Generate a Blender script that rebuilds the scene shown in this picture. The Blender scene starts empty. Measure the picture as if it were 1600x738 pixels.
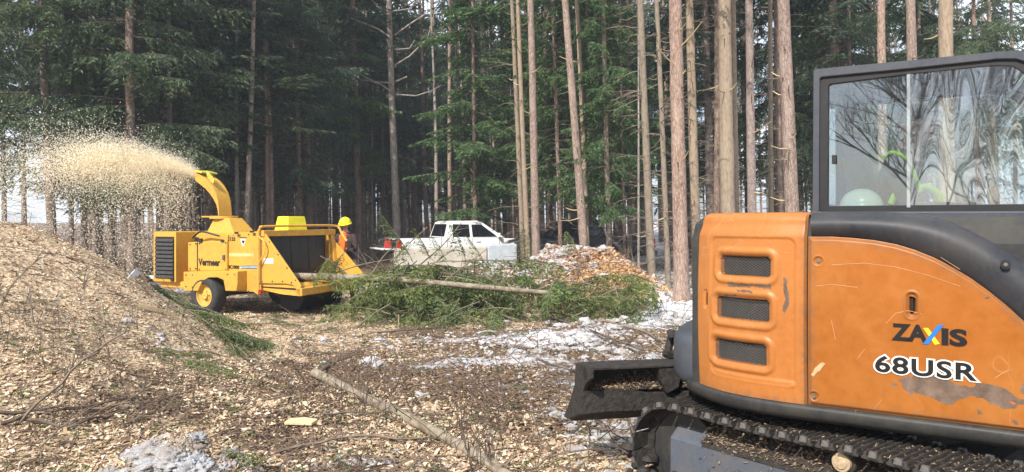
import bpy, math, random
import numpy as np
from mathutils import Vector, Matrix
from math import sin, cos, pi, radians, atan2, sqrt, exp

C = bpy.context.scene.collection
SC = bpy.context.scene
R = np.random.RandomState(7)
rnd = random.Random(11)

# ------------------------------------------------------------------ camera
F = 1160.0; CX = 800.0; HY = 346.0; CH = 1.7       # focal length in photo pixels, principal column, horizon row, eye height
cd = bpy.data.cameras.new("camera"); cam = bpy.data.objects.new("camera", cd); C.objects.link(cam)
cam.location = (0, 0, CH); cam.rotation_euler = (pi / 2, 0, 0)
cd.sensor_width = 36; cd.lens = F / 1600 * 36; cd.shift_y = (HY - 369) / 1600.0
cd.clip_start = 0.05; cd.clip_end = 3000
SC.camera = cam

# ------------------------------------------------------------------ light
SUN = Vector((-0.34, -0.67, 0.66)).normalized()
w = bpy.data.worlds.new("World"); SC.world = w; w.use_nodes = True
nt = w.node_tree; nt.nodes.clear()
N = nt.nodes.new; Lk = nt.links.new
sky = N('ShaderNodeTexSky'); sky.sky_type = 'NISHITA'; sky.sun_disc = False
sky.sun_elevation = math.asin(SUN.z); sky.sun_rotation = atan2(SUN.x, SUN.y)
sky.air_density = 1.0; sky.dust_density = 2.0; sky.ozone_density = 1.0
# thin bright cloud veil over the whole sky
tc = N('ShaderNodeTexCoord'); mp = N('ShaderNodeMapping'); mp.inputs['Scale'].default_value = (1, 1, 2.4)
nz = N('ShaderNodeTexNoise'); nz.inputs['Scale'].default_value = 3.2; nz.inputs['Detail'].default_value = 7; nz.inputs['Roughness'].default_value = .6
rp = N('ShaderNodeValToRGB'); rp.color_ramp.elements[0].position = .34; rp.color_ramp.elements[1].position = .60
mx = N('ShaderNodeMix'); mx.data_type = 'RGBA'; mx.inputs['B'].default_value = (9.5, 10.2, 11.6, 1)
bg = N('ShaderNodeBackground'); bg.inputs['Strength'].default_value = 0.115
wo = N('ShaderNodeOutputWorld')
Lk(tc.outputs['Generated'], mp.inputs['Vector']); Lk(mp.outputs[0], nz.inputs['Vector']); Lk(nz.outputs['Fac'], rp.inputs[0])
Lk(rp.outputs['Color'], mx.inputs['Factor']); Lk(sky.outputs[0], mx.inputs['A']); Lk(mx.outputs['Result'], bg.inputs['Color']); Lk(bg.outputs[0], wo.inputs[0])
sd = bpy.data.lights.new("sun", 'SUN'); sd.energy = 5.0; sd.angle = radians(.53); sd.color = (1, .95, .87)
so = bpy.data.objects.new("sun", sd); C.objects.link(so); so.rotation_euler = (-SUN).to_track_quat('-Z', 'Y').to_euler(); so.location = SUN * 50
SC.view_settings.view_transform = 'Standard'; SC.view_settings.look = 'None'
SC.view_settings.exposure = 0.32; SC.view_settings.gamma = 1
SC.cycles.max_bounces = 8; SC.cycles.transparent_max_bounces = 12; SC.cycles.use_denoising = True
SC.cycles.caustics_reflective = False; SC.cycles.caustics_refractive = False

# ------------------------------------------------------------------ materials
def newmat(name):
    m = bpy.data.materials.new(name); m.use_nodes = True
    t = m.node_tree; b = t.nodes['Principled BSDF']
    return m, t, b
def rgba(c): return (c[0], c[1], c[2], 1)
def ramp(t, stops, fac):
    r = t.nodes.new('ShaderNodeValToRGB'); e = r.color_ramp.elements
    while len(e) < len(stops): e.new(.5)
    for i, (p, c) in enumerate(stops): e[i].position = p; e[i].color = rgba(c)
    t.links.new(fac, r.inputs[0]); return r.outputs[0]
def noise(t, scale, detail=5, rough=.55, vec=None, out='Fac'):
    n = t.nodes.new('ShaderNodeTexNoise'); n.inputs['Scale'].default_value = scale; n.inputs['Detail'].default_value = detail; n.inputs['Roughness'].default_value = rough
    if vec is not None: t.links.new(vec, n.inputs['Vector'])
    return n.outputs[out]
def coords(t, kind='Object', scale=None):
    c = t.nodes.new('ShaderNodeTexCoord').outputs[kind]
    if scale is not None:
        m = t.nodes.new('ShaderNodeMapping'); m.inputs['Scale'].default_value = scale; t.links.new(c, m.inputs['Vector']); c = m.outputs[0]
    return c
def mixc(t, fac, a, b, mode='MIX'):
    m = t.nodes.new('ShaderNodeMix'); m.data_type = 'RGBA'; m.blend_type = mode
    for k, v in (('Factor', fac), ('A', a), ('B', b)):
        if isinstance(v, (int, float)): m.inputs[k].default_value = v
        elif isinstance(v, tuple): m.inputs[k].default_value = rgba(v)
        else: t.links.new(v, m.inputs[k])
    return m.outputs['Result']
def math_(t, op, a, b=0.0):
    m = t.nodes.new('ShaderNodeMath'); m.operation = op
    for k, v in enumerate((a, b)):
        if isinstance(v, (int, float)): m.inputs[k].default_value = v
        else: t.links.new(v, m.inputs[k])
    return m.outputs[0]
def bump(t, b, h, strength=.3, dist=.01):
    n = t.nodes.new('ShaderNodeBump'); n.inputs['Strength'].default_value = strength; n.inputs['Distance'].default_value = dist
    t.links.new(h, n.inputs['Height']); t.links.new(n.outputs[0], b.inputs['Normal'])
def setc(t, b, v, key='Base Color'):
    if isinstance(v, tuple): b.inputs[key].default_value = rgba(v)
    elif isinstance(v, (int, float)): b.inputs[key].default_value = v
    else: t.links.new(v, b.inputs[key])

def paint(name, col, dirt=(.12, .09, .06), amt=.5, rough=.4, scale=3.0, scratch=None, worn=None):
    """painted sheet metal with blotchy dust, fine streaks and scratches"""
    m, t, b = newmat(name); v = coords(t)
    n1 = noise(t, scale, 8, .65, v); n2 = noise(t, scale * 9, 6, .7, v)
    vs = coords(t, 'Object', (9, 9, 1.2)); n3 = noise(t, 2.5, 6, .6, vs)
    f = math_(t, 'MULTIPLY', ramp(t, [(.42, (0, 0, 0)), (.72, (1, 1, 1))], n1), amt)
    c = mixc(t, f, col, dirt)
    c = mixc(t, math_(t, 'MULTIPLY', ramp(t, [(.55, (0, 0, 0)), (.75, (1, 1, 1))], n3), amt * .7), c, dirt)
    light = tuple(min(1, x * 1.18 + .02) for x in col)
    c = mixc(t, ramp(t, [(.35, (.7, .7, .7)), (.7, (0, 0, 0))], n2), c, light) if worn is None else mixc(t, ramp(t, [(.5, (0, 0, 0)), (.66, (.85, .85, .85))], n2), c, worn)
    if scratch:
        vv = t.nodes.new('ShaderNodeTexVoronoi'); vv.feature = 'DISTANCE_TO_EDGE'; vv.inputs['Scale'].default_value = 3.2; vv.inputs['Randomness'].default_value = 1
        t.links.new(mixv(t, v, noise(t, 2.0, 3, .6, v, 'Color'), .35), vv.inputs['Vector'])
        sm = ramp(t, [(.0, (1, 1, 1)), (.006, (0, 0, 0))], vv.outputs['Distance'])
        sm = math_(t, 'MULTIPLY', sm, ramp(t, [(.52, (0, 0, 0)), (.6, (1, 1, 1))], noise(t, 1.7, 2, .5, v)))
        c = mixc(t, math_(t, 'MULTIPLY', sm, .22), c, scratch)
    setc(t, b, c)
    rr = t.nodes.new('ShaderNodeMapRange'); rr.inputs['To Min'].default_value = rough - .1; rr.inputs['To Max'].default_value = rough + .25
    t.links.new(n1, rr.inputs[0]); t.links.new(rr.outputs[0], b.inputs['Roughness'])
    bump(t, b, n2, .12, .004); b.inputs['Specular IOR Level'].default_value = .32
    return m
def mixv(t, a, b, f):
    m = t.nodes.new('ShaderNodeMix'); m.data_type = 'RGBA'; m.blend_type = 'ADD'; m.inputs['Factor'].default_value = f
    t.links.new(a, m.inputs['A']); t.links.new(b, m.inputs['B']); return m.outputs['Result']
def plain(name, col, rough=.6, metal=0, scale=12, var=.35, bmp=.15, bd=.005):
    m, t, b = newmat(name); v = coords(t); n = noise(t, scale, 6, .6, v)
    lo = tuple(x * (1 - var) for x in col); hi = tuple(min(1, x * (1 + var)) for x in col)
    setc(t, b, ramp(t, [(.3, lo), (.7, hi)], n)); b.inputs['Roughness'].default_value = rough; b.inputs['Metallic'].default_value = metal
    if bmp: bump(t, b, n, bmp, bd)
    return m

def bark(name, base, dark, patch, ridges=14, lichen=None, vk=.75, bs=.8):
    m, t, b = newmat(name)
    v = coords(t, 'Object', (ridges, ridges, ridges * .28))
    n = noise(t, 1.6, 7, .68, v)
    vo = t.nodes.new('ShaderNodeTexVoronoi'); vo.inputs['Scale'].default_value = 1.7; vo.feature = 'DISTANCE_TO_EDGE'
    t.links.new(mixv(t, v, noise(t, 2, 4, .6, v, 'Color'), .8), vo.inputs['Vector'])
    n2 = noise(t, .9, 4, .6, coords(t, 'Object', (3, 3, .8)))
    oi = t.nodes.new('ShaderNodeObjectInfo').outputs['Random']
    c = ramp(t, [(.25, dark), (.5, base), (.78, patch)], n)
    c = mixc(t, ramp(t, [(0, (vk, vk, vk)), (.16, (0, 0, 0))], vo.outputs['Distance']), c, dark)
    c = mixc(t, math_(t, 'MULTIPLY', ramp(t, [(.5, (0, 0, 0)), (.7, (1, 1, 1))], n2), .5), c, lichen or patch)
    c = mixc(t, 1.0, c, ramp(t, [(0, (.72, .74, .78)), (.5, (1, .97, .94)), (1, (1.0, .9, .84))], oi), 'MULTIPLY')
    setc(t, b, c); b.inputs['Roughness'].default_value = .9
    bump(t, b, math_(t, 'ADD', n, math_(t, 'MULTIPLY', vo.outputs['Distance'], vk * 1.3)), bs, .015)
    return m
M_LOG = bark('bare_log_bark', (.37, .30, .20), (.17, .12, .08), (.50, .43, .31), 5)
for _n in M_LOG.node_tree.nodes:
    if _n.type == 'MAPPING': _n.inputs['Scale'].default_value = (5, 5, 5)
    if _n.type == 'BUMP': _n.inputs['Strength'].default_value = .35
def foliage(name, lo, mid, hi, trans=.25):
    m, t, b = newmat(name)
    v = coords(t); n = noise(t, 1.3, 3, .6, v)
    ri = t.nodes.new('ShaderNodeNewGeometry').outputs['Random Per Island']
    oi = t.nodes.new('ShaderNodeObjectInfo').outputs['Random']
    f = math_(t, 'ADD', math_(t, 'MULTIPLY', n, .6), math_(t, 'MULTIPLY', ri, .45))
    c = ramp(t, [(.3, lo), (.55, mid), (.85, hi)], f)
    c = mixc(t, 1.0, c, ramp(t, [(0, (.75, .85, .95)), (1, (1.1, 1.05, .8))], oi), 'MULTIPLY')
    setc(t, b, c); b.inputs['Roughness'].default_value = .55
    tr = t.nodes.new('ShaderNodeBsdfTranslucent'); t.links.new(c, tr.inputs[0])
    ms = t.nodes.new('ShaderNodeMixShader'); ms.inputs[0].default_value = trans
    t.links.new(b.outputs[0], ms.inputs[1]); t.links.new(tr.outputs[0], ms.inputs[2])
    t.links.new(ms.outputs[0], t.nodes['Material Output'].inputs[0])
    return m
def islands(name, stops, rough=.8, clean=False):
    m, t, b = newmat(name)
    ri = t.nodes.new('ShaderNodeNewGeometry').outputs['Random Per Island']
    n = noise(t, 60, 3, .6, coords(t))
    c = ramp(t, stops, ri)
    if not clean: c = mixc(t, ramp(t, [(.4, (.35, .35, .35)), (.65, (0, 0, 0))], n), c, tuple(x * .55 for x in stops[0][1]))
    setc(t, b, c); b.inputs['Roughness'].default_value = rough
    return m

M = {}
M['orange'] = paint('orange_paint', (.32, .096, .005), (.16, .07, .02), .24, .38, 2.2, scratch=(.75, .50, .28))
M['orange2'] = paint('faded_orange_paint', (.40, .135, .024), (.25, .13, .05), .30, .42, 3.0, scratch=(.75, .55, .38))
M['scuff'] = paint('scraped_primer', (.13, .085, .06), (.22, .13, .07), .8, .8, 9)
M['scuff_red'] = plain('bare_red_primer', (.75, .16, .04), .7)
M['dgrey'] = paint('dark_grey_plastic', (.020, .023, .030), (.12, .10, .08), .5, .42, 4, scratch=(.2, .19, .17))
M['cabgrey'] = paint('cab_grey_paint', (.048, .055, .070), (.14, .13, .12), .4, .38, 4)
M['skirt'] = paint('worn_black_paint', (.022, .022, .023), (.10, .09, .06), .7, .45, 5, scratch=(.25, .23, .16))
M['black'] = plain('matt_black', (.012, .012, .013), .6)
M['gasket'] = plain('rubber_gasket', (.006, .006, .006), .7, bmp=0)
M['mud'] = plain('muddy_steel', (.030, .025, .021), .75, 0, 25, .6, .8, .02)
M['steel'] = plain('rubbed_steel', (.16, .15, .14), .45, .5, 30, .6, .3)
M['plate'] = paint('blue_grey_track_frame', (.075, .088, .112), (.17, .12, .07), .8, .5, 6, scratch=(.3, .27, .22))
M['tan'] = plain('dusty_cap', (.42, .32, .20), .8, 0, 40)
M['wire'] = plain('grille_wire', (.10, .095, .09), .6, .2, 30, .2, 0)
M['dark_in'] = plain('dark_interior', (.004, .004, .004), .9, bmp=0)
M['seat'] = plain('seat_fabric', (.02, .021, .024), .85, 0, 60)
M['trimgrey'] = plain('cab_liner', (.16, .17, .18), .7)
M['yellow'] = paint('yellow_machine_paint', (.56, .315, .040), (.24, .15, .06), .55, .42, 1.8, scratch=(.55, .4, .2))
M['yellow_worn'] = paint('scraped_yellow_paint', (.70, .36, .04), (.20, .14, .07), .8, .5, 3.5)
M['fluo'] = plain('fluorescent_yellow', (.88, .84, .02), .45, 0, 5, .08, 0)
M['louver'] = paint('black_louver', (.03, .03, .033), (.12, .10, .07), .6, .5, 8)
M['curtain'] = plain('black_rubber_curtain', (.014, .014, .016), .55, 0, 5, .5, .3)
M['tyre'] = plain('tyre_rubber', (.035, .034, .033), .85, 0, 20, .5, .3)
M['rim'] = paint('yellow_rim', (.62, .38, .07), (.15, .1, .05), .7, .5, 10)
M['decal_blue'] = plain('blue_stripe', (.02, .12, .24), .5, bmp=0)
M['decal_black'] = plain('black_decal', (.008, .008, .008), .35, bmp=0, var=.2)
M['decal_white'] = plain('white_decal', (.78, .78, .76), .4, bmp=0, var=.1)
M['logo_blue'] = plain('logo_blue', (.02, .18, .62), .35, bmp=0, var=.1)
M['logo_yellow'] = plain('logo_yellow', (.9, .66, .02), .35, bmp=0, var=.1)
M['red_lens'] = plain('red_lens', (.55, .02, .015), .25, bmp=0, var=.2)
M['white_paint'] = paint('white_car_paint', (.78, .79, .80), (.50, .44, .36), .25, .25, 1.5)
M['black_paint'] = paint('black_car_paint', (.012, .013, .017), (.06, .06, .06), .3, .2, 2)
M['carglass'] = plain('tinted_car_glass', (.008, .010, .012), .06, bmp=0)
M['concrete'] = plain('pale_concrete', (.50, .46, .38), .9, 0, 4, .18, .3, .01)
M['concrete2'] = plain('blue_grey_concrete', (.50, .54, .58), .9, 0, 4, .15, .3, .01)
M['red_plastic'] = plain('red_plastic', (.55, .02, .02), .3, bmp=0)
M['skin'] = plain('skin', (.52, .28, .19), .5, bmp=0, var=.1)
M['brown_cloth'] = plain('dark_brown_canvas', (.040, .026, .022), .9, 0, 20)
M['orange_cloth'] = plain('orange_shirt', (.85, .16, .02), .8, bmp=0, var=.15)
M['dark_cloth'] = plain('dark_trousers', (.022, .020, .022), .9)
M['lime'] = plain('lime_hi_vis', (.50, .85, .05), .6, bmp=0, var=.1)
M['grey_cloth'] = plain('grey_jacket', (.07, .075, .08), .9)
M['pale_hat'] = plain('pale_mint_hardhat', (.66, .80, .72), .3, bmp=0, var=.05)
M['tarp'] = plain('pale_tarp', (.62, .66, .72), .6, 0, 3, .2)
M['bark_pink'] = bark('scaly_pinkish_bark', (.37, .275, .225), (.13, .085, .065), (.56, .46, .38), 16)
M['bark_grey'] = bark('grey_purple_bark', (.33, .265, .235), (.12, .09, .08), (.44, .37, .33), 18)
M['bark_tan'] = bark('smooth_tan_bark', (.31, .245, .18), (.14, .10, .07), (.42, .35, .25), 16, (.40, .36, .24), .12, .5)
M['bark_dark'] = bark('brown_spruce_bark', (.27, .205, .165), (.11, .08, .065), (.40, .32, .26), 10)
M['bark_pale'] = bark('pale_grey_bark', (.42, .37, .32), (.18, .15, .125), (.58, .53, .47), 10)
M['twig'] = plain('dead_twig_grey', (.20, .155, .115), .9, 0, 8, .4, 0)
M['twig_dark'] = plain('dead_twig_dark', (.12, .088, .066), .9, 0, 8, .4, 0)
M['wood_cut'] = plain('fresh_broken_wood', (.66, .50, .28), .8, 0, 30, .25, .2)
M['needle_dark'] = foliage('dark_spruce_needles', (.040, .066, .040), (.078, .118, .060), (.14, .20, .085), .35)
M['needle_mid'] = foliage('green_spruce_needles', (.050, .095, .032), (.11, .185, .058), (.21, .31, .10), .4)
M['needle_bough'] = foliage('cut_spruce_needles', (.060, .092, .030), (.145, .195, .058), (.31, .34, .13), .35)
def glowless(name, stops):
    m = islands(name, stops, .8, True); t = m.node_tree; b = t.nodes['Principled BSDF']; c = b.inputs['Base Color'].links[0].from_socket
    tr = t.nodes.new('ShaderNodeBsdfTranslucent'); t.links.new(c, tr.inputs[0]); ms = t.nodes.new('ShaderNodeMixShader'); ms.inputs[0].default_value = .5
    t.links.new(b.outputs[0], ms.inputs[1]); t.links.new(tr.outputs[0], ms.inputs[2]); t.links.new(ms.outputs[0], t.nodes['Material Output'].inputs[0]); return m
M['chip'] = islands('wood_chips', [(0, (.22, .13, .075)), (.25, (.50, .34, .20)), (.6, (.72, .55, .36)), (1, (.90, .79, .60))])
M['chip_pale'] = glowless('fresh_pale_chips', [(0, (.90, .80, .62)), (.4, (.97, .91, .76)), (1, (.99, .96, .86))])
M['chip_dull'] = islands('dusty_chips', [(0, (.05, .034, .022)), (.4, (.16, .11, .07)), (.75, (.30, .21, .13)), (1, (.50, .38, .24))])
M['litter'] = islands('bark_litter', [(0, (.035, .022, .014)), (.5, (.12, .075, .045)), (1, (.30, .19, .11))])
M['snowlump'] = (lambda: None)()
def _snow():
    m, t, b = newmat('dirty_snow'); v = coords(t); n = noise(t, 16, 8, .8, v); n2 = noise(t, 3.5, 6, .7, v)
    c = mixc(t, ramp(t, [(.42, (0, 0, 0)), (.62, (1, 1, 1))], n2), (.66, .67, .70), (.40, .32, .25)); c = mixc(t, ramp(t, [(.62, (0, 0, 0)), (.66, (1, 1, 1))], n), c, (.22, .14, .09)); setc(t, b, c); b.inputs['Roughness'].default_value = .8
    bump(t, b, n, 1.0, .04); return m
M['snowlump'] = _snow()

# ------------------------------------------------------------------ object helpers
ORG = {}
class MB:
    def __init__(s): s.v = []; s.f = []; s.m = []
    def add(s, vs, fs, m=0):
        o = len(s.v); s.v += [tuple(x) for x in vs]; s.f += [tuple(i + o for i in f) for f in fs]; s.m += [m] * len(fs); return s
    def hexa(s, p, m=0):   # p: 4 bottom (ccw) then 4 top
        return s.add(p, [(3, 2, 1, 0), (4, 5, 6, 7), (0, 1, 5, 4), (1, 2, 6, 5), (2, 3, 7, 6), (3, 0, 4, 7)], m)
    def prism(s, poly, off, m=0):
        n = len(poly); off = Vector(off); a = [Vector(p) for p in poly]; b = [p + off for p in a]
        return s.add(a + b, [tuple(range(n))[::-1], tuple(range(n, 2 * n))] + [(i, (i + 1) % n, n + (i + 1) % n, n + i) for i in range(n)], m)
    def loft(s, loops, cap=True, closed=True, m=0):
        n = len(loops[0]); vs = [p for l in loops for p in l]; fs = []
        for k in range(len(loops) - 1):
            for i in range(n if closed else n - 1):
                j = (i + 1) % n; fs.append((k * n + i, k * n + j, (k + 1) * n + j, (k + 1) * n + i))
        if cap: fs += [tuple(range(n))[::-1], tuple((len(loops) - 1) * n + i for i in range(n))]
        return s.add(vs, fs, m)
    def tube(s, pts, rad, n=8, m=0, cap=True):
        pts = [Vector(p) for p in pts]; loops = []
        if not isinstance(rad, (list, tuple)): rad = [rad] * len(pts)
        up = None
        for i, p in enumerate(pts):
            d = (pts[min(i + 1, len(pts) - 1)] - pts[max(i - 1, 0)]).normalized()
            if up is None: up = Vector((0, 0, 1)) if abs(d.z) < .9 else Vector((0, 1, 0))
            x = d.cross(up).normalized(); y = x.cross(d).normalized(); up = y
            loops.append([p + (x * cos(2 * pi * k / n) + y * sin(2 * pi * k / n)) * rad[i] for k in range(n)])
        return s.loft(loops, cap, True, m)
    def cyl(s, a, b, r, n=16, m=0, r2=None): return s.tube([a, b], [r, r if r2 is None else r2], n, m)
    def build(s, name, mats, parent=None, smooth=False, bevel=0, origin=None, kind=None, ang=35):
        me = bpy.data.meshes.new(name)
        if origin is None: origin = ORG[parent.name] if parent else Vector((0, 0, 0))
        origin = Vector(origin)
        me.from_pydata([(x - origin.x, y - origin.y, z - origin.z) for x, y, z in s.v], [], s.f)
        for mm in (mats if isinstance(mats, (list, tuple)) else [mats]): me.materials.append(mm)
        if isinstance(mats, (list, tuple)): me.polygons.foreach_set('material_index', s.m)
        me.update()
        o = bpy.data.objects.new(name, me); C.objects.link(o)
        if smooth or bevel:
            me.polygons.foreach_set('use_smooth', [True] * len(me.polygons)); me.set_sharp_from_angle(angle=radians(ang))
        if bevel:
            b = o.modifiers.new('b', 'BEVEL'); b.width = bevel; b.segments = 2; b.limit_method = 'ANGLE'; b.angle_limit = radians(40); b.harden_normals = True
        if parent: o.parent = parent; ORG[o.name] = ORG[parent.name]
        else: o.location = origin; ORG[o.name] = origin
        if kind: o['kind'] = kind
        return o
def npmesh(name, verts, faces, mats, idx=None, smooth=False):
    """fast mesh: verts (n,3), faces (k,3|4)"""
    me = bpy.data.meshes.new(name); nv = len(verts); k, c = faces.shape
    me.vertices.add(nv); me.vertices.foreach_set('co', np.ascontiguousarray(verts, dtype=np.float32).ravel())
    me.loops.add(k * c); me.loops.foreach_set('vertex_index', np.ascontiguousarray(faces, dtype=np.int32).ravel())
    me.polygons.add(k); me.polygons.foreach_set('loop_start', np.arange(0, k * c, c, dtype=np.int32)); me.polygons.foreach_set('loop_total', np.full(k, c, dtype=np.int32))
    for m in mats: me.materials.append(m)
    if idx is not None: me.polygons.foreach_set('material_index', idx.astype(np.int32))
    me.polygons.foreach_set('use_smooth', np.full(k, smooth))
    me.update(calc_edges=True); return me
def empty(name, loc, label, cat, group=None, rz=0):
    o = bpy.data.objects.new(name, None); C.objects.link(o); o.location = loc; o.rotation_euler = (0, 0, rz); o.empty_display_size = .2
    o['label'] = label; o['category'] = cat
    if group: o['group'] = group
    ORG[o.name] = Vector(loc); return o
def tag(o, label, cat, group=None, kind=None):
    o['label'] = label; o['category'] = cat
    if group: o['group'] = group
    if kind: o['kind'] = kind
    return o
def copy_tree(o, parent=None):
    c = o.copy(); C.objects.link(c); c.parent = parent
    for ch in o.children: copy_tree(ch, c)
    return c
def text_mesh(txt, size, offset=0, extrude=.001, shear=0, space=1.0):
    cu = bpy.data.curves.new('t', 'FONT'); cu.body = txt; cu.size = size; cu.offset = offset; cu.extrude = extrude; cu.shear = shear; cu.space_character = space
    cu.align_x = 'CENTER'; cu.align_y = 'CENTER'; cu.resolution_u = 4
    o = bpy.data.objects.new('t', cu); C.objects.link(o); dg = bpy.context.evaluated_depsgraph_get()
    me = bpy.data.meshes.new_from_object(o.evaluated_get(dg)); bpy.data.objects.remove(o); bpy.data.curves.remove(cu)
    return me
def place_text(name, txt, size, P, X, Y, parent, mat, offset=0, sx=1.0, shear=0, lift=.002, space=1.0):
    """lettering lying on the surface at P with reading direction X and up Y"""
    me = text_mesh(txt, size, offset, .0008, shear, space); X = Vector(X).normalized(); Y = Vector(Y).normalized(); Z = X.cross(Y)
    P = Vector(P) + Z * lift - ORG[parent.name]
    for v in me.vertices: v.co = P + X * v.co.x * sx + Y * v.co.y + Z * v.co.z
    me.materials.clear(); me.materials.append(mat); o = bpy.data.objects.new(name, me); C.objects.link(o); o.parent = parent; ORG[o.name] = ORG[parent.name]
    return o

# ------------------------------------------------------------------ terrain
def fbm(x, y, s, seed=0, o=4):
    r = np.random.RandomState(seed); h = 0; a = 1; tot = 0
    for k in range(o):
        for j in range(3):
            th = r.rand() * 6.28; ph = r.rand() * 6.28; f = s * (2 ** k) * (.8 + .4 * r.rand())
            h = h + a * np.sin((x * cos(th) + y * sin(th)) * f + ph + 1.3 * np.sin((x * sin(th) - y * cos(th)) * f * .7 + ph * 2)); tot += a
        a *= .55
    return h / tot * 1.6
def bumpf(x, y, cx, cy, rx, ry, h, p=2.0):
    d = np.sqrt(((x - cx) / rx) ** 2 + ((y - cy) / ry) ** 2)
    return h * np.clip(1 - d, 0, 1) ** p * (1 + p * np.clip(d, 0, 1)) if p != 1 else h * np.clip(1 - d, 0, 1)
def cone(x, y, cx, cy, rx, ry, h, k=.18):
    d = np.sqrt(((x - cx) / rx) ** 2 + ((y - cy) / ry) ** 2 + k * k) - k
    s = np.clip(1 - d, 0, None); return h * np.where(s > .0, s * s / (s + .12), 0) * 1.12
def H(x, y):
    x = np.asarray(x, float); y = np.asarray(y, float)
    near = np.exp(-(np.hypot(x, y) / 26.0) ** 2)
    h = .055 * fbm(x, y, 1.1, 1, 5) * (.35 + .65 * near)
    h = h + (.028 * fbm(x, y, 6.0, 2, 3) + .048 * np.abs(fbm(x, y, 3.1, 4, 4))) * near
    h = h + cone(x, y, -6.35, 9.0, 2.4, 2.5, 1.70, .3) + bumpf(x, y, -4.6, 6.6, 2.3, 1.9, .42) + bumpf(x, y, -8.0, 6.6, 4.2, 2.6, .5)
    h = h + bumpf(x, y, -2.15, 4.75, .62, .60, .22) + bumpf(x, y, -3.2, 8.0, 1.5, 1.2, .16)
    h = h + cone(x, y, 1.15, 18.6, 1.8, 1.8, .70, .4) * (1 + .45 * fbm(x, y, 2.2, 31, 4)) + cone(x, y, 2.15, 17.3, 1.45, 1.8, .74, .3) * (1 + .30 * fbm(x, y, 2.0, 32, 4)) + cone(x, y, -1.0, 19.3, 1.0, 1.0, .55, .3)
    h = h + bumpf(x, y, 1.3, 10.8, 1.8, 1.0, .16) + bumpf(x, y, -.4, 10.2, 2.5, .8, .06)
    # levelled beneath the chipper wheels and the excavator
    def flat(h, cx, cy, r, z=0.0):
        d = np.hypot(x - cx, y - cy); k = np.clip((d - r) / 1.0, 0, 1); return z * (1 - k) + h * k
    h = flat(h, -5.3, 14.2, .9); h = flat(h, 2.2, 4.2, 1.5, .02); h = flat(h, -3.5, 15.4, .4)
    r = np.hypot(x, y)
    h = h + .6 * np.clip((r - 60) / 200, 0, 1) * fbm(x, y, .03, 9, 3)
    return h
def Hs(x, y): return float(H(x, y))
def ground_masks(x, y):
    n1 = fbm(x, y, 1.7, 21, 5); n2 = fbm(x, y, 4.5, 22, 4); n3 = fbm(x, y, .6, 23, 3)
    q = x / np.maximum(y, .5)                    # bearing
    # undisturbed snow under the trees on the right
    sn = np.clip((q - .145) * 16, 0, 1) * np.clip((y - 10.5) / 2.0, 0, 1)
    sn = np.maximum(sn, .55 * np.clip((y - 24) / 4, 0, 1) * np.clip(.35 + n1, 0, 1))
    sn = np.maximum(sn, np.clip((q + .05) * 6, 0, 1) * np.clip((y - 22) / 3, 0, 1) * .9)
    # churned dirty snow in the clearing
    churn = np.exp(-((x - 0.7) / 2.6) ** 2 - ((y - 9.4) / 2.0) ** 2) * 1.02
    churn = np.maximum(churn, np.exp(-((x - 2.2) / 1.6) ** 2 - ((y - 11.8) / 1.6) ** 2) * .95)
    churn = np.maximum(churn, np.exp(-((x - .9) / .55) ** 2 - ((y - 5.7) / 1.0) ** 2) * 1.0)
    churn = np.maximum(churn, np.exp(-((x + 2.0) / .50) ** 2 - ((y - 4.85) / .45) ** 2) * .85)
    churn = np.maximum(churn, np.exp(-((x + .9) / .8) ** 2 - ((y - 5.1) / .4) ** 2) * .62)
    churn = np.maximum(churn, np.exp(-((x - .5) / 1.2) ** 2 - ((y - 18.4) / 1.2) ** 2) * .75)
    snow = np.clip(sn + np.clip(churn * 1.10 - .38 + .60 * n1 + .55 * n2, 0, 1) - .12 * (n2 > .55), 0, 1)
    brown = np.clip(.55 * n1 * n1 + .35 * n3 + np.exp(-((x - .6) / 2.9) ** 2 - ((y - 7.4) / 2.1) ** 2) * 1.15 + np.exp(-((x - 1.0) / 3) ** 2 - ((y - 10.2) / 1.7) ** 2) * .5 + np.clip((y - 17) / 5, 0, 1) + .25 * n1
                    - np.exp(-((x + 6.5) / 3.2) ** 2 - ((y - 8.5) / 3.2) ** 2) * .8, 0, 1)
    green = np.clip(np.exp(-((x + 4.2) / 2.8) ** 2 - ((y - 13.5) / 3.0) ** 2) * .9 + .3 * n2 - .15, 0, 1)
    return snow, brown, green

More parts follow.
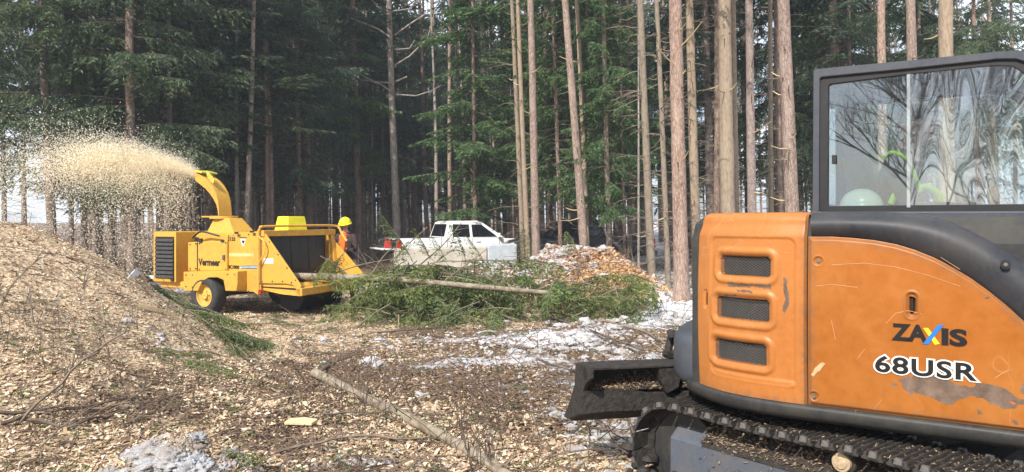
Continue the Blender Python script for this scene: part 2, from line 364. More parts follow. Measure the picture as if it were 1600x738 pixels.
def make_ground():
    a = np.concatenate([np.linspace(-46, 46, 430), np.linspace(46, 314, 90)[1:-1]]); a = np.radians(90 - a)
    r = np.concatenate([np.geomspace(1.6, 30, 330), np.geomspace(30, 900, 50)[1:]])
    A, Q = np.meshgrid(a, r); X = Q * np.cos(A); Y = Q * np.sin(A); Z = H(X, Y)
    nr, na = X.shape; V = np.stack([X.ravel(), Y.ravel(), Z.ravel()], 1)
    i, j = np.meshgrid(np.arange(nr - 1), np.arange(na), indexing='ij'); j2 = (j + 1) % na
    Fc = np.stack([i * na + j, (i + 1) * na + j, (i + 1) * na + j2, i * na + j2], -1).reshape(-1, 4)
    Fc = Fc[:, ::-1]
    cen = len(V); V = np.vstack([V, [[0, 0, Hs(0, 0)]]])
    m, t, b = newmat('clearing_floor')
    v = coords(t)
    sn = t.nodes.new('ShaderNodeAttribute'); sn.attribute_name = 'snow'; br = t.nodes.new('ShaderNodeAttribute'); br.attribute_name = 'brown'; gr = t.nodes.new('ShaderNodeAttribute'); gr.attribute_name = 'green'
    vo = t.nodes.new('ShaderNodeTexVoronoi'); vo.inputs['Scale'].default_value = 26; t.links.new(mixv(t, v, noise(t, 14, 3, .6, v, 'Color'), .05), vo.inputs['Vector'])
    vsep = t.nodes.new('ShaderNodeSeparateColor'); t.links.new(vo.outputs['Color'], vsep.inputs[0])
    vo2 = t.nodes.new('ShaderNodeTexVoronoi'); vo2.inputs['Scale'].default_value = 60; t.links.new(v, vo2.inputs['Vector'])
    vsep2 = t.nodes.new('ShaderNodeSeparateColor'); t.links.new(vo2.outputs['Color'], vsep2.inputs[0])
    chip = ramp(t, [(0, (.20, .125, .075)), (.4, (.50, .36, .22)), (.8, (.70, .54, .36)), (1, (.86, .74, .55))], vsep.outputs[0])
    chip2 = ramp(t, [(0, (.16, .10, .06)), (.5, (.52, .38, .24)), (1, (.80, .66, .46))], vsep2.outputs[0])
    chip = mixc(t, .5, chip, chip2)
    lit = ramp(t, [(0, (.035, .024, .016)), (.45, (.12, .078, .05)), (.8, (.26, .17, .10)), (1, (.45, .33, .21))], vsep2.outputs[1])
    big = noise(t, 2.6, 8, .72, v)
    fb = ramp(t, [(.36, (0, 0, 0)), (.52, (1, 1, 1))], math_(t, 'ADD', math_(t, 'MULTIPLY', br.outputs['Fac'], .42), math_(t, 'MULTIPLY', big, .72)))
    c = mixc(t, fb, chip, lit)
    gm = ramp(t, [(.60, (0, 0, 0)), (.80, (1, 1, 1))], math_(t, 'ADD', math_(t, 'MULTIPLY', gr.outputs['Fac'], .5), math_(t, 'MULTIPLY', noise(t, 9, 6, .7, v), .6)))
    c = mixc(t, math_(t, 'MULTIPLY', gm, .75), c, (.07, .085, .03))
    f1 = noise(t, 9, 8, .75, v)
    fs = ramp(t, [(.47, (0, 0, 0)), (.60, (1, 1, 1))], math_(t, 'ADD', math_(t, 'MULTIPLY', sn.outputs['Fac'], .52), math_(t, 'MULTIPLY', f1, .48)))
    sncol = mixc(t, ramp(t, [(.52, (0, 0, 0)), (.78, (.8, .8, .8))], math_(t, 'ADD', noise(t, 12, 8, .8, v), math_(t, 'MULTIPLY', br.outputs['Fac'], .16))), (.72, .74, .78), (.36, .27, .20))
    c = mixc(t, fs, c, sncol); setc(t, b, c); b.inputs['Roughness'].default_value = .9; b.inputs['Specular IOR Level'].default_value = .2
    hh = math_(t, 'ADD', math_(t, 'MULTIPLY', vo.outputs['Distance'], .5), math_(t, 'ADD', math_(t, 'MULTIPLY', f1, .8), math_(t, 'MULTIPLY', fs, .5)))
    bump(t, b, hh, .9, .035)
    me = npmesh('ground', V, Fc, [m], smooth=True)
    s_, b_, g_ = ground_masks(V[:, 0], V[:, 1])
    for nm, arr in (('snow', s_), ('brown', b_), ('green', g_)):
        at = me.attributes.new(nm, 'FLOAT', 'POINT'); at.data.foreach_set('value', arr.astype(np.float32))
    o = bpy.data.objects.new('ground', me); C.objects.link(o); o['kind'] = 'structure'; return o
make_ground()

# ------------------------------------------------------------------ foliage generators
def limb_leaves(out, wood, p0, az, L, rise, droop, rng, step=.10, leaf=(.14, .036), hang=.55, wr=.018, blmax=.8):
    n = max(3, int(L / .35)); us = np.linspace(0, 1, n + 1)
    ca, sa = cos(az), sin(az)
    zf = lambda u: L * (rise * u - droop * u ** 2 + .45 * droop * np.clip(u - .55, 0, 1) ** 1.5 * 2)
    P = np.stack([p0[0] + ca * L * us, p0[1] + sa * L * us, p0[2] + zf(us)], 1)
    wood.append((P, wr * (1.15 - us)))
    nn = max(2, int(L * .88 / step))
    for u in np.linspace(.12, 1, nn):
        base = np.array([p0[0] + ca * L * u, p0[1] + sa * L * u, p0[2] + zf(u)])
        for sgn in (-1, 1):
            bl = min(blmax, (.10 + .34 * L * (1 - u) ** .8 * (.4 + min(1, u * 2.5) * .6)) * rng.uniform(.6, 1.2))
            th = az + sgn * rng.uniform(.5, 1.15); k = max(2, int(bl / .065)); ww = (np.arange(k) + .5 + rng.uniform(-.3, .3, k)) / k
            dr = hang * rng.uniform(.5, 1.5)
            bp = base + np.stack([cos(th) * bl * ww * (1 - .25 * dr * ww), sin(th) * bl * ww * (1 - .25 * dr * ww), -bl * dr * (.35 * ww + .75 * ww ** 2)], 1)
            for s2 in (-1, 1):
                a2 = th + s2 * rng.uniform(.3, 1.2, k); dz = -rng.uniform(.1, 1.3, k) * hang - .05
                d = np.stack([np.cos(a2), np.sin(a2), dz], 1); d /= np.linalg.norm(d, axis=1)[:, None]
                out.append((bp, d, leaf[0] * rng.uniform(.6, 1.25, k), leaf[1] * rng.uniform(.7, 1.3, k)))
def leaves_mesh(name, out, wood, mats, rng, sides=3):
    B = np.concatenate([o[0] for o in out]); D = np.concatenate([o[1] for o in out]); Ln = np.concatenate([o[2] for o in out])[:, None]; Wd = np.concatenate([o[3] for o in out])[:, None]
    S = np.cross(D, rng.normal(size=D.shape)); S /= np.linalg.norm(S, axis=1)[:, None] + 1e-9
    V = np.stack([B - S * Wd * .5 + D * Ln * .25, B - D * Ln * .1, B + S * Wd * .5 + D * Ln * .25, B + D * Ln], 1).reshape(-1, 3)
    k = len(B); Fq = np.arange(k * 4).reshape(-1, 4)
    VV = [V]; FF = [Fq]; idx = [np.zeros(k)]; off = len(V)
    for P, r in wood:
        n = len(P); d = np.gradient(P, axis=0); d /= np.linalg.norm(d, axis=1)[:, None] + 1e-9
        up = np.array([.1, .05, 1.]); x = np.cross(d, up); x /= np.linalg.norm(x, axis=1)[:, None] + 1e-9; y = np.cross(x, d)
        ring = np.stack([P + (x * cos(2 * pi * q / sides) + y * sin(2 * pi * q / sides)) * np.asarray(r)[:, None] for q in range(sides)], 1).reshape(-1, 3)
        i, j = np.meshgrid(np.arange(n - 1), np.arange(sides), indexing='ij'); j2 = (j + 1) % sides
        f = np.stack([i * sides + j, i * sides + j2, (i + 1) * sides + j2, (i + 1) * sides + j], -1).reshape(-1, 4) + off
        VV.append(ring); FF.append(f); idx.append(np.ones(len(f))); off += len(ring)
    return npmesh(name, np.concatenate(VV), np.concatenate(FF), mats, np.concatenate(idx))
def crown_mesh(name, seed, z0, z1, Htot, Rm, per_m, mats, fine=10.0, step=.11, hang=.6, rise=.12, droop=.35, zbias=None, gap=.0):
    rng = np.random.RandomState(seed); out = []; wood = []; z = z0
    while z < z1:
        fr = (z - z0) / (Htot - z0); Lb = Rm * (1 - fr) ** .75 * min(1, .55 + (z - z0) * .25)
        coarse = 1 if z < fine else 2.2
        for k in range(int(rng.poisson(per_m * .5 / (1 if z < fine else 1.5)))):
            if rng.rand() < gap: continue
            L = Lb * rng.uniform(.55, 1.12); az = rng.uniform(0, 2 * pi)
            limb_leaves(out, wood, (0, 0, z + rng.uniform(-.25, .25)), az, L, rise * rng.uniform(.2, 1.8) , droop * rng.uniform(.6, 1.3), rng,
                        step * coarse, (.15 * coarse ** .8, .040 * coarse ** .8), hang)
        z += .5
    return leaves_mesh(name, out, wood, mats, rng)
def tube_arrays(paths, sides=3):
    VV = []; FF = []; off = 0
    for P, r in paths:
        P = np.asarray(P, float); n = len(P); d = np.gradient(P, axis=0); d /= np.linalg.norm(d, axis=1)[:, None] + 1e-9
        up = np.array([.12, .07, 1.]); x = np.cross(d, up); x /= np.linalg.norm(x, axis=1)[:, None] + 1e-9; y = np.cross(x, d)
        ring = np.stack([P + (x * cos(2 * pi * q / sides) + y * sin(2 * pi * q / sides)) * np.asarray(r)[:, None] for q in range(sides)], 1).reshape(-1, 3)
        i, j = np.meshgrid(np.arange(n - 1), np.arange(sides), indexing='ij'); j2 = (j + 1) % sides
        FF.append(np.stack([i * sides + j, i * sides + j2, (i + 1) * sides + j2, (i + 1) * sides + j], -1).reshape(-1, 4) + off); VV.append(ring); off += len(ring)
    return np.concatenate(VV), np.concatenate(FF)
def dead_twigs_mesh(name, seed, z0, z1, n, Lr, mat, sub=3, wr=.012, crook=.05):
    rng = np.random.RandomState(seed); paths = []
    for k in range(n):
        z = rng.uniform(z0, z1); az = rng.uniform(0, 2 * pi); L = rng.uniform(*Lr) * (.5 + .5 * rng.rand()); m = 5; u = np.linspace(0, 1, m)
        rise = rng.uniform(-.25, .35); P = np.stack([cos(az) * L * u, sin(az) * L * u, z + L * (rise * u - .2 * u * u)], 1) + rng.normal(0, crook, (m, 3)) * u[:, None]
        paths.append((P, wr * (1.1 - .85 * u)))
        for s in range(rng.randint(0, sub + 1)):
            i = rng.randint(1, m - 1); a2 = az + rng.uniform(-1, 1); l2 = L * rng.uniform(.2, .45); q = np.linspace(0, 1, 3)
            paths.append((P[i] + np.stack([cos(a2) * l2 * q, sin(a2) * l2 * q, -.15 * l2 * q + rng.uniform(-.2, .2) * l2 * q * q], 1), wr * .5 * (1.1 - .8 * q)))
    V, Fq = tube_arrays(paths, 3); return npmesh(name, V, Fq, [mat])
def trunk_mesh(name, seed, Ht, r0, mat, sides=12, flare=1.35, wob=.05, seg=26):
    rng = np.random.RandomState(seed); z = np.concatenate([[-.3, 0, .12, .3, .6], np.linspace(1, Ht, seg)]); n = len(z)
    ph = rng.rand(4) * 6.28; r = r0 * (1 - .80 * np.clip(z / Ht, 0, 1) ** 1.1) * (1 + (flare - 1) * np.exp(-np.clip(z, 0, 9) / .28))
    cx = wob * (np.sin(z * .35 + ph[0]) - sin(ph[0])); cy = wob * (np.sin(z * .3 + ph[1]) - sin(ph[1]))
    a = np.linspace(0, 2 * pi, sides, endpoint=False); rr = r[:, None] * (1 + .045 * rng.normal(size=(n, sides)))
    V = np.stack([cx[:, None] + rr * np.cos(a), cy[:, None] + rr * np.sin(a), np.repeat(z[:, None], sides, 1)], -1).reshape(-1, 3)
    i, j = np.meshgrid(np.arange(n - 1), np.arange(sides), indexing='ij'); j2 = (j + 1) % sides
    Fq = np.stack([i * sides + j, i * sides + j2, (i + 1) * sides + j2, (i + 1) * sides + j], -1).reshape(-1, 4)
    return npmesh(name, V, Fq, [mat], smooth=True)
def put(me, name, parent, kind=None, loc=(0, 0, 0)):
    o = bpy.data.objects.new(name, me); C.objects.link(o); o.parent = parent; o.location = loc
    if kind: o['kind'] = kind
    ORG[o.name] = ORG.get(parent.name, Vector((0, 0, 0))) if parent else Vector(loc)
    return o
ND, NM = [M['needle_dark'], M['twig_dark']], [M['needle_mid'], M['twig_dark']]
CR = {  # crown meshes shared by many trees
    'int': [crown_mesh('crown', 100 + k, 5.0 + k * .6, 19, 23, 2.2, 7, ND, 14, .13, .55, .1, .3, gap=.1) for k in range(3)],
    'low': [crown_mesh('crown', 120 + k, 2.4 + .5 * k, 18, 22, 2.9, 8, NM, 9.5, .10, .75, .12, .42) for k in range(3)],
    'weep': [crown_mesh('crown', 140 + k, 2.6 + .8 * k, 17, 22, 3.4, 5.5, ND, 10, .10, 1.15, .10, .36) for k in range(3)],
    'high': [crown_mesh('crown', 160 + k, 8.5 + k, 20, 24, 2.1, 6, ND, 12, .16, .5, .15, .3) for k in range(2)],
}
TR = {k: [trunk_mesh('trunk', 200 + 7 * i + q, 22, 1.0 * b, M[mt], 10) for i, b in enumerate((.13, .16, .105))] for q, (k, mt) in enumerate((('dark', 'bark_dark'), ('pale', 'bark_pale'), ('tan', 'bark_tan')))}
TW = [dead_twigs_mesh('dead_twig', 300 + k, .8, 8.5, 80, (.5, 1.7), M['twig_dark'], 3) for k in range(3)]
TWL = [dead_twigs_mesh('dead_twig', 310 + k, .8, 9, 60, (.5, 1.8), M['twig'], 3) for k in range(3)]

def make_tree(name, x, y, trunk, crown, twigs, label, group=None, s=1.0, lean=None, rz=None, cat='tree', cs=None):
    t = empty(name, (x, y, Hs(x, y) - .03), label, cat, group, rnd.uniform(0, 6.28) if rz is None else rz)
    lx, ly = lean if lean else (-.025 + rnd.gauss(0, .012), rnd.gauss(0, .012))
    t.rotation_mode = 'XYZ'; t.matrix_basis = Matrix.Translation(t.location) @ Vector((lx, ly, 1)).to_track_quat('Z', 'Y').to_matrix().to_4x4() @ Matrix.Rotation(rnd.uniform(0, 6.28) if rz is None else rz, 4, 'Z') @ Matrix.Diagonal((s, s, s, 1))
    if trunk: put(trunk, 'trunk', t)
    if crown:
        c = put(crown, 'crown', t)
        if cs: c.scale = cs
    if twigs: put(twigs, 'dead_twig', t, 'stuff')
    return t
def px_y(x, Y): return (x - CX) / F * Y

# ---- the plantation behind: jittered rows
blocked = [(-3.6, 24.5, 3.4), (-1.2, 26.0, 3.2), (.6, 27.0, 2.8), (2.9, 27.5, 2.6), (4.6, 28.0, 2.6), (1.2, 27, 2)]
NT = 0
spots = []
yy = 19.5
while yy < 60:
    xx = -yy * .74
    while xx < yy * .74:
        X = xx + rnd.gauss(0, .5); Y = yy + rnd.gauss(0, .45); q = X / Y; px = CX + q * F
        xx += 2.35 + (Y - 20) * .028
        edge = 20.5 if px < 240 else 23.5 if px < 560 else 30.5 if px < 860 else 25 if px < 1000 else 22
        if Y < edge: continue
        if any(math.hypot(X - a, Y - b) < c for a, b, c in blocked): continue
        if px < 120 and (Y > 26 or rnd.random() < .7): continue
        if 120 <= px < 260 and Y > 40: continue
        if px > 1010 and (Y > 44 or rnd.random() < .34): continue
        if px > 1620: continue
        spots.append((X, Y, px))
    yy += 2.75
spots = spots[:220]
for k in range(125):
    Y = rnd.uniform(25, 46); px = rnd.uniform(270, 840) if k < 80 else rnd.uniform(1000, 1560); X = px_y(px, Y)
    if Y < 31 and 560 < px < 960 or any(math.hypot(X - a, Y - b) < c for a, b, c in blocked): continue
    spots.append((X, Y, px + 2000))
LI = {'int': 'slender brown trunked spruce in the shaded plantation behind the clearing',
      'pale': 'thin pale grey trunk in the shaded plantation behind the clearing',
      'right': 'slim spruce behind the excavator with pale sky showing between trunks',
      'left': 'drooping dark spruce behind the chip mound, one of the far left row'}
ZONES = [(150, 'behind the left end of the chip mound'), (260, 'behind the falling chips'), (330, 'behind the radiator end of the chipper'), (400, 'behind the chipper chute'), (470, 'behind the hopper with the yellow box'), (530, 'just left of the worker'), (600, 'between the worker and the white pickup'), (660, 'behind the white pickup bed'), (720, 'behind the white pickup cab'), (790, 'behind the white pickup hood'), (860, 'behind the three close trunks'), (940, 'behind the black pickup'), (1040, 'behind the orange chip heap'), (1120, 'behind the thick pinkish trunk'), (1200, 'above the engine cover'), (1290, 'left of the cab corner'), (1400, 'above the rear of the cab roof'), (1500, 'above the middle of the cab roof'), (9999, 'above the front of the cab roof')]
def zone(px): return next(n for e, n in ZONES if px < e)
def row(Y): return 'front row' if Y < 30 else 'second row' if Y < 37 else 'third row' if Y < 45 else 'back row'
for X, Y, px in spots:
    u = rnd.random()
    q_ = zone(px if px < 1990 else px - 2000) + ', ' + row(Y)
    LI = {'int': 'slender brown spruce trunk ' + q_, 'pale': 'thin pale grey trunk ' + q_, 'right': 'slim spruce ' + q_, 'left': 'drooping dark spruce ' + q_}
    if px > 1990:
        make_tree('thin_trunk', X, Y, rnd.choice(TR['pale'] + TR['pale'] + TR['dark']), CR['int'][2] if u < .4 else None, rnd.choice(TWL), 'thin half-grown stem ' + q_, 'thin stems between the plantation trunks', rnd.uniform(.4, .62)); continue
    if px > 1000:
        make_tree('spruce_tree', X, Y, rnd.choice(TR['dark'] + TR['tan']), rnd.choice(CR['high'] + CR['int'][2:]) if u < .75 else CR['weep'][2], rnd.choice(TWL), LI['right'], 'spruces behind the excavator', rnd.uniform(.8, 1.1))
    elif px < 240:
        make_tree('spruce_tree', X, Y, rnd.choice(TR['dark']), rnd.choice(CR['weep'] + CR['int']), rnd.choice(TW), LI['left'], 'spruces in the far left row', rnd.uniform(.85, 1.1))
    else:
        if u < .22: make_tree('spruce_tree', X, Y, rnd.choice(TR['pale']), rnd.choice(CR['int']), rnd.choice(TWL), LI['pale'], 'pale trunks in the shaded plantation', rnd.uniform(.55, .85))
        else: make_tree('spruce_tree', X, Y, rnd.choice(TR['dark']), rnd.choice(CR['int'] + (CR['weep'] if u < .34 else [])), rnd.choice(TW), LI['int'], 'brown trunks in the shaded plantation', rnd.uniform(.75, 1.2))
# ---- the far woods, one mass
def far_woods():
    rng = np.random.RandomState(5); paths = []; out = []; wood = []
    for k in range(760):
        Y = rng.uniform(58, 100); q = rng.uniform(-.74, .74); px = CX + q * F
        if px < 130 and rng.rand() < .93: continue
        if px < 260 and rng.rand() < .6: continue
        if px > 1010 and rng.rand() < .86: continue
        X = q * Y; r = rng.uniform(.09, .2); z = np.linspace(-.5, 22, 4)
        paths.append((np.stack([X + z * -.02, Y + 0 * z, z], 1), r * (1 - z / 30)))
        for j in range(34):
            zz = rng.uniform(7.5 if rng.rand() < .9 else 3.0, 21); L = 3.0 * (1 - zz / 26) * rng.uniform(.5, 1.1); az = rng.uniform(0, 6.28); kk = 7; u = rng.uniform(.1, 1, kk)
            B = np.stack([X + cos(az) * L * u, Y + sin(az) * L * u, zz - .35 * L * u * u], 1) + rng.normal(0, .18, (kk, 3)); D = np.stack([cos(az) + rng.normal(0, .6, kk), sin(az) + rng.normal(0, .6, kk), -rng.uniform(.2, 1.6, kk)], 1); D /= np.linalg.norm(D, axis=1)[:, None]
            out.append((B, D, rng.uniform(.5, .95, kk), rng.uniform(.2, .36, kk)))
    me = leaves_mesh('far_woods', out, paths, [M['needle_dark'], M['bark_dark']], rng, 5)
    o = bpy.data.objects.new('far_woods', me); C.objects.link(o); tag(o, 'far spruce wood reading as one dark mass behind the rows', 'woods', kind='stuff')
far_woods()

# ---- named trees of the edge.  (px at base, row of base, width px, px at top row, bark, label, crown)
def edge_tree(pxb, d, wpx, pxt, mt, label, crown=None, cs=None, stubs=6, twigs=None, name='pine_tree', Ht=22, flare=1.3, crownmat=None, seed=0, group=None):
    x = px_y(pxb, d); gz = Hs(x, d); yb = HY + (CH - gz) / d * F
    topz = CH + HY / F * d                    # height of the frame's top edge at this distance
    lean = ((pxt - pxb) / F * d) / (topz - gz)
    t = empty(name, (x, d, gz - .04), label, 'tree', group)
    t.matrix_basis = Matrix.Translation(t.location) @ Vector((lean, 0, 1)).to_track_quat('Z', 'Y').to_matrix().to_4x4()
    r0 = wpx / F * d / 2
    me = trunk_mesh('trunk', 400 + seed, Ht, r0 * .96, M[mt], 18, flare, .03, 60); put(me, 'trunk', t)
    if crown: c = put(crown, 'crown', t); c.scale = cs or (1, 1, 1); c.rotation_euler.z = seed * 1.3
    if twigs: c = put(twigs, 'dead_twig', t, 'stuff'); c.rotation_euler.z = seed * 2.1
    rng = np.random.RandomState(900 + seed)
    for k in range(int(stubs * 1.8)):
        z = rng.uniform(.8, topz * .98); az = rng.choice([rng.uniform(-.9, .5), rng.uniform(2.7, 4.2)]); L = rng.uniform(.08, .5) if rng.rand() < .8 else rng.uniform(.5, .9)
        rr = r0 * (1 - .75 * z / Ht)
        a = Vector((cos(az), sin(az), rng.uniform(-.1, .5))).normalized(); p = Vector((cos(az) * rr * .8, sin(az) * rr * .8, z)); b = MB()
        mid = p + a * (L * .5) + Vector((0, 0, -.03)); b.tube([p, mid, p + a * L], [.015, .011, .006], 6)
        o = b.build('branch_stub', M['wood_cut'] if rng.rand() < .35 else M['twig'], None); o.parent = t
    return t
HI = CR['high']
edge_tree(1065, 15.6, 25, 1058, 'bark_pink', 'thick pinkish scaly trunk standing in snow just left of the excavator', HI[0], stubs=9, seed=1)
edge_tree(1090, 19.6, 16, 1079, 'bark_tan', 'tan trunk just right of the thick pinkish trunk by the excavator', HI[1], stubs=5, twigs=TWL[0], seed=2, name='spruce_tree')
edge_tree(1140, 17.5, 25, 1133, 'bark_tan', 'widest smooth tan trunk rising behind the excavator engine cover', HI[0], stubs=6, seed=3, name='spruce_tree')
edge_tree(1152, 22, 12, 1146, 'bark_tan', 'narrow brown trunk half hidden behind the widest tan trunk', HI[1], stubs=3, seed=31, name='spruce_tree')
edge_tree(1119, 21, 11, 1117, 'bark_dark', 'dark brown trunk left of the widest tan trunk', HI[1], stubs=3, twigs=TWL[2], seed=32, name='spruce_tree')
edge_tree(1177, 18.5, 15, 1173, 'bark_grey', 'grey purple trunk behind the excavator engine cover', HI[1], stubs=4, seed=4)
edge_tree(1244, 14.8, 23, 1226, 'bark_pink', 'scaly pink trunk with broken stubs beside the cab corner', HI[0], stubs=11, seed=5)
edge_tree(1206, 22, 9, 1203, 'bark_tan', 'thin tan trunk, left one of the close pair left of the cab', HI[1], stubs=4, twigs=TWL[1], seed=6, name='spruce_tree')
edge_tree(1221, 23, 12, 1213, 'bark_dark', 'thin brown trunk, right one of the close pair left of the cab', HI[0], stubs=4, seed=7, name='spruce_tree')
edge_tree(1383, 16, 15, 1374, 'bark_pink', 'pink trunk seen above the cab roof, left of the three', HI[0], stubs=3, seed=8)
edge_tree(1432, 16.5, 18, 1421, 'bark_pink', 'pink trunk seen above the cab roof, middle of the three', HI[1], stubs=3, seed=9)
edge_tree(1482, 15, 25, 1474, 'bark_tan', 'broad tan trunk seen above the cab roof, right of the three', HI[0], stubs=2, seed=10)
edge_tree(1020, 18.6, 13, 999, 'bark_tan', 'tan spruce trunk rooted in snow right of the chip pile', CR['high'][0], stubs=5, twigs=TWL[0], seed=11, name='spruce_tree')
edge_tree(1045, 17.2, 9, 1022, 'bark_tan', 'slim leaning tan trunk in snow left of the thick pink trunk', HI[1], stubs=5, twigs=TWL[2], seed=12, name='spruce_tree')
edge_tree(953, 21, 9, 945, 'bark_tan', 'slim greenish tan trunk behind the orange chip pile', CR['low'][0], cs=(.62, .62, .9), stubs=4, twigs=TWL[1], seed=13, name='spruce_tree')
edge_tree(977, 22, 5, 968, 'bark_dark', 'thinnest bare trunk between the two slim tan trunks', None, stubs=2, twigs=TWL[0], seed=14, name='spruce_tree', Ht=14)
edge_tree(998, 20, 4, 994, 'bark_pale', 'spindly pale stem beside the tan trunk in the snow', None, stubs=1, seed=15, name='spruce_tree', Ht=12)
edge_tree(915, 19.8, 14, 886, 'bark_pink', 'leaning pinkish pine trunk between the dark truck and white truck', HI[0], stubs=7, seed=16)
edge_tree(919, 21, 9, 900, 'bark_tan', 'tan trunk hugging the leaning pinkish pine from behind', HI[1], stubs=3, seed=17, name='spruce_tree')
edge_tree(877, 24, 7, 866, 'bark_dark', 'brown slim trunk in front of the dark truck hood', CR['low'][1], cs=(.8, .8, .9), stubs=3, twigs=TWL[1], seed=18, name='spruce_tree')
edge_tree(839, 20.5, 14, 826, 'bark_pink', 'pinkish pine at the nose of the white truck, nearest of the trio', HI[1], stubs=8, seed=19)
edge_tree(827, 22, 9, 811, 'bark_tan', 'tan trunk at the nose of the white truck, middle of the trio', HI[0], stubs=4, seed=20, name='spruce_tree')
edge_tree(819, 23.5, 9, 797, 'bark_tan', 'leaning tan trunk at the nose of the white truck, left of the trio', HI[1], stubs=4, twigs=TWL[2], seed=21, name='spruce_tree')
edge_tree(622, 30, 13, 609, 'bark_pale', 'bare pale pine with long curved dead limbs behind the white truck', HI[0], stubs=6, seed=22)
edge_tree(704, 31, 7.5, 702, 'bark_pink', 'straight slim pinkish trunk rising behind the white truck cab', HI[1], stubs=4, seed=23)
edge_tree(207, 20.5, 16, 206, 'bark_dark', 'stout dark grey spruce trunk behind the chip plume', CR['weep'][0], stubs=5, twigs=TW[0], seed=24, name='spruce_tree')
edge_tree(84, 20.5, 15, 70, 'bark_dark', 'left dark spruce with moss green shoots around its trunk', CR['weep'][1], stubs=4, twigs=TW[1], seed=25, name='spruce_tree')
edge_tree(135, 23, 10, 122, 'bark_dark', 'narrow dark spruce between the two stout trunks at left', CR['weep'][2], stubs=3, seed=26, name='spruce_tree')
edge_tree(382, 24.5, 9, 396, 'bark_pale', 'leaning pale grey trunk just right of the chipper chute', CR['int'][1], stubs=3, seed=27, name='spruce_tree')
edge_tree(370, 25, 7, 372, 'bark_pale', 'pale grey trunk directly behind the chipper chute', CR['int'][0], stubs=3, seed=28, name='spruce_tree')
# green low-crowned spruces of the edge
for i, (px, d, cr, cs, lb) in enumerate([
    (745, 27, CR['low'][0], (1.0, 1.0, .9), 'bright green spruce with drooping boughs behind the white truck hood'),
    (790, 29, CR['low'][1], (.95, .95, 1.), 'green spruce close behind the trio of trunks'),
    (860, 27, CR['low'][2], (.8, .8, .9), 'green spruce above the dark truck'),
    (925, 26, CR['low'][0], (.85, .85, 1.0), 'green spruce right of the leaning pinkish pine'),
    (985, 25, CR['low'][1], (.7, .7, .9), 'green spruce with low boughs right of the slim tan trunks'),
    (560, 31, CR['low'][2], (.9, .9, .95), 'dull green spruce behind the worker'),
    (470, 27, CR['weep'][0], (.95, .95, 1.1), 'dark green spruce with long level boughs above the chipper hopper'),
    (330, 25, CR['weep'][1], (1.05, 1.05, 1.1), 'spruce whose long light boughs hang above the chute'),
    (420, 25.5, CR['int'][0], (1.2, 1.2, .85), 'dark spruce behind the chipper body'),
    (270, 23, CR['weep'][2], (.95, .95, 1.0), 'dark spruce right of the stout trunk at left'),
    (150, 21.5, CR['weep'][0], (.8, .8, .9), 'green hanging spruce between the dark trunks at left'),
    (38, 27, CR['weep'][1], (.8, .8, 1.0), 'slim dark spruce behind the left end of the mound crest'),
    (112, 29, CR['int'][0], (1.1, 1.1, 1.0), 'dark spruce seen just right of the moss green trunk'),
    (8, 31, CR['int'][1], (1.2, 1.2, 1.0), 'dark spruce at the very left edge of the woods'),
    (-60, 20, CR['weep'][2], (1.1, 1.1, 1.0), 'spruce whose level dark limbs reach in from the left'),
    (1110, 27, CR['weep'][2], (.8, .8, .8), 'dark spruce filling the gap behind the tan trunks'),
    (1290, 27, CR['weep'][1], (.8, .8, .85), 'dark spruce behind the left corner of the cab'),
    (1330, 23, CR['weep'][0], (.7, .7, .95), 'dark spruce above the cab roof left corner'),
    (1530, 24, CR['weep'][1], (.8, .8, 1), 'dark spruce above the cab roof at the right'),
]):
    t = edge_tree(px, d, 8, px - 8, 'bark_dark', lb, cr, cs=cs, stubs=0, twigs=TW[i % 3], seed=50 + i, name='spruce_tree')

# long limbs of the pale pine and the big sunlit bough at the chute
def limb_obj(pts, r, mat, name, parent):
    b = MB(); b.tube(pts, r, 6); o = b.build(name, mat, None, smooth=True); o.parent = parent; o.matrix_parent_inverse = parent.matrix_basis.inverted(); return o
pine = [o for o in SC.objects if o.get('label', '').startswith('bare pale pine')][0]
D = 29.8
def pp(px, py, d): return Vector(((px - CX) / F * d, d, CH + (HY - py) / F * d))
for pl in ([(617, 102), (640, 88), (668, 60), (682, 8)], [(617, 55), (640, 38), (665, 22)], [(612, 60), (590, 45), (560, 33), (548, 28)], [(619, 148), (650, 150), (675, 142), (690, 133)],
           [(616, 78), (640, 76), (648, 63)], [(612, 130), (585, 128), (560, 115), (545, 108)], [(614, 145), (595, 132), (570, 125)], [(618, 128), (636, 120)], [(613, 18), (640, 14), (652, 0)], [(609, 20), (592, 12), (578, -3)]):
    limb_obj([pp(a, b, D) for a, b in pl], [.035, .03, .022, .012][:len(pl)], M['bark_pale'], 'dead_limb', pine)

# ------------------------------------------------------------------ bare trees behind the camera, mirrored in the cab glass
def bare_tree_mesh(seed, Ht):
    rng = np.random.RandomState(seed); paths = []
    def grow(p, d, L, r, lv):
        n = 5; P = [p]; dd = d.copy()
        for k in range(n - 1):
            dd = dd + rng.normal(0, .10, 3) + np.array([0, 0, .05]); dd /= np.linalg.norm(dd); P.append(P[-1] + dd * L / (n - 1))
        P = np.array(P); paths.append((P, np.linspace(r, r * .45, n)))
        if lv == 0: return
        for k in range(7 if lv > 2 else 5):
            u = rng.uniform(.25, 1); i = min(n - 2, int(u * (n - 1))); q = P[i] + (P[i + 1] - P[i]) * (u * (n - 1) - i)
            a = dd * .8 + rng.normal(0, .55, 3); a[2] = abs(a[2]) * .6 + .45; a /= np.linalg.norm(a); grow(q, a, L * rng.uniform(.38, .6), r * .42, lv - 1)
    grow(np.array([0, 0, -.2]), np.array([0, 0, 1.]), Ht, .085, 4); V, Fq = tube_arrays(paths, 4); return npmesh('trunk', V, Fq, [M['twig_dark']])
BT = [bare_tree_mesh(600 + k, 6.5) for k in range(2)]
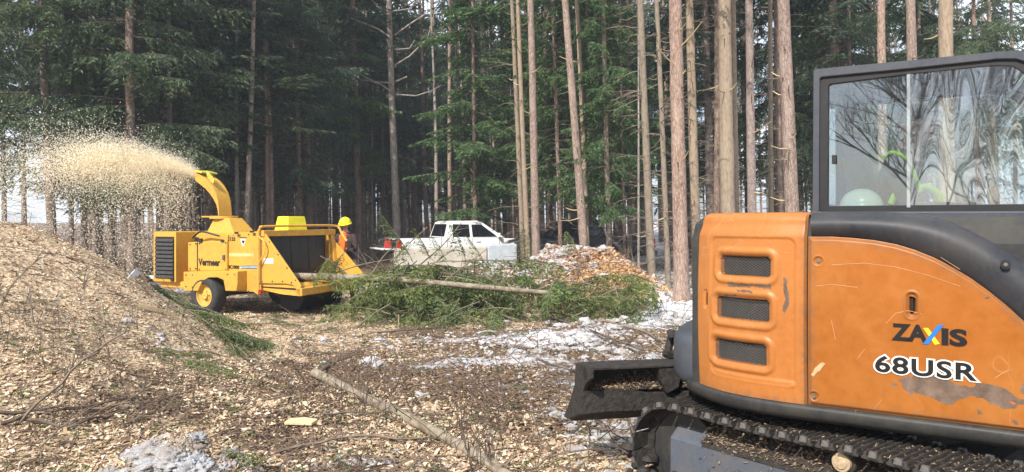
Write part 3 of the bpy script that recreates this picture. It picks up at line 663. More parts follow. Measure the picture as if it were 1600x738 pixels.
for i in range(22):
    y = -9 - i * .75; x = 2.0 - .62 * (-y) * .55 + ((i * 7) % 11 - 5) * (.10 * -y) ; k = i % 2; s = .9 + .025 * -y
    t = empty('bare_tree', (x, y, 0), 'leafless broadleaf tree behind the photographer, mirrored in the cab glass', 'tree', 'bare trees mirrored in the cab glass', i * 1.1)
    t.scale = (s, s, s); put(BT[k], 'branches', t, 'stuff')

# ==================================================================== EXCAVATOR
EX = (2.19, 4.39, 0.0)
ex = empty('excavator', EX, 'orange tail-swing mini excavator with scraped side panel and dark cab on steel tracks', 'excavator')
SX, SY = 1.475, 3.72; CA, SA = cos(radians(32)), sin(radians(32))
def HL(t, v, z): return Vector((SX + CA * t + SA * v, SY - SA * t + CA * v, z))
def HP(px, py, v=0.0):
    q = (px - CX) / F; t = (q * (SY + CA * v) - SX - SA * v) / (CA + SA * q); Y = SY - SA * t + CA * v
    return t, CH + (HY - py) / F * Y
def smooth_curve(pts, n):
    pts = [Vector(p) for p in pts]; out = []
    ex_ = [pts[0] * 2 - pts[1]] + pts + [pts[-1] * 2 - pts[-2]]
    for i in range(1, len(ex_) - 2):
        a, b, c, d = ex_[i - 1:i + 3]
        for k in range(n):
            u = k / n; out.append(.5 * ((2 * b) + (c - a) * u + (2 * a - 5 * b + 4 * c - d) * u * u + (3 * b - a - 3 * c + d) * u ** 3))
    out.append(pts[-1]); return out
REAR = smooth_curve([(0, 0, 0), (-.2, .012, 0), (-.38, .055, 0), (-.52, .13, 0), (-.637, .227, 0)], 40)
ZB, ZT = .78, 1.745
def curve_at(cur, s):
    acc = 0
    for i in range(len(cur) - 1):
        l = (cur[i + 1] - cur[i]).length
        if acc + l >= s or i == len(cur) - 2:
            d = (cur[i + 1] - cur[i]).normalized(); return cur[i] + d * (s - acc), Vector((d.y, -d.x, 0)) * -1
        acc += l
LR = sum((REAR[i + 1] - REAR[i]).length for i in range(len(REAR) - 1))
_tab = []
for i in range(400):
    s = LR * i / 399; p, n = curve_at(REAR, s); wq = HL(p.x, p.y, 0); _tab.append((CX + wq.x / wq.y * F, s, wq.y))
def RP(px, py):
    k = min(_tab, key=lambda e: abs(e[0] - px)); return k[1], CH + (HY - py) / F * k[2]
def sdf_rr(x, z, cx, cz, hx, hz, r):
    dx, dz = abs(x - cx) - hx + r, abs(z - cz) - hz + r
    return math.hypot(max(dx, 0), max(dz, 0)) + min(max(dx, dz), 0) - r
def sstep(a, b, x):
    x = min(1, max(0, (x - a) / (b - a))); return x * x * (3 - 2 * x)
# rear engine cover with three grille openings
wins = []
for (x0, y0, x1, y1) in [(1126, 401, 1203, 433), (1121, 466, 1201, 502), (1118, 531, 1197, 572)]:
    s1, za = RP(x0, y0 + .5 * 0); s0, zb = RP(x1, y1); sm, zt_ = RP((x0 + x1) / 2, y0 + (1 if y0 < 500 else 5)); _, zl = RP((x0 + x1) / 2, y1 - (2 if y0 < 500 else 5))
    wins.append(((s0 + s1) / 2, (zt_ + zl) / 2, abs(s1 - s0) / 2, abs(zt_ - zl) / 2))
rs0, rza = RP(1243, 372); rs1, rzb = RP(1112, 372)
hs, hz_ = RP(1105, 467)
NS, NZ = 130, 170
verts = []; prof = [ZB + (1.695 - ZB) * k / (NZ - 1) for k in range(NZ)]
prow = [(0.0, z) for z in prof] + [(-.05 * (1 - cos(a)), 1.695 + .05 * sin(a)) for a in [pi / 2 * k / 6 for k in range(1, 7)]] + [(-.12, 1.747), (-.3, 1.75)]
grv = RP(1170, 592)
for i in range(NS + 1):
    s = LR * i / NS; p, n = curve_at(REAR, s)
    for off, z in prow:
        endr = sstep(LR - .05, LR, s); dz = -.05 * endr ** 2 * sstep(1.5, 1.7, z)
        d = off - .03 * endr ** 2 - .02 * sstep(.012, 0, s)
        # sloping shoulder above the crease
        d += -.022 * sstep(1.615, 1.70, z)
        d += .012 * sin(min(1, max(0, (z - ZB) / .9)) * pi)
        a = sdf_rr(s, z, (rs0 + rs1) / 2, (1.615 + .86) / 2, (rs1 - rs0) / 2, (1.615 - .86) / 2, .04)
        d -= .007 * sstep(.006, -.008, a)
        for (cx, cz, hx, hzz) in wins:
            e = sdf_rr(s, z, cx, cz, hx, hzz, .018)
            d += .007 * (sstep(.055, .035, e) - sstep(.030, .004, e)) * 1.4 - .006 * sstep(.018, 0.002, e)
            if e < .0005: d -= .035
        g = sdf_rr(s, z, grv[0], grv[1] , .23, .006, .006); d += .006 * sstep(.016, .0, g)
        hsl = sdf_rr(s, z, hs, hz_, .014, .048, .01); d -= .008 * sstep(.006, -.003, hsl)
        if sdf_rr(s, z, hs - .004, hz_, .004, .035, .003) < 0: d -= .02
        verts.append(HL(p.x + n.x * d, p.y + n.y * d, z + dz))
nr = len(prow); faces = []; mi = []
for i in range(NS):
    for j in range(nr - 1):
        faces.append((i * nr + j, (i + 1) * nr + j, (i + 1) * nr + j + 1, i * nr + j + 1))
        s = LR * (i + .5) / NS; z = (prow[j][1] + prow[min(j + 1, nr - 1)][1]) / 2; blk = 0
        if j < NZ - 1:
            for (cx, cz, hx, hzz) in wins:
                if sdf_rr(s, z, cx, cz, hx, hzz, .018) < -.001: blk = 1
            if sdf_rr(s, z, hs - .004, hz_, .004, .035, .003) < 0: blk = 1
        mi.append(blk)
b = MB(); b.v = [tuple(v) for v in verts]; b.f = faces; b.m = mi
EC = b.build('engine_cover', [M['orange2'], M['dark_in']], ex, smooth=True, ang=50); EC['label'] = 'faded orange rounded engine cover with three mesh grilles'
_e = []
for i in range(NS + 1):
    s = LR * i / NS
    for off, z in prow: _e.append(max(sstep(.05, 0, min(s, z - ZB, LR - s)), .7 * max(sstep(.02, .002, abs(sdf_rr(s, z, cx, cz, hx, hzz, .018))) for cx, cz, hx, hzz in wins)))
for (cx, cz, hx, hzz) in wins:
    g = MB(); pitch = .0235; 
    def gp(s, z, dd=-.012):
        p, n = curve_at(REAR, s); dd += .012 * sin(min(1, max(0, (z - ZB) / .9)) * pi); return HL(p.x + n.x * dd, p.y + n.y * dd, z)
    sl = .62; k = -int(hx * 2 / pitch) - 2
    for sg in (1, -1):
        for q in range(-12, 13):
            c0 = q * pitch; pts = []
            for m_ in range(25):
                u = -hx + 2 * hx * m_ / 24; zz = sg * (u - c0) * sl
                if abs(zz) < hzz: pts.append(gp(cx + u, cz + zz, -.012 + .001 * sg))
            if len(pts) > 2: g.tube([pts[0], pts[len(pts) // 2], pts[-1]], .0010, 4)
    g.build('mesh_grille', M['wire'], ex)
def poly_sd(P, poly):
    P = np.asarray(P); d = np.full(len(P), 1e9); ins = np.zeros(len(P), bool)
    for (x0, y0), (x1, y1) in zip(poly, poly[1:] + poly[:1]):
        ex_, ey = x1 - x0, y1 - y0; u = np.clip(((P[:, 0] - x0) * ex_ + (P[:, 1] - y0) * ey) / (ex_ * ex_ + ey * ey + 1e-9), 0, 1)
        d = np.minimum(d, np.hypot(P[:, 0] - x0 - u * ex_, P[:, 1] - y0 - u * ey)); c = ((y0 > P[:, 1]) != (y1 > P[:, 1])) & (P[:, 0] < ex_ * (P[:, 1] - y0) / (ey + 1e-12) + x0); ins ^= c
    return np.where(ins, -d, d)
SCUFFS = [[(1405, 592), (1413, 589), (1430, 586), (1450, 586), (1470, 590), (1490, 597), (1502, 603), (1522, 607), (1527, 600), (1545, 599), (1562, 604), (1580, 613), (1590, 622), (1600, 624), (1622, 628), (1600, 632), (1590, 632), (1586, 640), (1566, 639), (1550, 630), (1535, 623), (1515, 620), (1500, 624), (1490, 632), (1478, 632), (1463, 626), (1445, 617), (1428, 613), (1424, 619), (1418, 612), (1410, 605)],
    [(1580, 655), (1588, 657), (1594, 666), (1586, 665)], [(1527, 640), (1532, 644), (1536, 646), (1527, 649)], [(1594, 596), (1602, 600), (1604, 618), (1595, 614)], [(1392, 600), (1404, 600), (1404, 604), (1393, 603)], [(1534, 467.5), (1560, 460), (1560, 462), (1540, 468.5)],
    [(1136, 441), (1160, 443), (1195, 445), (1206, 446), (1206, 453), (1196, 451), (1160, 448), (1138, 448)], [(1224, 434), (1231, 438), (1230, 452), (1234, 466), (1231, 480), (1226, 490), (1222, 484), (1227, 468), (1224, 452)], [(1150, 452), (1175, 455), (1175, 458), (1152, 456)], [(1128, 460), (1150, 461), (1148, 464), (1130, 463)]]
def scuff_attr(o, edges):
    me = o.data; V = np.empty(len(me.vertices) * 3); me.vertices.foreach_get('co', V); V = V.reshape(-1, 3) + np.array(EX)
    P = np.stack([CX + V[:, 0] / V[:, 1] * F, HY - (V[:, 2] - CH) / V[:, 1] * F], 1); d = np.min([poly_sd(P, p) for p in SCUFFS], axis=0)
    a = me.attributes.new('scuff', 'FLOAT', 'POINT'); a.data.foreach_set('value', (-d).astype(np.float32))
    e = me.attributes.new('rim', 'FLOAT', 'POINT'); e.data.foreach_set('value', np.asarray(edges, dtype=np.float32))
def wear(m):
    """scraped-off paint (grey-brown primer with ragged edges), dust packed along the panel rims"""
    t = m.node_tree; b = t.nodes['Principled BSDF']; c = b.inputs['Base Color'].links[0].from_socket; v = coords(t)
    a = t.nodes.new('ShaderNodeAttribute'); a.attribute_name = 'scuff'; n = noise(t, 26, 8, .75, v); n2 = noise(t, 7, 6, .7, v); n3 = noise(t, 90, 4, .6, v)
    f = math_(t, 'ADD', a.outputs['Fac'], math_(t, 'MULTIPLY', math_(t, 'SUBTRACT', n, .5), 14.0)); edge = ramp(t, [(.0, (0, 0, 0)), (.10, (1, 1, 1))], f)
    pr = ramp(t, [(.3, (.07, .045, .032)), (.5, (.16, .11, .08)), (.72, (.28, .20, .15))], n2); pr = mixc(t, ramp(t, [(.62, (0, 0, 0)), (.68, (1, 1, 1))], noise(t, 18, 5, .6, v)), pr, (.62, .13, .03))
    nick = ramp(t, [(.715, (0, 0, 0)), (.73, (1, 1, 1))], noise(t, 38, 6, .8, v)); c = mixc(t, math_(t, 'MULTIPLY', nick, .8), c, (.13, .08, .05))
    r = t.nodes.new('ShaderNodeAttribute'); r.attribute_name = 'rim'
    du = math_(t, 'MULTIPLY', r.outputs['Fac'], ramp(t, [(.35, (0, 0, 0)), (.65, (1, 1, 1))], n)); c = mixc(t, math_(t, 'MULTIPLY', du, .75), c, (.16, .10, .06))
    fade = ramp(t, [(.45, (0, 0, 0)), (.75, (.55, .55, .55))], noise(t, 1.8, 5, .6, v)); c = mixc(t, fade, c, tuple(min(1, q * 1.25 + .03) for q in (.38, .145, .02)))
    st = ramp(t, [(.60, (0, 0, 0)), (.68, (.45, .45, .45))], noise(t, 6, 6, .7, coords(t, 'Object', (14, 14, .6)))); c = mixc(t, st, c, (.26, .12, .05))
    c = mixc(t, edge, c, pr); t.links.new(c, b.inputs['Base Color'])
    rr = mixc(t, edge, (.40, .40, .40), (.85, .85, .85)); t.links.new(rr, b.inputs['Roughness'])
wear(M['orange']); wear(M['orange2']); scuff_attr(EC, _e)
def patch(name, pts, mat, fn, lift, n_j=2, amp=1.2, seed=1):
    r = random.Random(seed); P = []
    for i in range(len(pts)):
        a, c = pts[i], pts[(i + 1) % len(pts)]
        for k in range(n_j):
            u = k / n_j; P.append((a[0] + (c[0] - a[0]) * u + r.uniform(-amp, amp), a[1] + (c[1] - a[1]) * u + r.uniform(-amp, amp)))
    b = MB(); top = [fn(x, y, lift) for x, y in P]; bot = [fn(x, y, lift - .002) for x, y in P]
    b.loft([bot, top], True); return b.build(name, mat, ex)
def rear_pt(px, py, lift):
    s, z = RP(px, py); p, n = curve_at(REAR, s); d = .012 * sin(min(1, max(0, (z - ZB) / .9)) * pi) - .0055 + lift
    return HL(p.x + n.x * d, p.y + n.y * d, z)
# body core behind the panels
BODY = [(1.25, .03), (0, .03), (-.2, .042), (-.38, .085), (-.52, .155), (-.625, .235), (-.672, .262), (-.715, .42), (-.74, .7), (-.74, 1.2), (-.68, 1.55), (-.5, 1.8), (-.3, 1.9), (1.25, 1.9)]
b = MB(); b.loft([[HL(t, v, .74) for t, v in BODY], [HL(t, v, 1.60) for t, v in BODY], [HL(t * .985 + .006, .95 + (v - .95) * .985, 1.685) for t, v in BODY], [HL(t * .95 + .02, .95 + (v - .95) * .95, 1.72) for t, v in BODY]])
b.build('body_core', M['skirt'], ex, bevel=.0)
b = MB(); b.hexa([HL(*p) for p in [(-.66, .35, 1.60), (-.05, .12, 1.60), (-.05, 1.8, 1.60), (-.66, 1.5, 1.60), (-.62, .38, 1.742), (-.03, .1, 1.742), (-.03, 1.8, 1.742), (-.6, 1.5, 1.742)]])
b.build('engine_deck', M['orange2'], ex, bevel=.02)
# counterweight
CWp = smooth_curve([(-.60, .27, 0), (-.70, .27, 0), (-.80, .345, 0), (-.865, .50, 0), (-.92, .8, 0), (-.93, 1.1, 0), (-.88, 1.4, 0), (-.70, 1.75, 0), (-.5, 1.88, 0)], 6)
poly = [(p.x, p.y) for p in CWp]
def inset(poly, k): return [((t + .2) * k - .2, .95 + (v - .95) * k) for t, v in poly]
b = MB(); b.loft([[HL(t, v, z) for t, v in inset(poly, k)] for k, z in [(.93, .735), (.985, .77), (1, .82), (1, .98), (.99, 1.015), (.965, 1.035), (.8, 1.05)]])
b.build('counterweight', M['cabgrey'], ex, smooth=True, ang=50)
# lower skirt
path = [(1.3, 0), (.9, 0), (.5, 0), (.2, 0)] + [(p.x, p.y) for p in REAR[::12]] + [(-.70, .29), (-.74, .45), (-.76, .8)]
loops = []
PR = [(-.10, .779), (-.004, .779), (.012, .772), (.016, .760), (.012, .725), (-.015, .700), (-.05, .688), (-.30, .68), (-.30, .74)]
for i, (t, v) in enumerate(path):
    a = Vector(path[max(i - 1, 0)] + (0,)); c = Vector(path[min(i + 1, len(path) - 1)] + (0,)); d = (c - a).normalized(); n = -Vector((-d.y, d.x, 0)) * -1
    n = Vector((d.y, -d.x, 0)) * -1
    loops.append([HL(t + n.x * o, v + n.y * o, z) for o, z in PR])
b = MB(); b.loft(loops); b.build('lower_skirt', M['skirt'], ex, smooth=True, ang=50)
# side cover
topc = [HP(x, y) for x, y in [(1268, 370), (1300, 370), (1330, 372), (1365, 375.5), (1400, 382), (1430, 391), (1460, 403), (1490, 418.5), (1520, 437), (1545, 455), (1570, 475), (1600, 502), (1640, 545), (1690, 610)]]
def ztop(t):
    if t <= topc[0][0]: return topc[0][1]
    for a, c in zip(topc, topc[1:]):
        if t <= c[0]: u = (t - a[0]) / (c[0] - a[0]); return a[1] + (c[1] - a[1]) * u
    return topc[-1][1]
T1 = topc[-1][0]; NT_, NZ2 = 230, 200
hx, hz2 = HP(1425, 477); b1 = HP(1279, 408); b2 = HP(1272, 619)
def side_off(t, z):
    d = .016 * sin(min(1, max(0, (z - ZB) / .9)) * pi)
    e = min(t - .008, z - ZB, (ztop(t) - z)); d -= .014 * (1 - sstep(0, .02, e))
    h = sdf_rr(t, z, hx, hz2, .026, .062, .026); d += .003 * sstep(.012, .004, h) - .014 * sstep(.002, -.012, h)
    if sdf_rr(t, z, hx, hz2, .011, .040, .011) < 0: d -= .02
    for bx, bz in (b1, b2):
        r = math.hypot(t - bx, z - bz); d += .002 * sstep(.032, .026, r) - .010 * sstep(.025, .015, r)
    dent = math.exp(-((t - .62) / .09) ** 2 - ((z - 1.03) / .05) ** 2); d -= .006 * dent
    return d
vs, fs, mi = [], [], []
for i in range(NT_ + 1):
    t = .008 + (T1 - .008) * i / NT_; zt = ztop(t)
    for j in range(NZ2 + 1):
        z = ZB + (zt - ZB) * j / NZ2; vs.append(HL(t, -side_off(t, z), z))
for i in range(NT_):
    for j in range(NZ2):
        k = i * (NZ2 + 1) + j; fs.append((k, k + NZ2 + 1, k + NZ2 + 2, k + 1))
        t = .008 + (T1 - .008) * (i + .5) / NT_; z = ZB + (ztop(t) - ZB) * (j + .5) / NZ2; mi.append(1 if sdf_rr(t, z, hx, hz2, .010, .039, .010) < 0 else 0)
b = MB(); b.v = [tuple(v) for v in vs]; b.f = fs; b.m = mi
SCV = b.build('side_cover', [M['orange'], M['dark_in']], ex, smooth=True, ang=60); SCV['label'] = 'orange side cover with model lettering and scraped paint'
_e = []
for i in range(NT_ + 1):
    t = .008 + (T1 - .008) * i / NT_; zt = ztop(t)
    for j in range(NZ2 + 1): z = ZB + (zt - ZB) * j / NZ2; _e.append(max(sstep(.06, 0, min(t - .008, z - ZB, zt - z)), .8 * sstep(.02, 0, abs(sdf_rr(t, z, hx, hz2, .026, .062, .026)))))
scuff_attr(SCV, _e)
def side_pt(px, py, lift): t, z = HP(px, py); return HL(t, -(.016 * sin(min(1, max(0, (z - ZB) / .9)) * pi) + lift), z)
for bx, bz in (b1, b2):
    b = MB(); b.cyl(HL(bx, -.008, bz), HL(bx, .01, bz), .010, 6); b.build('cover_bolt', M['steel'], ex)
b = MB(); b.cyl(HL(hx, -.004, hz2 - .032), HL(hx, -.004, hz2 + .032), .006, 8); b.build('latch', M['black'], ex)
M['scratch'] = plain('pale_scratch', (.62, .36, .19), .7, bmp=0)
for k, pl in enumerate([[(1300, 414), (1350, 411), (1400, 417), (1450, 430), (1500, 447)], [(1275, 447), (1300, 444), (1340, 449)], [(1470, 402), (1500, 421)], [(1340, 560), (1352, 545)], [(1365, 640), (1378, 624)], [(1385, 505), (1400, 489), (1420, 485), (1440, 490)], [(1555, 590), (1570, 580), (1582, 577)], [(1300, 500), (1306, 530)], [(1330, 660), (1338, 640)]]):
    for a, c in zip(pl, pl[1:]):
        n_ = Vector((-(c[1] - a[1]), c[0] - a[0])).normalized() * .26
        q_ = [(a[0] + n_.x, a[1] + n_.y), (c[0] + n_.x, c[1] + n_.y), (c[0] - n_.x, c[1] - n_.y), (a[0] - n_.x, a[1] - n_.y)]
        b = MB(); b.loft([[side_pt(x, y, .0005) for x, y in q_], [side_pt(x, y, .0016) for x, y in q_]]); b.build('scratch', M['scratch'], ex)
patch('scratch', [(1268, 586), (1274, 574), (1286, 566), (1290, 568), (1282, 578), (1272, 588)], M['scratch'], side_pt, .0020, 3, 1.0, 90)
def side_basis(px0, py0, px1, py1):
    a = side_pt(px0, py0, 0); c = side_pt(px1, py1, 0); return a, c
nrm = (HL(0, -1, 0) - HL(0, 0, 0)).normalized()
def side_text(name, txt, cx, cy, x0, x1, h_px, mat, offset, lift, shear=0, space=1.0, tw=None):
    t, z = HP(cx, cy); t0, _ = HP(x0, cy); t1, _ = HP(x1, cy); Yd = SY - SA * t; size_h = h_px / F * Yd
    me = text_mesh(txt, 1.0, 0, 0, 0, space); xs = [v.co.x for v in me.vertices]; ys = [v.co.y for v in me.vertices]; wid = max(xs) - min(xs); hei = max(ys) - min(ys)
    sz = size_h / hei; sxx = (t1 - t0) / (wid * sz)
    P = HL(t, 0, z) + nrm * (.016 * sin((z - ZB) / .9 * pi) + lift)
    o = place_text(name, txt, sz, P, HL(1, 0, 0) - HL(0, 0, 0), (0, 0, 1), ex, mat, offset, sxx, shear, 0, space); return o
side_text('lettering', 'ZA', 1421.5, 521, 1396, 1447, 24, M['decal_black'], .0045, .0022)['label'] = 'black ZA of the ZAXIS lettering'
side_text('lettering', 'IS', 1490, 528, 1473, 1508, 24, M['decal_black'], .0045, .0022)['label'] = 'black IS of the ZAXIS lettering'
def quad(name, pts, mat, lift):
    b = MB(); b.loft([[side_pt(x, y, lift - .0015) for x, y in pts], [side_pt(x, y, lift) for x, y in pts]]); return b.build(name, mat, ex)
quad('logo_stroke', [(1443, 512), (1450.5, 512), (1468.5, 536.5), (1461, 538)], M['logo_yellow'], .0030)
quad('logo_stroke', [(1442, 537), (1451, 537), (1475, 507), (1466, 507)], M['logo_blue'], .0040)
side_text('lettering', '68USR', 1443, 575.5, 1366, 1521, 25, M['decal_white'], .0085, .0020, 0, 1.08)['label'] = 'white outline of the 68USR lettering'
side_text('lettering', '68USR', 1443, 575.5, 1366, 1521, 25, M['decal_black'], .0026, .0038, 0, 1.08)['label'] = 'black 68USR lettering'
# fairing over the side cover
A = [(1268, 369), (1300, 369), (1330, 370.5), (1365, 374.5), (1400, 381), (1430, 390), (1460, 402), (1490, 417.5), (1520, 436), (1545, 454), (1570, 474), (1600, 501), (1640, 544), (1690, 609)]
B = [(1270, 333), (1300, 332), (1335, 331.5), (1372, 331.5), (1410, 333), (1448, 337.5), (1482, 345.5), (1516, 357.5), (1548, 372), (1575, 387.5), (1600, 404), (1632, 430), (1680, 478), (1740, 550)]
loops = []
for a, c in zip(A, B):
    ta, za = HP(*a); tb, zb = HP(*c, v=.06)
    L = []
    for k in range(13):
        u = k / 12; v = .012 - .05 * sin(u * pi * .62) ** .9 + .085 * u ** 3.2; L.append(HL(ta + (tb - ta) * u, v, za + (zb - za) * (u + .10 * sin(u * pi) * 0) ))
    L = [HL(ta, .06, za)] + L + [HL(tb + .002, .12, zb + .002), HL(tb + .003, .52, zb + .004), HL(tb, .52, zb - .05), HL(ta, .3, za)]
    loops.append(L)
b = MB(); b.loft(loops); b.build('fairing', M['dgrey'], ex, smooth=True, ang=40)
t, z = HP(1571, 413); 
b = MB(); b.cyl(HL(t, -.040, z), HL(t, .0, z), .020, 14); b.build('fairing_bolt_recess', M['black'], ex)
b = MB(); b.cyl(HL(t, -.047, z), HL(t, .0, z), .009, 6); b.build('fairing_bolt', M['steel'], ex)
# ---- cab
VC = .50
def cp(px, py, v=VC): return HP(px, py, v)
outer = [cp(1270, 345), cp(1271.5, 112), cp(1274, 108.5), cp(1420, 95), cp(1560, 81), cp(1592, 79.5), (0, 0), (0, 0), (0, 0)]
tf = outer[5][0]; outer[6] = (tf + .10, 2.50); outer[7] = (tf + .20, 2.36); outer[8] = (tf + .42, outer[0][1])
inner = [cp(1280, 331), cp(1281, 124), cp(1284, 121), cp(1420, 108), cp(1560, 93), cp(1588, 93), (tf + .07, 2.46), (tf + .15, 2.34), (tf + .36, outer[0][1] + .045)]
inner2 = [cp(1293, 322), cp(1294, 134), cp(1297, 131), cp(1420, 115.5), cp(1555, 102), cp(1582, 103), (tf + .035, 2.42), (tf + .11, 2.30), (tf + .32, cp(1293, 322)[1])]
def ring(po, pi_, v0, v1, mat, name, bev=.006):
    b = MB(); lo = [[HL(t, v0, z) for t, z in po], [HL(t, v1, z) for t, z in po], [HL(t, v1, z) for t, z in pi_], [HL(t, v0, z) for t, z in pi_]]
    b.loft(lo + [lo[0]], cap=False); return b.build(name, mat, ex, bevel=bev)
for v0, v1, s in ((VC - .005, VC + .06, 1), (1.46, 1.53, -1)): ring(outer, inner, v0, v1, M['cabgrey'], 'cab_side_frame', .012)
for v0, v1 in ((VC + .012, VC + .05), (1.47, 1.51)): ring([(a[0] + .0, a[1]) for a in inner], inner2, v0, v1, M['black'], 'window_frame', .004)
topf = tf
b = MB(); tl = outer[2][0]
b.hexa([HL(*p) for p in [(tl, VC + .01, 2.515), (tf + .02, VC + .01, 2.515), (tf + .02, 1.52, 2.515), (tl, 1.52, 2.515), (tl + .01, VC + .03, 2.55), (tf, VC + .03, 2.55), (tf, 1.50, 2.55), (tl + .01, 1.50, 2.55)]])
b.build('cab_roof', M['cabgrey'], ex, bevel=.01)
b = MB(); b.hexa([HL(*p) for p in [(tl + .05, VC + .07, 2.49), (tf, VC + .07, 2.49), (tf, 1.45, 2.49), (tl + .05, 1.45, 2.49), (tl + .05, VC + .07, 2.513), (tf, VC + .07, 2.513), (tf, 1.45, 2.513), (tl + .05, 1.45, 2.513)]]); b.build('roof_liner', M['trimgrey'], ex)
t0 = outer[0][0]
for (za, zb) in ((outer[0][1], 1.80), (2.44, 2.51)):
    b = MB(); b.hexa([HL(*p) for p in [(t0, VC + .06, za), (t0 + .05, VC + .06, za), (t0 + .05, 1.46, za), (t0, 1.46, za), (t0, VC + .06, zb), (t0 + .05, VC + .06, zb), (t0 + .05, 1.46, zb), (t0, 1.46, zb)]]); b.build('rear_crossbar', M['cabgrey'], ex)
b = MB(); b.hexa([HL(*p) for p in [(tf + .36, VC + .06, 1.70), (tf + .42, VC + .06, 1.70), (tf + .42, 1.46, 1.70), (tf + .36, 1.46, 1.70), (tf + .33, VC + .06, 1.80), (tf + .38, VC + .06, 1.80), (tf + .38, 1.46, 1.80), (tf + .33, 1.46, 1.80)]]); b.build('front_crossbar', M['cabgrey'], ex)
# lower cab side: dark panel with low window
lowp = [(t0, 1.0), (tf + .5, 1.0), (tf + .42, outer[0][1] - .002), (t0, outer[0][1] - .002)]
b = MB(); b.prism([HL(t, VC + .02, z) for t, z in lowp], HL(0, .04, 0) - HL(0, 0, 0)); b.build('lower_cab_panel', M['black'], ex)
lw = [cp(1519, 341, VC), cp(1519, 470, VC), cp(1680, 470, VC), cp(1680, 341, VC)]
lw2 = [(lw[0][0] + .02, lw[0][1] - .02), (lw[1][0] + .02, lw[1][1]), (lw[2][0], lw[2][1]), (lw[3][0], lw[3][1] - .02)]
b = MB(); b.prism([HL(t, VC - .004, z) for t, z in lw], HL(0, .02, 0) - HL(0, 0, 0)); b.build('lower_window_frame', M['dgrey'], ex)
# cab glass: a clear sheet that mirrors sky and bare trees
def glass(name, refl, tint, distort=0.0, haze=0.0, hcol=(.5, .55, .62)):
    m, t, b = newmat(name); t.nodes.remove(b)
    tr = t.nodes.new('ShaderNodeBsdfTransparent'); tr.inputs[0].default_value = rgba(tint); gl = t.nodes.new('ShaderNodeBsdfGlossy'); gl.inputs['Roughness'].default_value = .01; gl.inputs['Color'].default_value = (.9, .95, 1, 1)
    fr = t.nodes.new('ShaderNodeFresnel'); fr.inputs['IOR'].default_value = 1.5
    mr = t.nodes.new('ShaderNodeMapRange'); mr.inputs['To Min'].default_value = refl; t.links.new(fr.outputs[0], mr.inputs[0])
    if distort:
        v = coords(t, 'Object', (1, 1, .32)); n = t.nodes.new('ShaderNodeTexNoise'); n.inputs['Scale'].default_value = 3.4; n.inputs['Detail'].default_value = .5; n.inputs['Distortion'].default_value = .9; t.links.new(v, n.inputs['Vector'])
        bp = t.nodes.new('ShaderNodeBump'); bp.inputs['Strength'].default_value = 1; bp.inputs['Distance'].default_value = distort; t.links.new(n.outputs[0], bp.inputs['Height']); t.links.new(bp.outputs[0], gl.inputs['Normal'])
    ms = t.nodes.new('ShaderNodeMixShader'); t.links.new(mr.outputs[0], ms.inputs[0]); t.links.new(tr.outputs[0], ms.inputs[1]); t.links.new(gl.outputs[0], ms.inputs[2])
    df = t.nodes.new('ShaderNodeBsdfDiffuse'); df.inputs[0].default_value = rgba(hcol)
    m2 = t.nodes.new('ShaderNodeMixShader'); m2.inputs[0].default_value = haze; t.links.new(ms.outputs[0], m2.inputs[1]); t.links.new(df.outputs[0], m2.inputs[2])
    t.links.new(m2.outputs[0], t.nodes['Material Output'].inputs[0]); return m
G1 = glass('clear_cab_glass', .105, (.92, .97, .96), 0, .015); G2 = glass('warped_cab_plastic', .18, (.92, .95, .95), .020, .02); G3 = glass('far_cab_glass', .05, (.93, .97, .96))
def pane(name, pts, v, mat, th=.005, label=None):
    b = MB(); b.prism([HL(t, v, z) for t, z in pts], HL(0, th, 0) - HL(0, 0, 0)); o = b.build(name, mat, ex)
    if label: o['label'] = label
    return o
xs = cp(1424, 200)[0]; i2 = inner2
zc = [i2[3][1] + .012, i2[0][1] - .012]
def grow(p, k=.012): return p
pane('window_pane', [(i2[0][0] - .01, zc[1]), (i2[1][0] - .01, i2[1][1] + .01), (xs, i2[3][1] + .012), (xs, zc[1])], VC + .030, G1, label='clear rear pane mirroring bare trees')
pane('window_pane', [(xs - .02, zc[1]), (xs - .02, i2[3][1] + .010), (i2[4][0], i2[4][1] + .010), (i2[5][0] + .01, i2[5][1] + .008), (i2[6][0] + .01, i2[6][1] + .008), (i2[7][0] + .01, i2[7][1]), (i2[8][0] + .01, zc[1])], VC + .018, G2, label='warped front pane with swirling reflections')
b = MB(); b.hexa([HL(*p) for p in [(xs - .022, VC + .008, zc[1]), (xs - .005, VC + .008, zc[1]), (xs - .005, VC + .017, zc[1]), (xs - .022, VC + .017, zc[1]), (xs - .022, VC + .008, i2[3][1]), (xs - .005, VC + .008, i2[3][1]), (xs - .005, VC + .017, i2[3][1]), (xs - .022, VC + .017, i2[3][1])]]); b.build('pane_edge_strip', glass('pale_strip', .3, (.6, .66, .66), 0, .35, (.6, .65, .65)), ex)
pane('window_pane', [(i2[0][0], zc[1]), (i2[1][0], i2[1][1] + .01), (i2[5][0], i2[5][1] + .008), (i2[7][0], i2[7][1]), (i2[8][0], zc[1])], 1.485, G3, label='far side door glass')
pane('window_pane', lw2, VC - .012, glass('low_window', .22, (.3, .36, .36), .03, .06), label='small low window beside the fairing')
b = MB(); b.hexa([HL(*p) for p in [(t0 + .02, VC + .06, 1.80), (t0 + .026, VC + .06, 1.80), (t0 + .026, 1.46, 1.80), (t0 + .02, 1.46, 1.80), (t0 + .02, VC + .06, 2.44), (t0 + .026, VC + .06, 2.44), (t0 + .026, 1.46, 2.44), (t0 + .02, 1.46, 2.44)]]); b.build('window_pane', G3, ex)['label'] = 'rear cab glass'
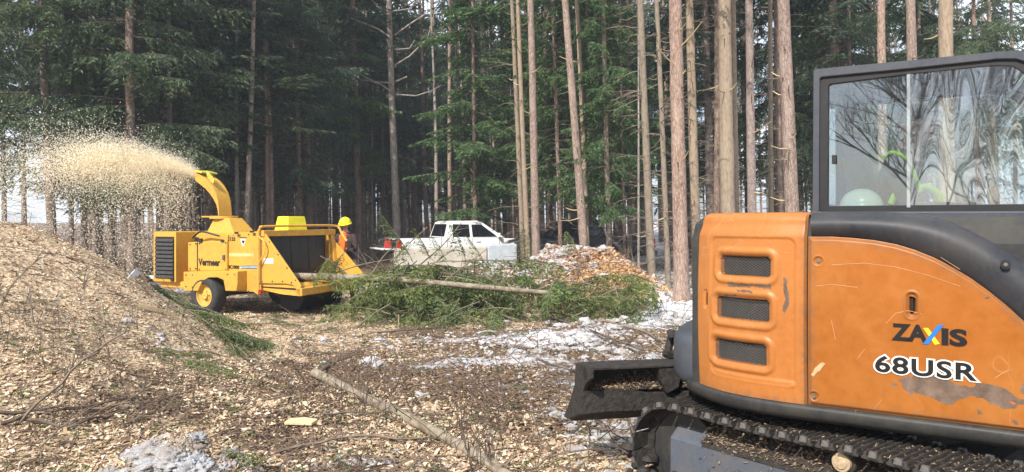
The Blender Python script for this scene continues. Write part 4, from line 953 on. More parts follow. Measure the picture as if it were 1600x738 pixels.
b = MB(); b.hexa([HL(*p) for p in [(tf + .345, VC + .06, 1.80), (tf + .351, VC + .06, 1.80), (tf + .351, 1.46, 1.80), (tf + .345, 1.46, 1.80), (tf + .10, VC + .06, 2.46), (tf + .106, VC + .06, 2.46), (tf + .106, 1.46, 2.46), (tf + .10, 1.46, 2.46)]]); b.build('window_pane', G3, ex)['label'] = 'windscreen'
ht, hz3 = cp(1303, 249)
b = MB(); b.hexa([HL(ht - .014, VC + .015, hz3 - .025), HL(ht + .010, VC + .015, hz3 - .025), HL(ht + .010, VC + .03, hz3 - .025), HL(ht - .014, VC + .03, hz3 - .025), HL(ht - .014, VC + .015, hz3 + .025), HL(ht + .010, VC + .015, hz3 + .025), HL(ht + .010, VC + .03, hz3 + .025), HL(ht - .014, VC + .03, hz3 + .025)]); b.build('window_latch', M['black'], ex, bevel=.003)
# cab wall panels, seat
b = MB(); b.hexa([HL(*p) for p in [(t0, VC + .07, 1.0), (tf + .4, VC + .07, 1.0), (tf + .4, 1.46, 1.0), (t0, 1.46, 1.0), (t0, VC + .07, 1.05), (tf + .4, VC + .07, 1.05), (tf + .4, 1.46, 1.05), (t0, 1.46, 1.05)]]); b.build('cab_floor', M['black'], ex)
b = MB(); b.hexa([HL(*p) for p in [(t0 + .05, VC + .08, 1.05), (t0 + .28, VC + .08, 1.05), (t0 + .28, 1.45, 1.05), (t0 + .05, 1.45, 1.05), (t0 + .05, VC + .08, 1.76), (t0 + .22, VC + .08, 1.76), (t0 + .22, 1.45, 1.76), (t0 + .05, 1.45, 1.76)]]); b.build('rear_shelf', M['trimgrey'], ex, bevel=.02)
def rbox(name, c, h, mat, parent=ex, bev=.03, tilt=0):
    b = MB(); p = []
    for sz in (-1, 1):
        for st, sv in ((-1, -1), (1, -1), (1, 1), (-1, 1)): p.append(HL(c[0] + st * h[0] - tilt * sz, c[1] + sv * h[1], c[2] + sz * h[2]))
    b.hexa(p); return b.build(name, mat, parent, bevel=bev)
sx_ = .33
seat = rbox('seat_cushion', (sx_ + .10, .97, 1.47), (.24, .24, .07), M['seat']); rbox('seat_back', (sx_ - .18, .97, 1.80), (.06, .23, .28), M['seat'], tilt=.04); rbox('head_rest', (sx_ - .24, .97, 2.16), (.045, .13, .09), M['seat'], tilt=.01)
rbox('armrest_console', (sx_ + .15, .66, 1.58), (.20, .07, .06), M['black'], bev=.02)
b = MB(); b.tube([HL(sx_ + .35, .68, 1.62), HL(sx_ + .36, .68, 1.74), HL(sx_ + .38, .68, 1.80)], [.018, .014, .022], 8); b.build('control_lever', M['black'], ex)

# ---- undercarriage
TG = Vector((-.63, .777, 0)).normalized(); TP_ = Vector((-TG.y, TG.x, 0)); CC = Vector((2.19, 4.39, 0))
def TL(g, p, z): return CC + TG * g + TP_ * p + Vector((0, 0, z))
# loop: idler at g=.74, sprocket at g=-1.45
def track_loop(gi, gs, r, zc, sag):
    pts = []
    L = gi - gs; n = 40
    for k in range(n + 1): u = k / n; pts.append((gs + L * u, zc + r - sag * sin(u * pi) ** 2 * 0 - .012 * (0.5 - .5 * cos(u * 2 * pi * 2))))
    for k in range(1, 20): a = pi / 2 - pi * k / 20; pts.append((gi + r * cos(a), zc + r * sin(a)))
    for k in range(n + 1): u = k / n; pts.append((gi - L * u, zc - r))
    for k in range(1, 20): a = -pi / 2 - pi * k / 20; pts.append((gs + r * cos(a), zc + r * sin(a)))
    return pts
def resample(pts, pitch):
    P = [Vector((a, 0, c)) for a, c in pts]; P.append(P[0]); tot = sum((P[i + 1] - P[i]).length for i in range(len(P) - 1)); n = int(tot / pitch); st = tot / n; out = []; acc = 0; i = 0
    for k in range(n):
        s = k * st
        while acc + (P[i + 1] - P[i]).length < s: acc += (P[i + 1] - P[i]).length; i += 1
        d = (P[i + 1] - P[i]).normalized(); out.append((P[i] + d * (s - acc), d))
    return out, st
def shoe_mesh():
    b = MB(); w = .215; l = .049
    b.hexa([(-l, -w, -.012), (l, -w, -.012), (l, w, -.012), (-l, w, -.012), (-l, -w, 0), (l, -w, 0), (l, w, 0), (-l, w, 0)], 0)
    for gx in (-.034, .0, .034): b.hexa([(gx - .008, -w, .0), (gx + .008, -w, .0), (gx + .008, w, .0), (gx - .008, w, .0), (gx - .005, -w + .01, .020), (gx + .005, -w + .01, .020), (gx + .005, w - .01, .020), (gx - .005, w - .01, .020)], 1 if gx == 0 else 0)
    for y in (-.07, .07): b.hexa([(-.05, y - .015, -.06), (.05, y - .015, -.06), (.05, y + .015, -.06), (-.05, y + .015, -.06), (-.05, y - .015, -.012), (.05, y - .015, -.012), (.05, y + .015, -.012), (-.05, y + .015, -.012)], 0)
    # rubbed steel corner lugs
    for y in (-w + .012, w - .012): b.hexa([(-.02, y - .012, .0), (.02, y - .012, .0), (.02, y + .012, .0), (-.02, y + .012, .0), (-.014, y - .010, .027), (.014, y - .010, .027), (.014, y + .010, .027), (-.014, y + .010, .027)], 2)
    return b
proto = shoe_mesh(); sh = proto.build('track_shoe', [M['mud'], M['mud'], M['steel']], ex, origin=(0, 0, 0))
shm = sh.data; bpy.data.objects.remove(sh)
for side, pc in ((1, .84), (-1, -.84)):
    path, st = resample(track_loop(.74, -1.45, .275, .345, .02), .112)
    for p, d in path:
        o = bpy.data.objects.new('track_shoe', shm); C.objects.link(o); o.parent = ex
        X = (TG * d.x + Vector((0, 0, d.z))).normalized(); Y = TP_; Z = X.cross(Y) * -1
        if Z.dot(TG * -d.z + Vector((0, 0, d.x))) < 0: Z = -Z
        # outward is to the left of the travel direction (top run travels +g)
        Z = (TG * -d.z + Vector((0, 0, d.x))).normalized(); Y = Z.cross(X)
        o.matrix_local = Matrix.Translation(TL(p.x, pc, p.z) - CC) @ Matrix((X, Y, Z)).transposed().to_4x4() @ Matrix.Rotation(rnd.gauss(0, .02), 4, 'Y')
    for g_, r_, nm in ((.74, .235, 'idler_wheel'), (-1.45, .235, 'drive_sprocket')):
        b = MB(); b.cyl(TL(g_, pc - .07, .345), TL(g_, pc + .07, .345), r_, 28); b.cyl(TL(g_, pc - .12, .345), TL(g_, pc + .12, .345), .09, 20); b.build(nm, M['skirt'], ex, bevel=.01)
    # frame plate with ledge
    sgn = 1 if side == 1 else -1; o_ = pc + sgn * .15; i_ = pc - sgn * .13
    pr = [(i_, .16), (o_, .16), (o_, .43), (pc + sgn * .06, .50), (i_, .50)]
    b = MB(); b.prism([TL(-1.3, p, z) for p, z in pr], TG * 2.08); b.build('track_frame', M['plate'], ex, bevel=.008)
    b = MB(); b.prism([TL(-1.3, p, z) for p, z in [(pc - sgn * .12, .501), (pc + sgn * .155, .43), (pc + sgn * .155, .445), (pc + sgn * .06, .53), (pc - sgn * .1, .535)]], TG * 1.85); b.build('dirt_ledge', M['mud'], ex)
    for k, gg in enumerate((-.9, -.45, 0, .35)):
        b = MB(); b.cyl(TL(gg, pc - .1, .14), TL(gg, pc + .1, .14), .075, 16); b.build('track_roller', M['mud'], ex, bevel=.008)
# carrier roller caps seen beside the belt
def TPp(px, py, p):
    q = (px - CX) / F; O = CC + TP_ * p; g = (q * O.y - O.x) / (TG.x - q * TG.y); Y = O.y + TG.y * g; return g, CH + (HY - py) / F * Y
g, z = TPp(1317, 722, 1.0)
b = MB(); b.cyl(TL(g, .80, z), TL(g, 1.0, z), .062, 20); b.build('carrier_roller', M['mud'], ex, bevel=.006)
b = MB(); b.cyl(TL(g, 1.0, z), TL(g, 1.022, z), .046, 20); b.cyl(TL(g, 1.022, z), TL(g, 1.03, z), .030, 20); b.build('roller_cap', M['tan'], ex, bevel=.004)
b = MB(); b.hexa([TL(*p) for p in [(-1.0, -.7, .3), (.5, -.7, .3), (.5, .7, .3), (-1.0, .7, .3), (-.7, -.6, .52), (.3, -.6, .52), (.3, .6, .52), (-.7, .6, .52)]]); b.build('undercarriage_frame', M['mud'], ex, bevel=.02)
b = MB(); b.cyl(CC + Vector((0, 0, .5)), CC + Vector((0, 0, .74)), .48, 40); b.build('slewing_ring', M['skirt'], ex)
# ---- dozer blade
E0 = Vector((.449, 4.95, 0)); BQ = Vector((.97, .20, 0)).normalized(); BA = Vector((-BQ.y, BQ.x, 0))
def BL(s, a, z): return E0 + BQ * s + BA * a + Vector((0, 0, z))
def BPs(px, py):     # on the end plate plane s=0
    q = (px - CX) / F; a = (q * E0.y - E0.x) / (BA.x - q * BA.y); Y = E0.y + BA.y * a; return a, CH + (HY - py) / F * Y
def BPa(px, py, a):
    q = (px - CX) / F; O = E0 + BA * a; s = (q * O.y - O.x) / (BQ.x - q * BQ.y); Y = O.y + BQ.y * s; return s, CH + (HY - py) / F * Y
ep = [BPs(*p) for p in [(901.6, 566.8), (924.4, 571.7), (924.4, 592), (916, 603), (911, 620.5), (909.6, 647), (889.5, 655), (882.8, 651), (892, 628), (900, 600)]]
b = MB(); b.prism([BL(-.012, a, z) for a, z in ep], BQ * .03); b.build('blade_end_plate', M['mud'], ex, bevel=.006)
sa_, sz_ = BPs(917, 584); b = MB(); b.loft([[BL(-.014, sa_ + .035 * cos(k * pi / 6), sz_ + .042 * sin(k * pi / 6)) for k in range(12)], [BL(-.006, sa_ + .035 * cos(k * pi / 6), sz_ + .042 * sin(k * pi / 6)) for k in range(12)]]); b.build('lifting_eye', M['dark_in'], ex)
secs = [(.02, .745), (.05, .745), (.09, .68), (.10, .55), (.14, .42), (.24, .33), (.22, .31), (.10, .40), (.06, .55), (.02, .68)]
b = MB(); b.prism([BL(0.005, a, z) for a, z in secs], BQ * 2.0); b.build('blade_sheet', M['mud'], ex)
b = MB(); b.prism([BL(0.015, a, z) for a, z in [(-.16, .735), (.03, .742), (.03, .757), (-.16, .75)]], BQ * .85); b.build('blade_top_rail', M['mud'], ex, bevel=.003)
low = [BPa(*p, a=-.12) for p in [(911, 611), (950, 610), (994, 611), (1040, 619), (1090, 634), (1150, 655), (1150, 662), (1060, 644), (1007, 641), (950, 643), (909, 648)]]
b = MB(); b.prism([BL(s, -.12, z) for s, z in low], BA * .03); b.build('blade_lower_plate', M['mud'], ex)
zl = low[2][1]
b = MB(); b.hexa([BL(.02, -.10, zl - .06), BL(1.1, -.10, zl - .06), BL(1.1, .11, zl - .04), BL(.02, .11, zl - .04), BL(.02, -.10, zl - .02), BL(1.1, -.10, zl - .04), BL(1.1, .11, zl + .02), BL(.02, .11, zl + .02)]); b.build('blade_ledge', M['mud'], ex)
b = MB(); b.prism([BL(.5, -.15, z_) + BQ * k_ for k_, z_ in [(0, .73), (.12, .73), (.16, .68), (.14, .60), (.06, .56), (.02, .64)]], BA * .2); b.build('blade_rib', M['mud'], ex)
for pp_ in (.42, -.42):
    b = MB(); b.hexa([TL(.4, pp_ - .06, .33), TL(1.35, pp_ - .05, .42), TL(1.35, pp_ + .05, .42), TL(.4, pp_ + .06, .33), TL(.4, pp_ - .06, .47), TL(1.35, pp_ - .05, .54), TL(1.35, pp_ + .05, .54), TL(.4, pp_ + .06, .47)]); b.build('blade_arm', M['mud'], ex, bevel=.01)
# small linkage seen left of the counterweight
def W3(px, py, Y): return Vector(((px - CX) / F * Y, Y, CH + (HY - py) / F * Y))
b = MB(); b.tube([W3(1052, 556, 5.1), W3(1036, 552, 5.1)], .022, 8); b.tube([W3(1050, 522, 5.1), W3(1044, 548, 5.1), W3(1056, 556, 5.1)], [.028, .03, .03], 8); b.cyl(W3(1049, 521, 5.0), W3(1050, 521, 5.2), .03, 12); b.tube([W3(1040, 552, 5.1), W3(1075, 560, 5.3)], .03, 8); b.build('tow_linkage', M['mud'], ex)

# ==================================================================== PEOPLE
def skin_body(name, joints, edges, mats, matfn, parent, sub=2):
    me = bpy.data.meshes.new(name); keys = list(joints); ix = {k: i for i, k in enumerate(keys)}; org = ORG[parent.name]
    me.from_pydata([Vector(joints[k][0]) - org for k in keys], [(ix[a], ix[c]) for a, c in edges], []); o = bpy.data.objects.new(name, me); C.objects.link(o)
    o.modifiers.new('skin', 'SKIN'); s = o.modifiers.new('sub', 'SUBSURF'); s.levels = sub; s.render_levels = sub
    if not me.skin_vertices:
        pass
    for i, k in enumerate(keys):
        sv = me.skin_vertices[0].data[i]; r = joints[k][1]; sv.radius = r if isinstance(r, tuple) else (r, r); sv.use_root = (i == 0)
    dg = bpy.context.evaluated_depsgraph_get(); m2 = bpy.data.meshes.new_from_object(o.evaluated_get(dg)); bpy.data.objects.remove(o)
    m2.materials.clear()
    for m in mats: m2.materials.append(m)
    for p in m2.polygons: p.use_smooth = True; p.material_index = matfn(p.center + org)
    o = bpy.data.objects.new(name, m2); C.objects.link(o); o.parent = parent; ORG[o.name] = org; return o
def head_obj(c, face, parent, s=1.0, tilt=0.0):
    """head with brow, nose, chin, ears; c centre, face unit direction"""
    f = Vector(face).normalized(); r = Vector((0, 0, 1)).cross(f).normalized(); u = f.cross(r); vs = []; fs = []; n, m = 20, 28; c = Vector(c)
    for i in range(n + 1):
        th = pi * i / n
        for j in range(m):
            ph = 2 * pi * j / m; x, y, z = sin(th) * cos(ph), sin(th) * sin(ph), cos(th)
            X, Yy, Z = .098 * x, .076 * y, .118 * z
            if z < -.1: Yy *= 1 + .35 * z; X *= 1 + .12 * z
            if x > 0:
                X += .030 * exp(-(y / .17) ** 2 - ((z + .10) / .16) ** 2) - .008 * exp(-((abs(y) - .36) / .15) ** 2 - ((z - .08) / .10) ** 2) + .006 * exp(-(y / .35) ** 2 - ((z + .42) / .07) ** 2) + .008 * exp(-(y / .25) ** 2 - ((z + .75) / .14) ** 2)
            vs.append(c + (f * X + r * Yy + u * Z) * s)
    for i in range(n):
        for j in range(m): a = i * m + j; d = i * m + (j + 1) % m; fs.append((a, a + m, d + m, d))
    b = MB(); b.add(vs, fs); h = b.build('head', M['skin'], parent, smooth=True, ang=80)
    for sg in (-1, 1):
        b = MB(); p = c + (f * -.005 + r * .076 * sg) * s; b.loft([[p + (f * cos(k * pi / 5) * .018 + u * sin(k * pi / 5) * .030 + r * sg * q) * s for k in range(10)] for q in (-.006, .010)]); b.build('ear', M['skin'], h)
        b = MB(); p = c + (f * .088 + r * .031 * sg + u * .012) * s; b.loft([[p + (r * cos(k * pi / 4) * .012 + u * sin(k * pi / 4) * .006 + f * q) * s for k in range(8)] for q in (-.01, .003)]); b.build('eye', M['black'], h)
    b = MB(); p = c + (f * .091 - u * .052) * s; b.loft([[p + (r * cos(k * pi / 4) * .022 + u * sin(k * pi / 4) * .004 + f * q) * s for k in range(8)] for q in (-.01, .003)]); b.build('mouth', plain('lips', (.35, .12, .10), .6, bmp=0), h)
    return h, f, r, u
def hard_hat(c, f, r, u, mat, parent, s=1.0, name='hard_hat'):
    vs = []; fs = []; n, m = 9, 24; c = Vector(c)
    for i in range(n + 1):
        th = pi / 2 * i / n
        for j in range(m):
            ph = 2 * pi * j / m; x, y, z = sin(th) * cos(ph), sin(th) * sin(ph), cos(th); k = 1 + .03 * exp(-(y / .12) ** 2)
            vs.append(c + (f * .135 * x + r * .113 * y + u * .115 * z * k) * s)
    for q, (dx, dz) in enumerate([(.014, -.004), (.012, -.012)]):
        for j in range(m):
            ph = 2 * pi * j / m; x, y = cos(ph), sin(ph); fx = .05 * max(0, x) ** 2 * .8; vs.append(c + (f * (.135 + dx + fx) * x + r * (.113 + dx) * y + u * (dz - .01 * max(0, x))) * s)
    for i in range(n + 2):
        for j in range(m): a = i * m + j; d = i * m + (j + 1) % m; fs.append((a, a + m, d + m, d))
    b = MB(); b.add(vs, fs); return b.build(name, mat, parent, smooth=True, ang=60)
def fingers(J, E, wrist, hand_dir, spread, down, tag_, s=1.0):
    w_ = Vector(wrist); d = Vector(hand_dir).normalized(); sp = Vector(spread).normalized(); dn = Vector(down).normalized()
    J['palm' + tag_] = (w_ + d * .06 * s, (.030 * s, .020 * s)); E.append(('wrist' + tag_, 'palm' + tag_))
    for k, ln in enumerate((.062, .072, .067, .052)):
        a = w_ + d * .10 * s + sp * (.021 * (k - 1.5)) * s; m_ = a + (d * .75 + dn * .35) * ln * .5 * s; e = m_ + (d * .35 + dn * .75) * ln * .5 * s
        J[f'k{k}{tag_}'] = (a, .0105 * s); J[f'm{k}{tag_}'] = (m_, .0095 * s); J[f'e{k}{tag_}'] = (e, .008 * s); E += [('palm' + tag_, f'k{k}{tag_}'), (f'k{k}{tag_}', f'm{k}{tag_}'), (f'm{k}{tag_}', f'e{k}{tag_}')]
    a = w_ + d * .045 * s - sp * .038 * s; e = a + (d * .6 - sp * .4 + dn * .4).normalized() * .05 * s
    J['t0' + tag_] = (a, .013 * s); J['t1' + tag_] = (e, .010 * s); E += [('palm' + tag_, 't0' + tag_), ('t0' + tag_, 't1' + tag_)]
# worker behind the chipper hopper
WX, WY = px_y(541, 15.45), 15.45; wz = Hs(WX, WY)
wk = empty('person', (WX, WY, wz), 'worker in lime hard hat, orange shirt and dark brown jacket standing behind the chipper tray', 'person')
fd = Vector((-.25, -.95, 0)).normalized(); rd = Vector((0, 0, 1)).cross(fd).normalized()   # rd: the worker's left, camera right
def WL(f, r, z): return Vector((WX, WY, wz)) + fd * f + rd * r + Vector((0, 0, z))
J = {'hip': (WL(0, 0, .92), (.15, .11)), 'waist': (WL(0, 0, 1.08), (.15, .11)), 'chest': (WL(.02, 0, 1.28), (.18, .125)), 'neckb': (WL(.02, 0, 1.42), (.10, .08)), 'neck': (WL(.04, 0, 1.50), .055), 'headb': (WL(.05, 0, 1.58), .05)}
E = [('hip', 'waist'), ('waist', 'chest'), ('chest', 'neckb'), ('neckb', 'neck'), ('neck', 'headb')]
for sg, tg in ((1, 'L'), (-1, 'R')):
    J['th' + tg] = (WL(.0, .10 * sg, .84), .095); J['kn' + tg] = (WL(.03, .13 * sg, .48), .065); J['an' + tg] = (WL(-.01, .15 * sg, .09), .05); J['ft' + tg] = (WL(.05, .16 * sg, .045), (.05, .04)); J['toe' + tg] = (WL(.17, .18 * sg, .035), (.045, .03))
    E += [('hip', 'th' + tg), ('th' + tg, 'kn' + tg), ('kn' + tg, 'an' + tg), ('an' + tg, 'ft' + tg), ('ft' + tg, 'toe' + tg)]
    J['sh' + tg] = (WL(.02, .19 * sg, 1.38), .075)
    if sg == 1: J['el' + tg] = (WL(.10, .27, 1.12), .058); J['wrist' + tg] = (WL(.30, .10, 1.08), .034); hd = WL(.30, .10, 1.08) - WL(.10, .27, 1.12)
    else: J['el' + tg] = (WL(.10, -.27, 1.14), .055); J['wrist' + tg] = (WL(.34, -.22, 1.16), .033); hd = WL(.34, -.22, 1.16) - WL(.10, -.27, 1.14)
    E += [('chest', 'sh' + tg), ('sh' + tg, 'el' + tg), ('el' + tg, 'wrist' + tg)]; fingers(J, E, J['wrist' + tg][0], hd, rd * sg, (0, 0, -1), tg)
def wm(c):
    l = c - Vector((WX, WY, wz)); z = l.z; f = l.dot(fd); r = l.dot(rd)
    if z > 1.47: return 1
    if z < .84: return 2
    for tg in 'LR':
        w_ = J['wrist' + tg][0]; e_ = J['el' + tg][0]
        if (c - w_).dot((w_ - e_).normalized()) > .0 and (c - w_).length < .25: return 1
    if f > .06 and -.10 < r < .055 and 1.05 < z: return 3
    return 0
skin_body('body', J, E, [M['brown_cloth'], M['skin'], M['dark_cloth'], M['orange_cloth']], wm, wk)
h, f_, r_, u_ = head_obj(WL(.06, 0, 1.635), (-.15, -.97, -.18), wk)
hard_hat(WL(.055, 0, 1.665), f_, r_, u_, M['fluo'], wk, 1.08)
b = MB(); b.loft([[WL(f, r, z) for f, r, z in pts] for pts in ([(.085, -.10, 1.40), (.085, .05, 1.42), (.11, .06, 1.25), (.10, .035, 1.08), (.10, -.06, 1.08), (.11, -.10, 1.25)], [(.150, -.06, 1.40), (.150, .03, 1.42), (.165, .04, 1.25), (.150, .02, 1.08), (.15, -.04, 1.08), (.165, -.07, 1.25)])]); b.build('shirt_front', M['orange_cloth'], wk, bevel=.02)
# operator in the cab
ow = HL(sx_, .97, 1.54); op = empty('person', ow, 'seated operator in grey jacket with lime stripes inside the excavator cab', 'person')
def OL(f, r, z): return HL(sx_ + f, .97 + r, 1.54 + z)
J = {'hip': (OL(-.02, 0, .05), (.15, .12)), 'waist': (OL(-.05, 0, .2), (.15, .11)), 'chest': (OL(-.02, 0, .40), (.18, .13)), 'neckb': (OL(.02, 0, .52), (.09, .08)), 'neck': (OL(.05, 0, .60), .055), 'headb': (OL(.08, 0, .66), .05)}
E = [('hip', 'waist'), ('waist', 'chest'), ('chest', 'neckb'), ('neckb', 'neck'), ('neck', 'headb')]
for sg, tg in ((1, 'L'), (-1, 'R')):
    J['th' + tg] = (OL(.05, .11 * sg, .04), .09); J['kn' + tg] = (OL(.42, .14 * sg, .05), .06); J['an' + tg] = (OL(.45, .14 * sg, -.36), .045); J['toe' + tg] = (OL(.60, .14 * sg, -.42), .04)
    J['sh' + tg] = (OL(0, .19 * sg, .47), .075); J['el' + tg] = (OL(.10, .26 * sg, .22), .055); J['wrist' + tg] = (OL(.32, .26 * sg, .23), .032)
    E += [('hip', 'th' + tg), ('th' + tg, 'kn' + tg), ('kn' + tg, 'an' + tg), ('an' + tg, 'toe' + tg), ('chest', 'sh' + tg), ('sh' + tg, 'el' + tg), ('el' + tg, 'wrist' + tg)]
    fingers(J, E, J['wrist' + tg][0], OL(1, 0, 0) - OL(0, 0, 0), (OL(0, 1, 0) - OL(0, 0, 0)) * sg, (0, 0, -1), tg)
def om(c):
    l = c - ow; z = l.z; f = l.dot(Vector((CA, -SA, 0))); v = l.dot(Vector((SA, CA, 0)))
    if z > .575: return 1
    if f > .33 and z > .12 : return 1
    if z < .10 and f > .05: return 2
    return 0
skin_body('body', J, E, [M['grey_cloth'], M['skin'], M['dark_cloth'], M['lime']], om, op)
head_obj(OL(.10, 0, .725), OL(1, -.1, -.1) - OL(0, 0, 0), op)
b = MB(); hc = OL(.085, 0, .76); b.tube([hc + Vector((0, 0, -.03)), hc + Vector((0, 0, .03)), hc + Vector((0, 0, .07)), hc + Vector((0, 0, .085))], [.088, .092, .066, .02], 18); b.build('knit_cap', M['dark_cloth'], op, smooth=True, ang=80)
def CPt(px, py, v): t, z = HP(px, py, v); return HL(t, v, z)
b = MB(); b.tube(smooth_curve([CPt(1378, 249, .80), CPt(1384, 242, .79), CPt(1396, 238, .79), CPt(1410, 244, .79), CPt(1421, 256, .79), CPt(1430, 276, .79), CPt(1438, 300, .79)], 4), [.006 + .007 * min(1, k / 10) for k in range(25)], 8); b.build('hi_vis_strap', M['lime'], op, smooth=True)
b = MB(); b.tube(smooth_curve([CPt(1392, 318, .76), CPt(1400, 303, .75), CPt(1414, 300, .75), CPt(1420, 312, .75)], 4), .018, 8); b.build('hi_vis_cuff', M['lime'], op, smooth=True)
b = MB(); b.tube(smooth_curve([CPt(1432, 300, .80), CPt(1446, 292, .80), CPt(1462, 300, .79), CPt(1470, 316, .79)], 4), [.02] * 13, 8); b.build('hi_vis_cuff', M['lime'], op, smooth=True)
b = MB(); b.tube([CPt(1388, 330, .86), CPt(1392, 290, .86), CPt(1403, 262, .86), CPt(1416, 262, .86), CPt(1428, 300, .86), CPt(1436, 330, .86)], [.07, .085, .07, .07, .075, .06], 12); b.build('jacket_sleeve', M['dark_cloth'], op, smooth=True)
# pale hard hat lying on the rear shelf
hp = HL(.165, .72, 1.765); hh = hard_hat(hp + Vector((0, 0, .02)), Vector((CA, -SA, 0)), Vector((SA, CA, 0)), Vector((0, 0, 1)), M['pale_hat'], None, .86); hh.location = hp; hh.data.transform(Matrix.Translation(-hp)); tag(hh, 'pale mint hard hat lying behind the seat in the cab window', 'hard hat')

# ==================================================================== CHIPPER
CHO = Vector((-5.53, 13.70, 0)); CT = Vector((.899, -.438, 0)).normalized(); CW = Vector((.438, .899, 0)).normalized()
ch = empty('wood_chipper', CHO, 'yellow towable wood chipper throwing chips from its curved chute, hopper open to the right', 'wood chipper')
def KL(t, w_, z): return CHO + CT * t + CW * w_ + Vector((0, 0, z))
def KP(px, py, w_=0.0):
    q = (px - CX) / F; O = CHO + CW * w_; t = (q * O.y - O.x) / (CT.x - q * CT.y); Y = O.y + CT.y * t; return t, CH + (HY - py) / F * Y
def kpoly(pts, w_): return [KL(a, w_, z) for a, z in (KP(x, y, w_) for x, y in pts)]
def kprism(name, pts, w0, th, mat, bev=.012, parent=ch, label=None):
    b = MB(); b.prism(kpoly(pts, w0), CW * th); o = b.build(name, mat, parent, bevel=bev)
    if label: o['label'] = label
    return o
def kbox(name, t0, t1, w0, w1, z0, z1, mat, bev=.015, parent=ch):
    b = MB(); b.hexa([KL(t0, w0, z0), KL(t1, w0, z0), KL(t1, w1, z0), KL(t0, w1, z0), KL(t0, w0, z1), KL(t1, w0, z1), KL(t1, w1, z1), KL(t0, w1, z1)]); return b.build(name, mat, parent, bevel=bev)
tA, zA = KP(240, 362); tB, zB_ = KP(275, 362); _, zC = KP(258, 440)
kbox('radiator_housing', tA, tB, .03, 1.75, zC, zA, M['yellow'])
b = MB(); fr = [(tA, zC), (tB, zC), (tB, zA), (tA, zA)]; fi = [(tA + .05, zC + .06), (tB - .05, zC + .06), (tB - .05, zA - .10), (tA + .05, zA - .10)]
lo = [[KL(t, w_, z) for t, z in p] for p, w_ in ((fr, .0), (fr, .03), (fi, .03), (fi, .0))]; b.loft(lo + [lo[0]], cap=False); b.build('radiator_frame', M['yellow'], ch, bevel=.006)
kbox('radiator_core', tA + .05, tB - .05, .012, .028, zC + .06, zA - .10, M['black'], 0)
nl = 10
for k in range(nl):
    z0 = zC + .07 + (zA - .11 - zC - .07) * k / nl; h_ = (zA - .18 - zC) / nl
    b = MB(); b.hexa([KL(tA + .06, -.03, z0), KL(tB - .06, -.03, z0), KL(tB - .06, .0, z0 + .01), KL(tA + .06, .0, z0 + .01), KL(tA + .06, -.018, z0 + h_ * .62), KL(tB - .06, -.018, z0 + h_ * .62), KL(tB - .06, .012, z0 + h_ * .72), KL(tA + .06, .012, z0 + h_ * .72)]); b.build('louver', M['louver'], ch)
kbox('engine_hood', tB, KP(372, 360)[0], .45, 1.6, .75, zA - .015, M['yellow'])
t1, z1 = KP(303, 378, .44); kbox('hood_vent', t1 - .17, t1 + .13, .435, .452, z1 - .10, z1 + .09, M['black'], .01)
b = MB(); ta, za = KP(258, 437); kbox('front_frame', tA + .08, KP(300, 440)[0], .1, 1.5, zC - .12, zC, M['yellow_worn']); b.cyl(KL(KP(270, 437)[0], -.02, za + .01), KL(KP(270, 437)[0], .2, za + .01), .045, 14); b.build('exhaust_outlet', M['black'], ch)
# tongue reaching out left of the machine
b = MB(); b.tube([KL(tA + .1, .85, .5), KL(tA - 1.1, .9, .48)], .06, 8); b.build('tow_tongue', M['yellow_worn'], ch)
# tank and tool boxes
kprism('fuel_tank', [(308.6, 378), (354.4, 376), (354.4, 424), (308.6, 424)], -.05, .45, M['yellow'], .02)
kprism('tank_end', [(293.5, 379), (307.6, 378), (307.6, 424), (293.5, 423.5)], -.04, .44, M['yellow'], .015)
b = MB(); ta, za = KP(313, 377, .1); b.cyl(KL(ta, .1, za - .02), KL(ta, .1, za + .05), .05, 12); b.build('filler_cap', M['black'], ch)
# fender
fe = [(286.5, 425), (361, 424), (371, 424), (371, 443), (369, 455), (352, 455), (349, 438), (340, 434), (326, 434), (316, 440), (309, 455), (286.5, 455)]
kprism('fender', fe, -.22, .60, M['yellow'], .012)
# body side, hopper cheeks
side = [(355, 365), (411, 361), (469.6, 446), (469.6, 464), (458, 446), (446, 443.5), (405, 443), (403, 461.5), (396, 456.5), (352, 455)]
kprism('body_side_panel', side, 0.0, .035, M['yellow'], .008)
kprism('body_side_panel', [(355, 365), (404, 361.5), (404, 440), (352, 440)], .06, 1.75, M['yellow'], .01, label='main drum housing')
_t, _z = KP(469.6, 446); HW = 1.89
far = [(505, 366), (513, 366), (570, 431), (574, 442), (500, 447)]
kprism('hopper_side_panel', far, HW, .035, M['yellow'], .006, label='far hopper cheek')
tt0, zt0 = KP(411, 362); tl_, zl_ = KP(469.6, 464)
b = MB(); b.hexa([KL(tt0 - .06, -.02, zt0 - .09), KL(tt0 + .04, -.02, zt0 - .09), KL(tt0 + .04, HW + .04, zt0 - .09), KL(tt0 - .06, HW + .04, zt0 - .09), KL(tt0 - .06, -.02, zt0 + .02), KL(tt0 + .04, -.02, zt0 + .02), KL(tt0 + .04, HW + .04, zt0 + .02), KL(tt0 - .06, HW + .04, zt0 + .02)]); b.build('hopper_top_bar', M['yellow_worn'], ch, bevel=.012)
b = MB(); b.hexa([KL(tt0 + .04, HW - .10, .9), KL(tt0 + .12, HW - .10, .9), KL(tt0 + .12, HW, .9), KL(tt0 + .04, HW, .9), KL(tt0 - .04, HW - .10, zt0 - .09), KL(tt0 + .04, HW - .10, zt0 - .09), KL(tt0 + .04, HW, zt0 - .09), KL(tt0 - .04, HW, zt0 - .09)]); b.build('hopper_corner_post', M['yellow_worn'], ch, bevel=.01)
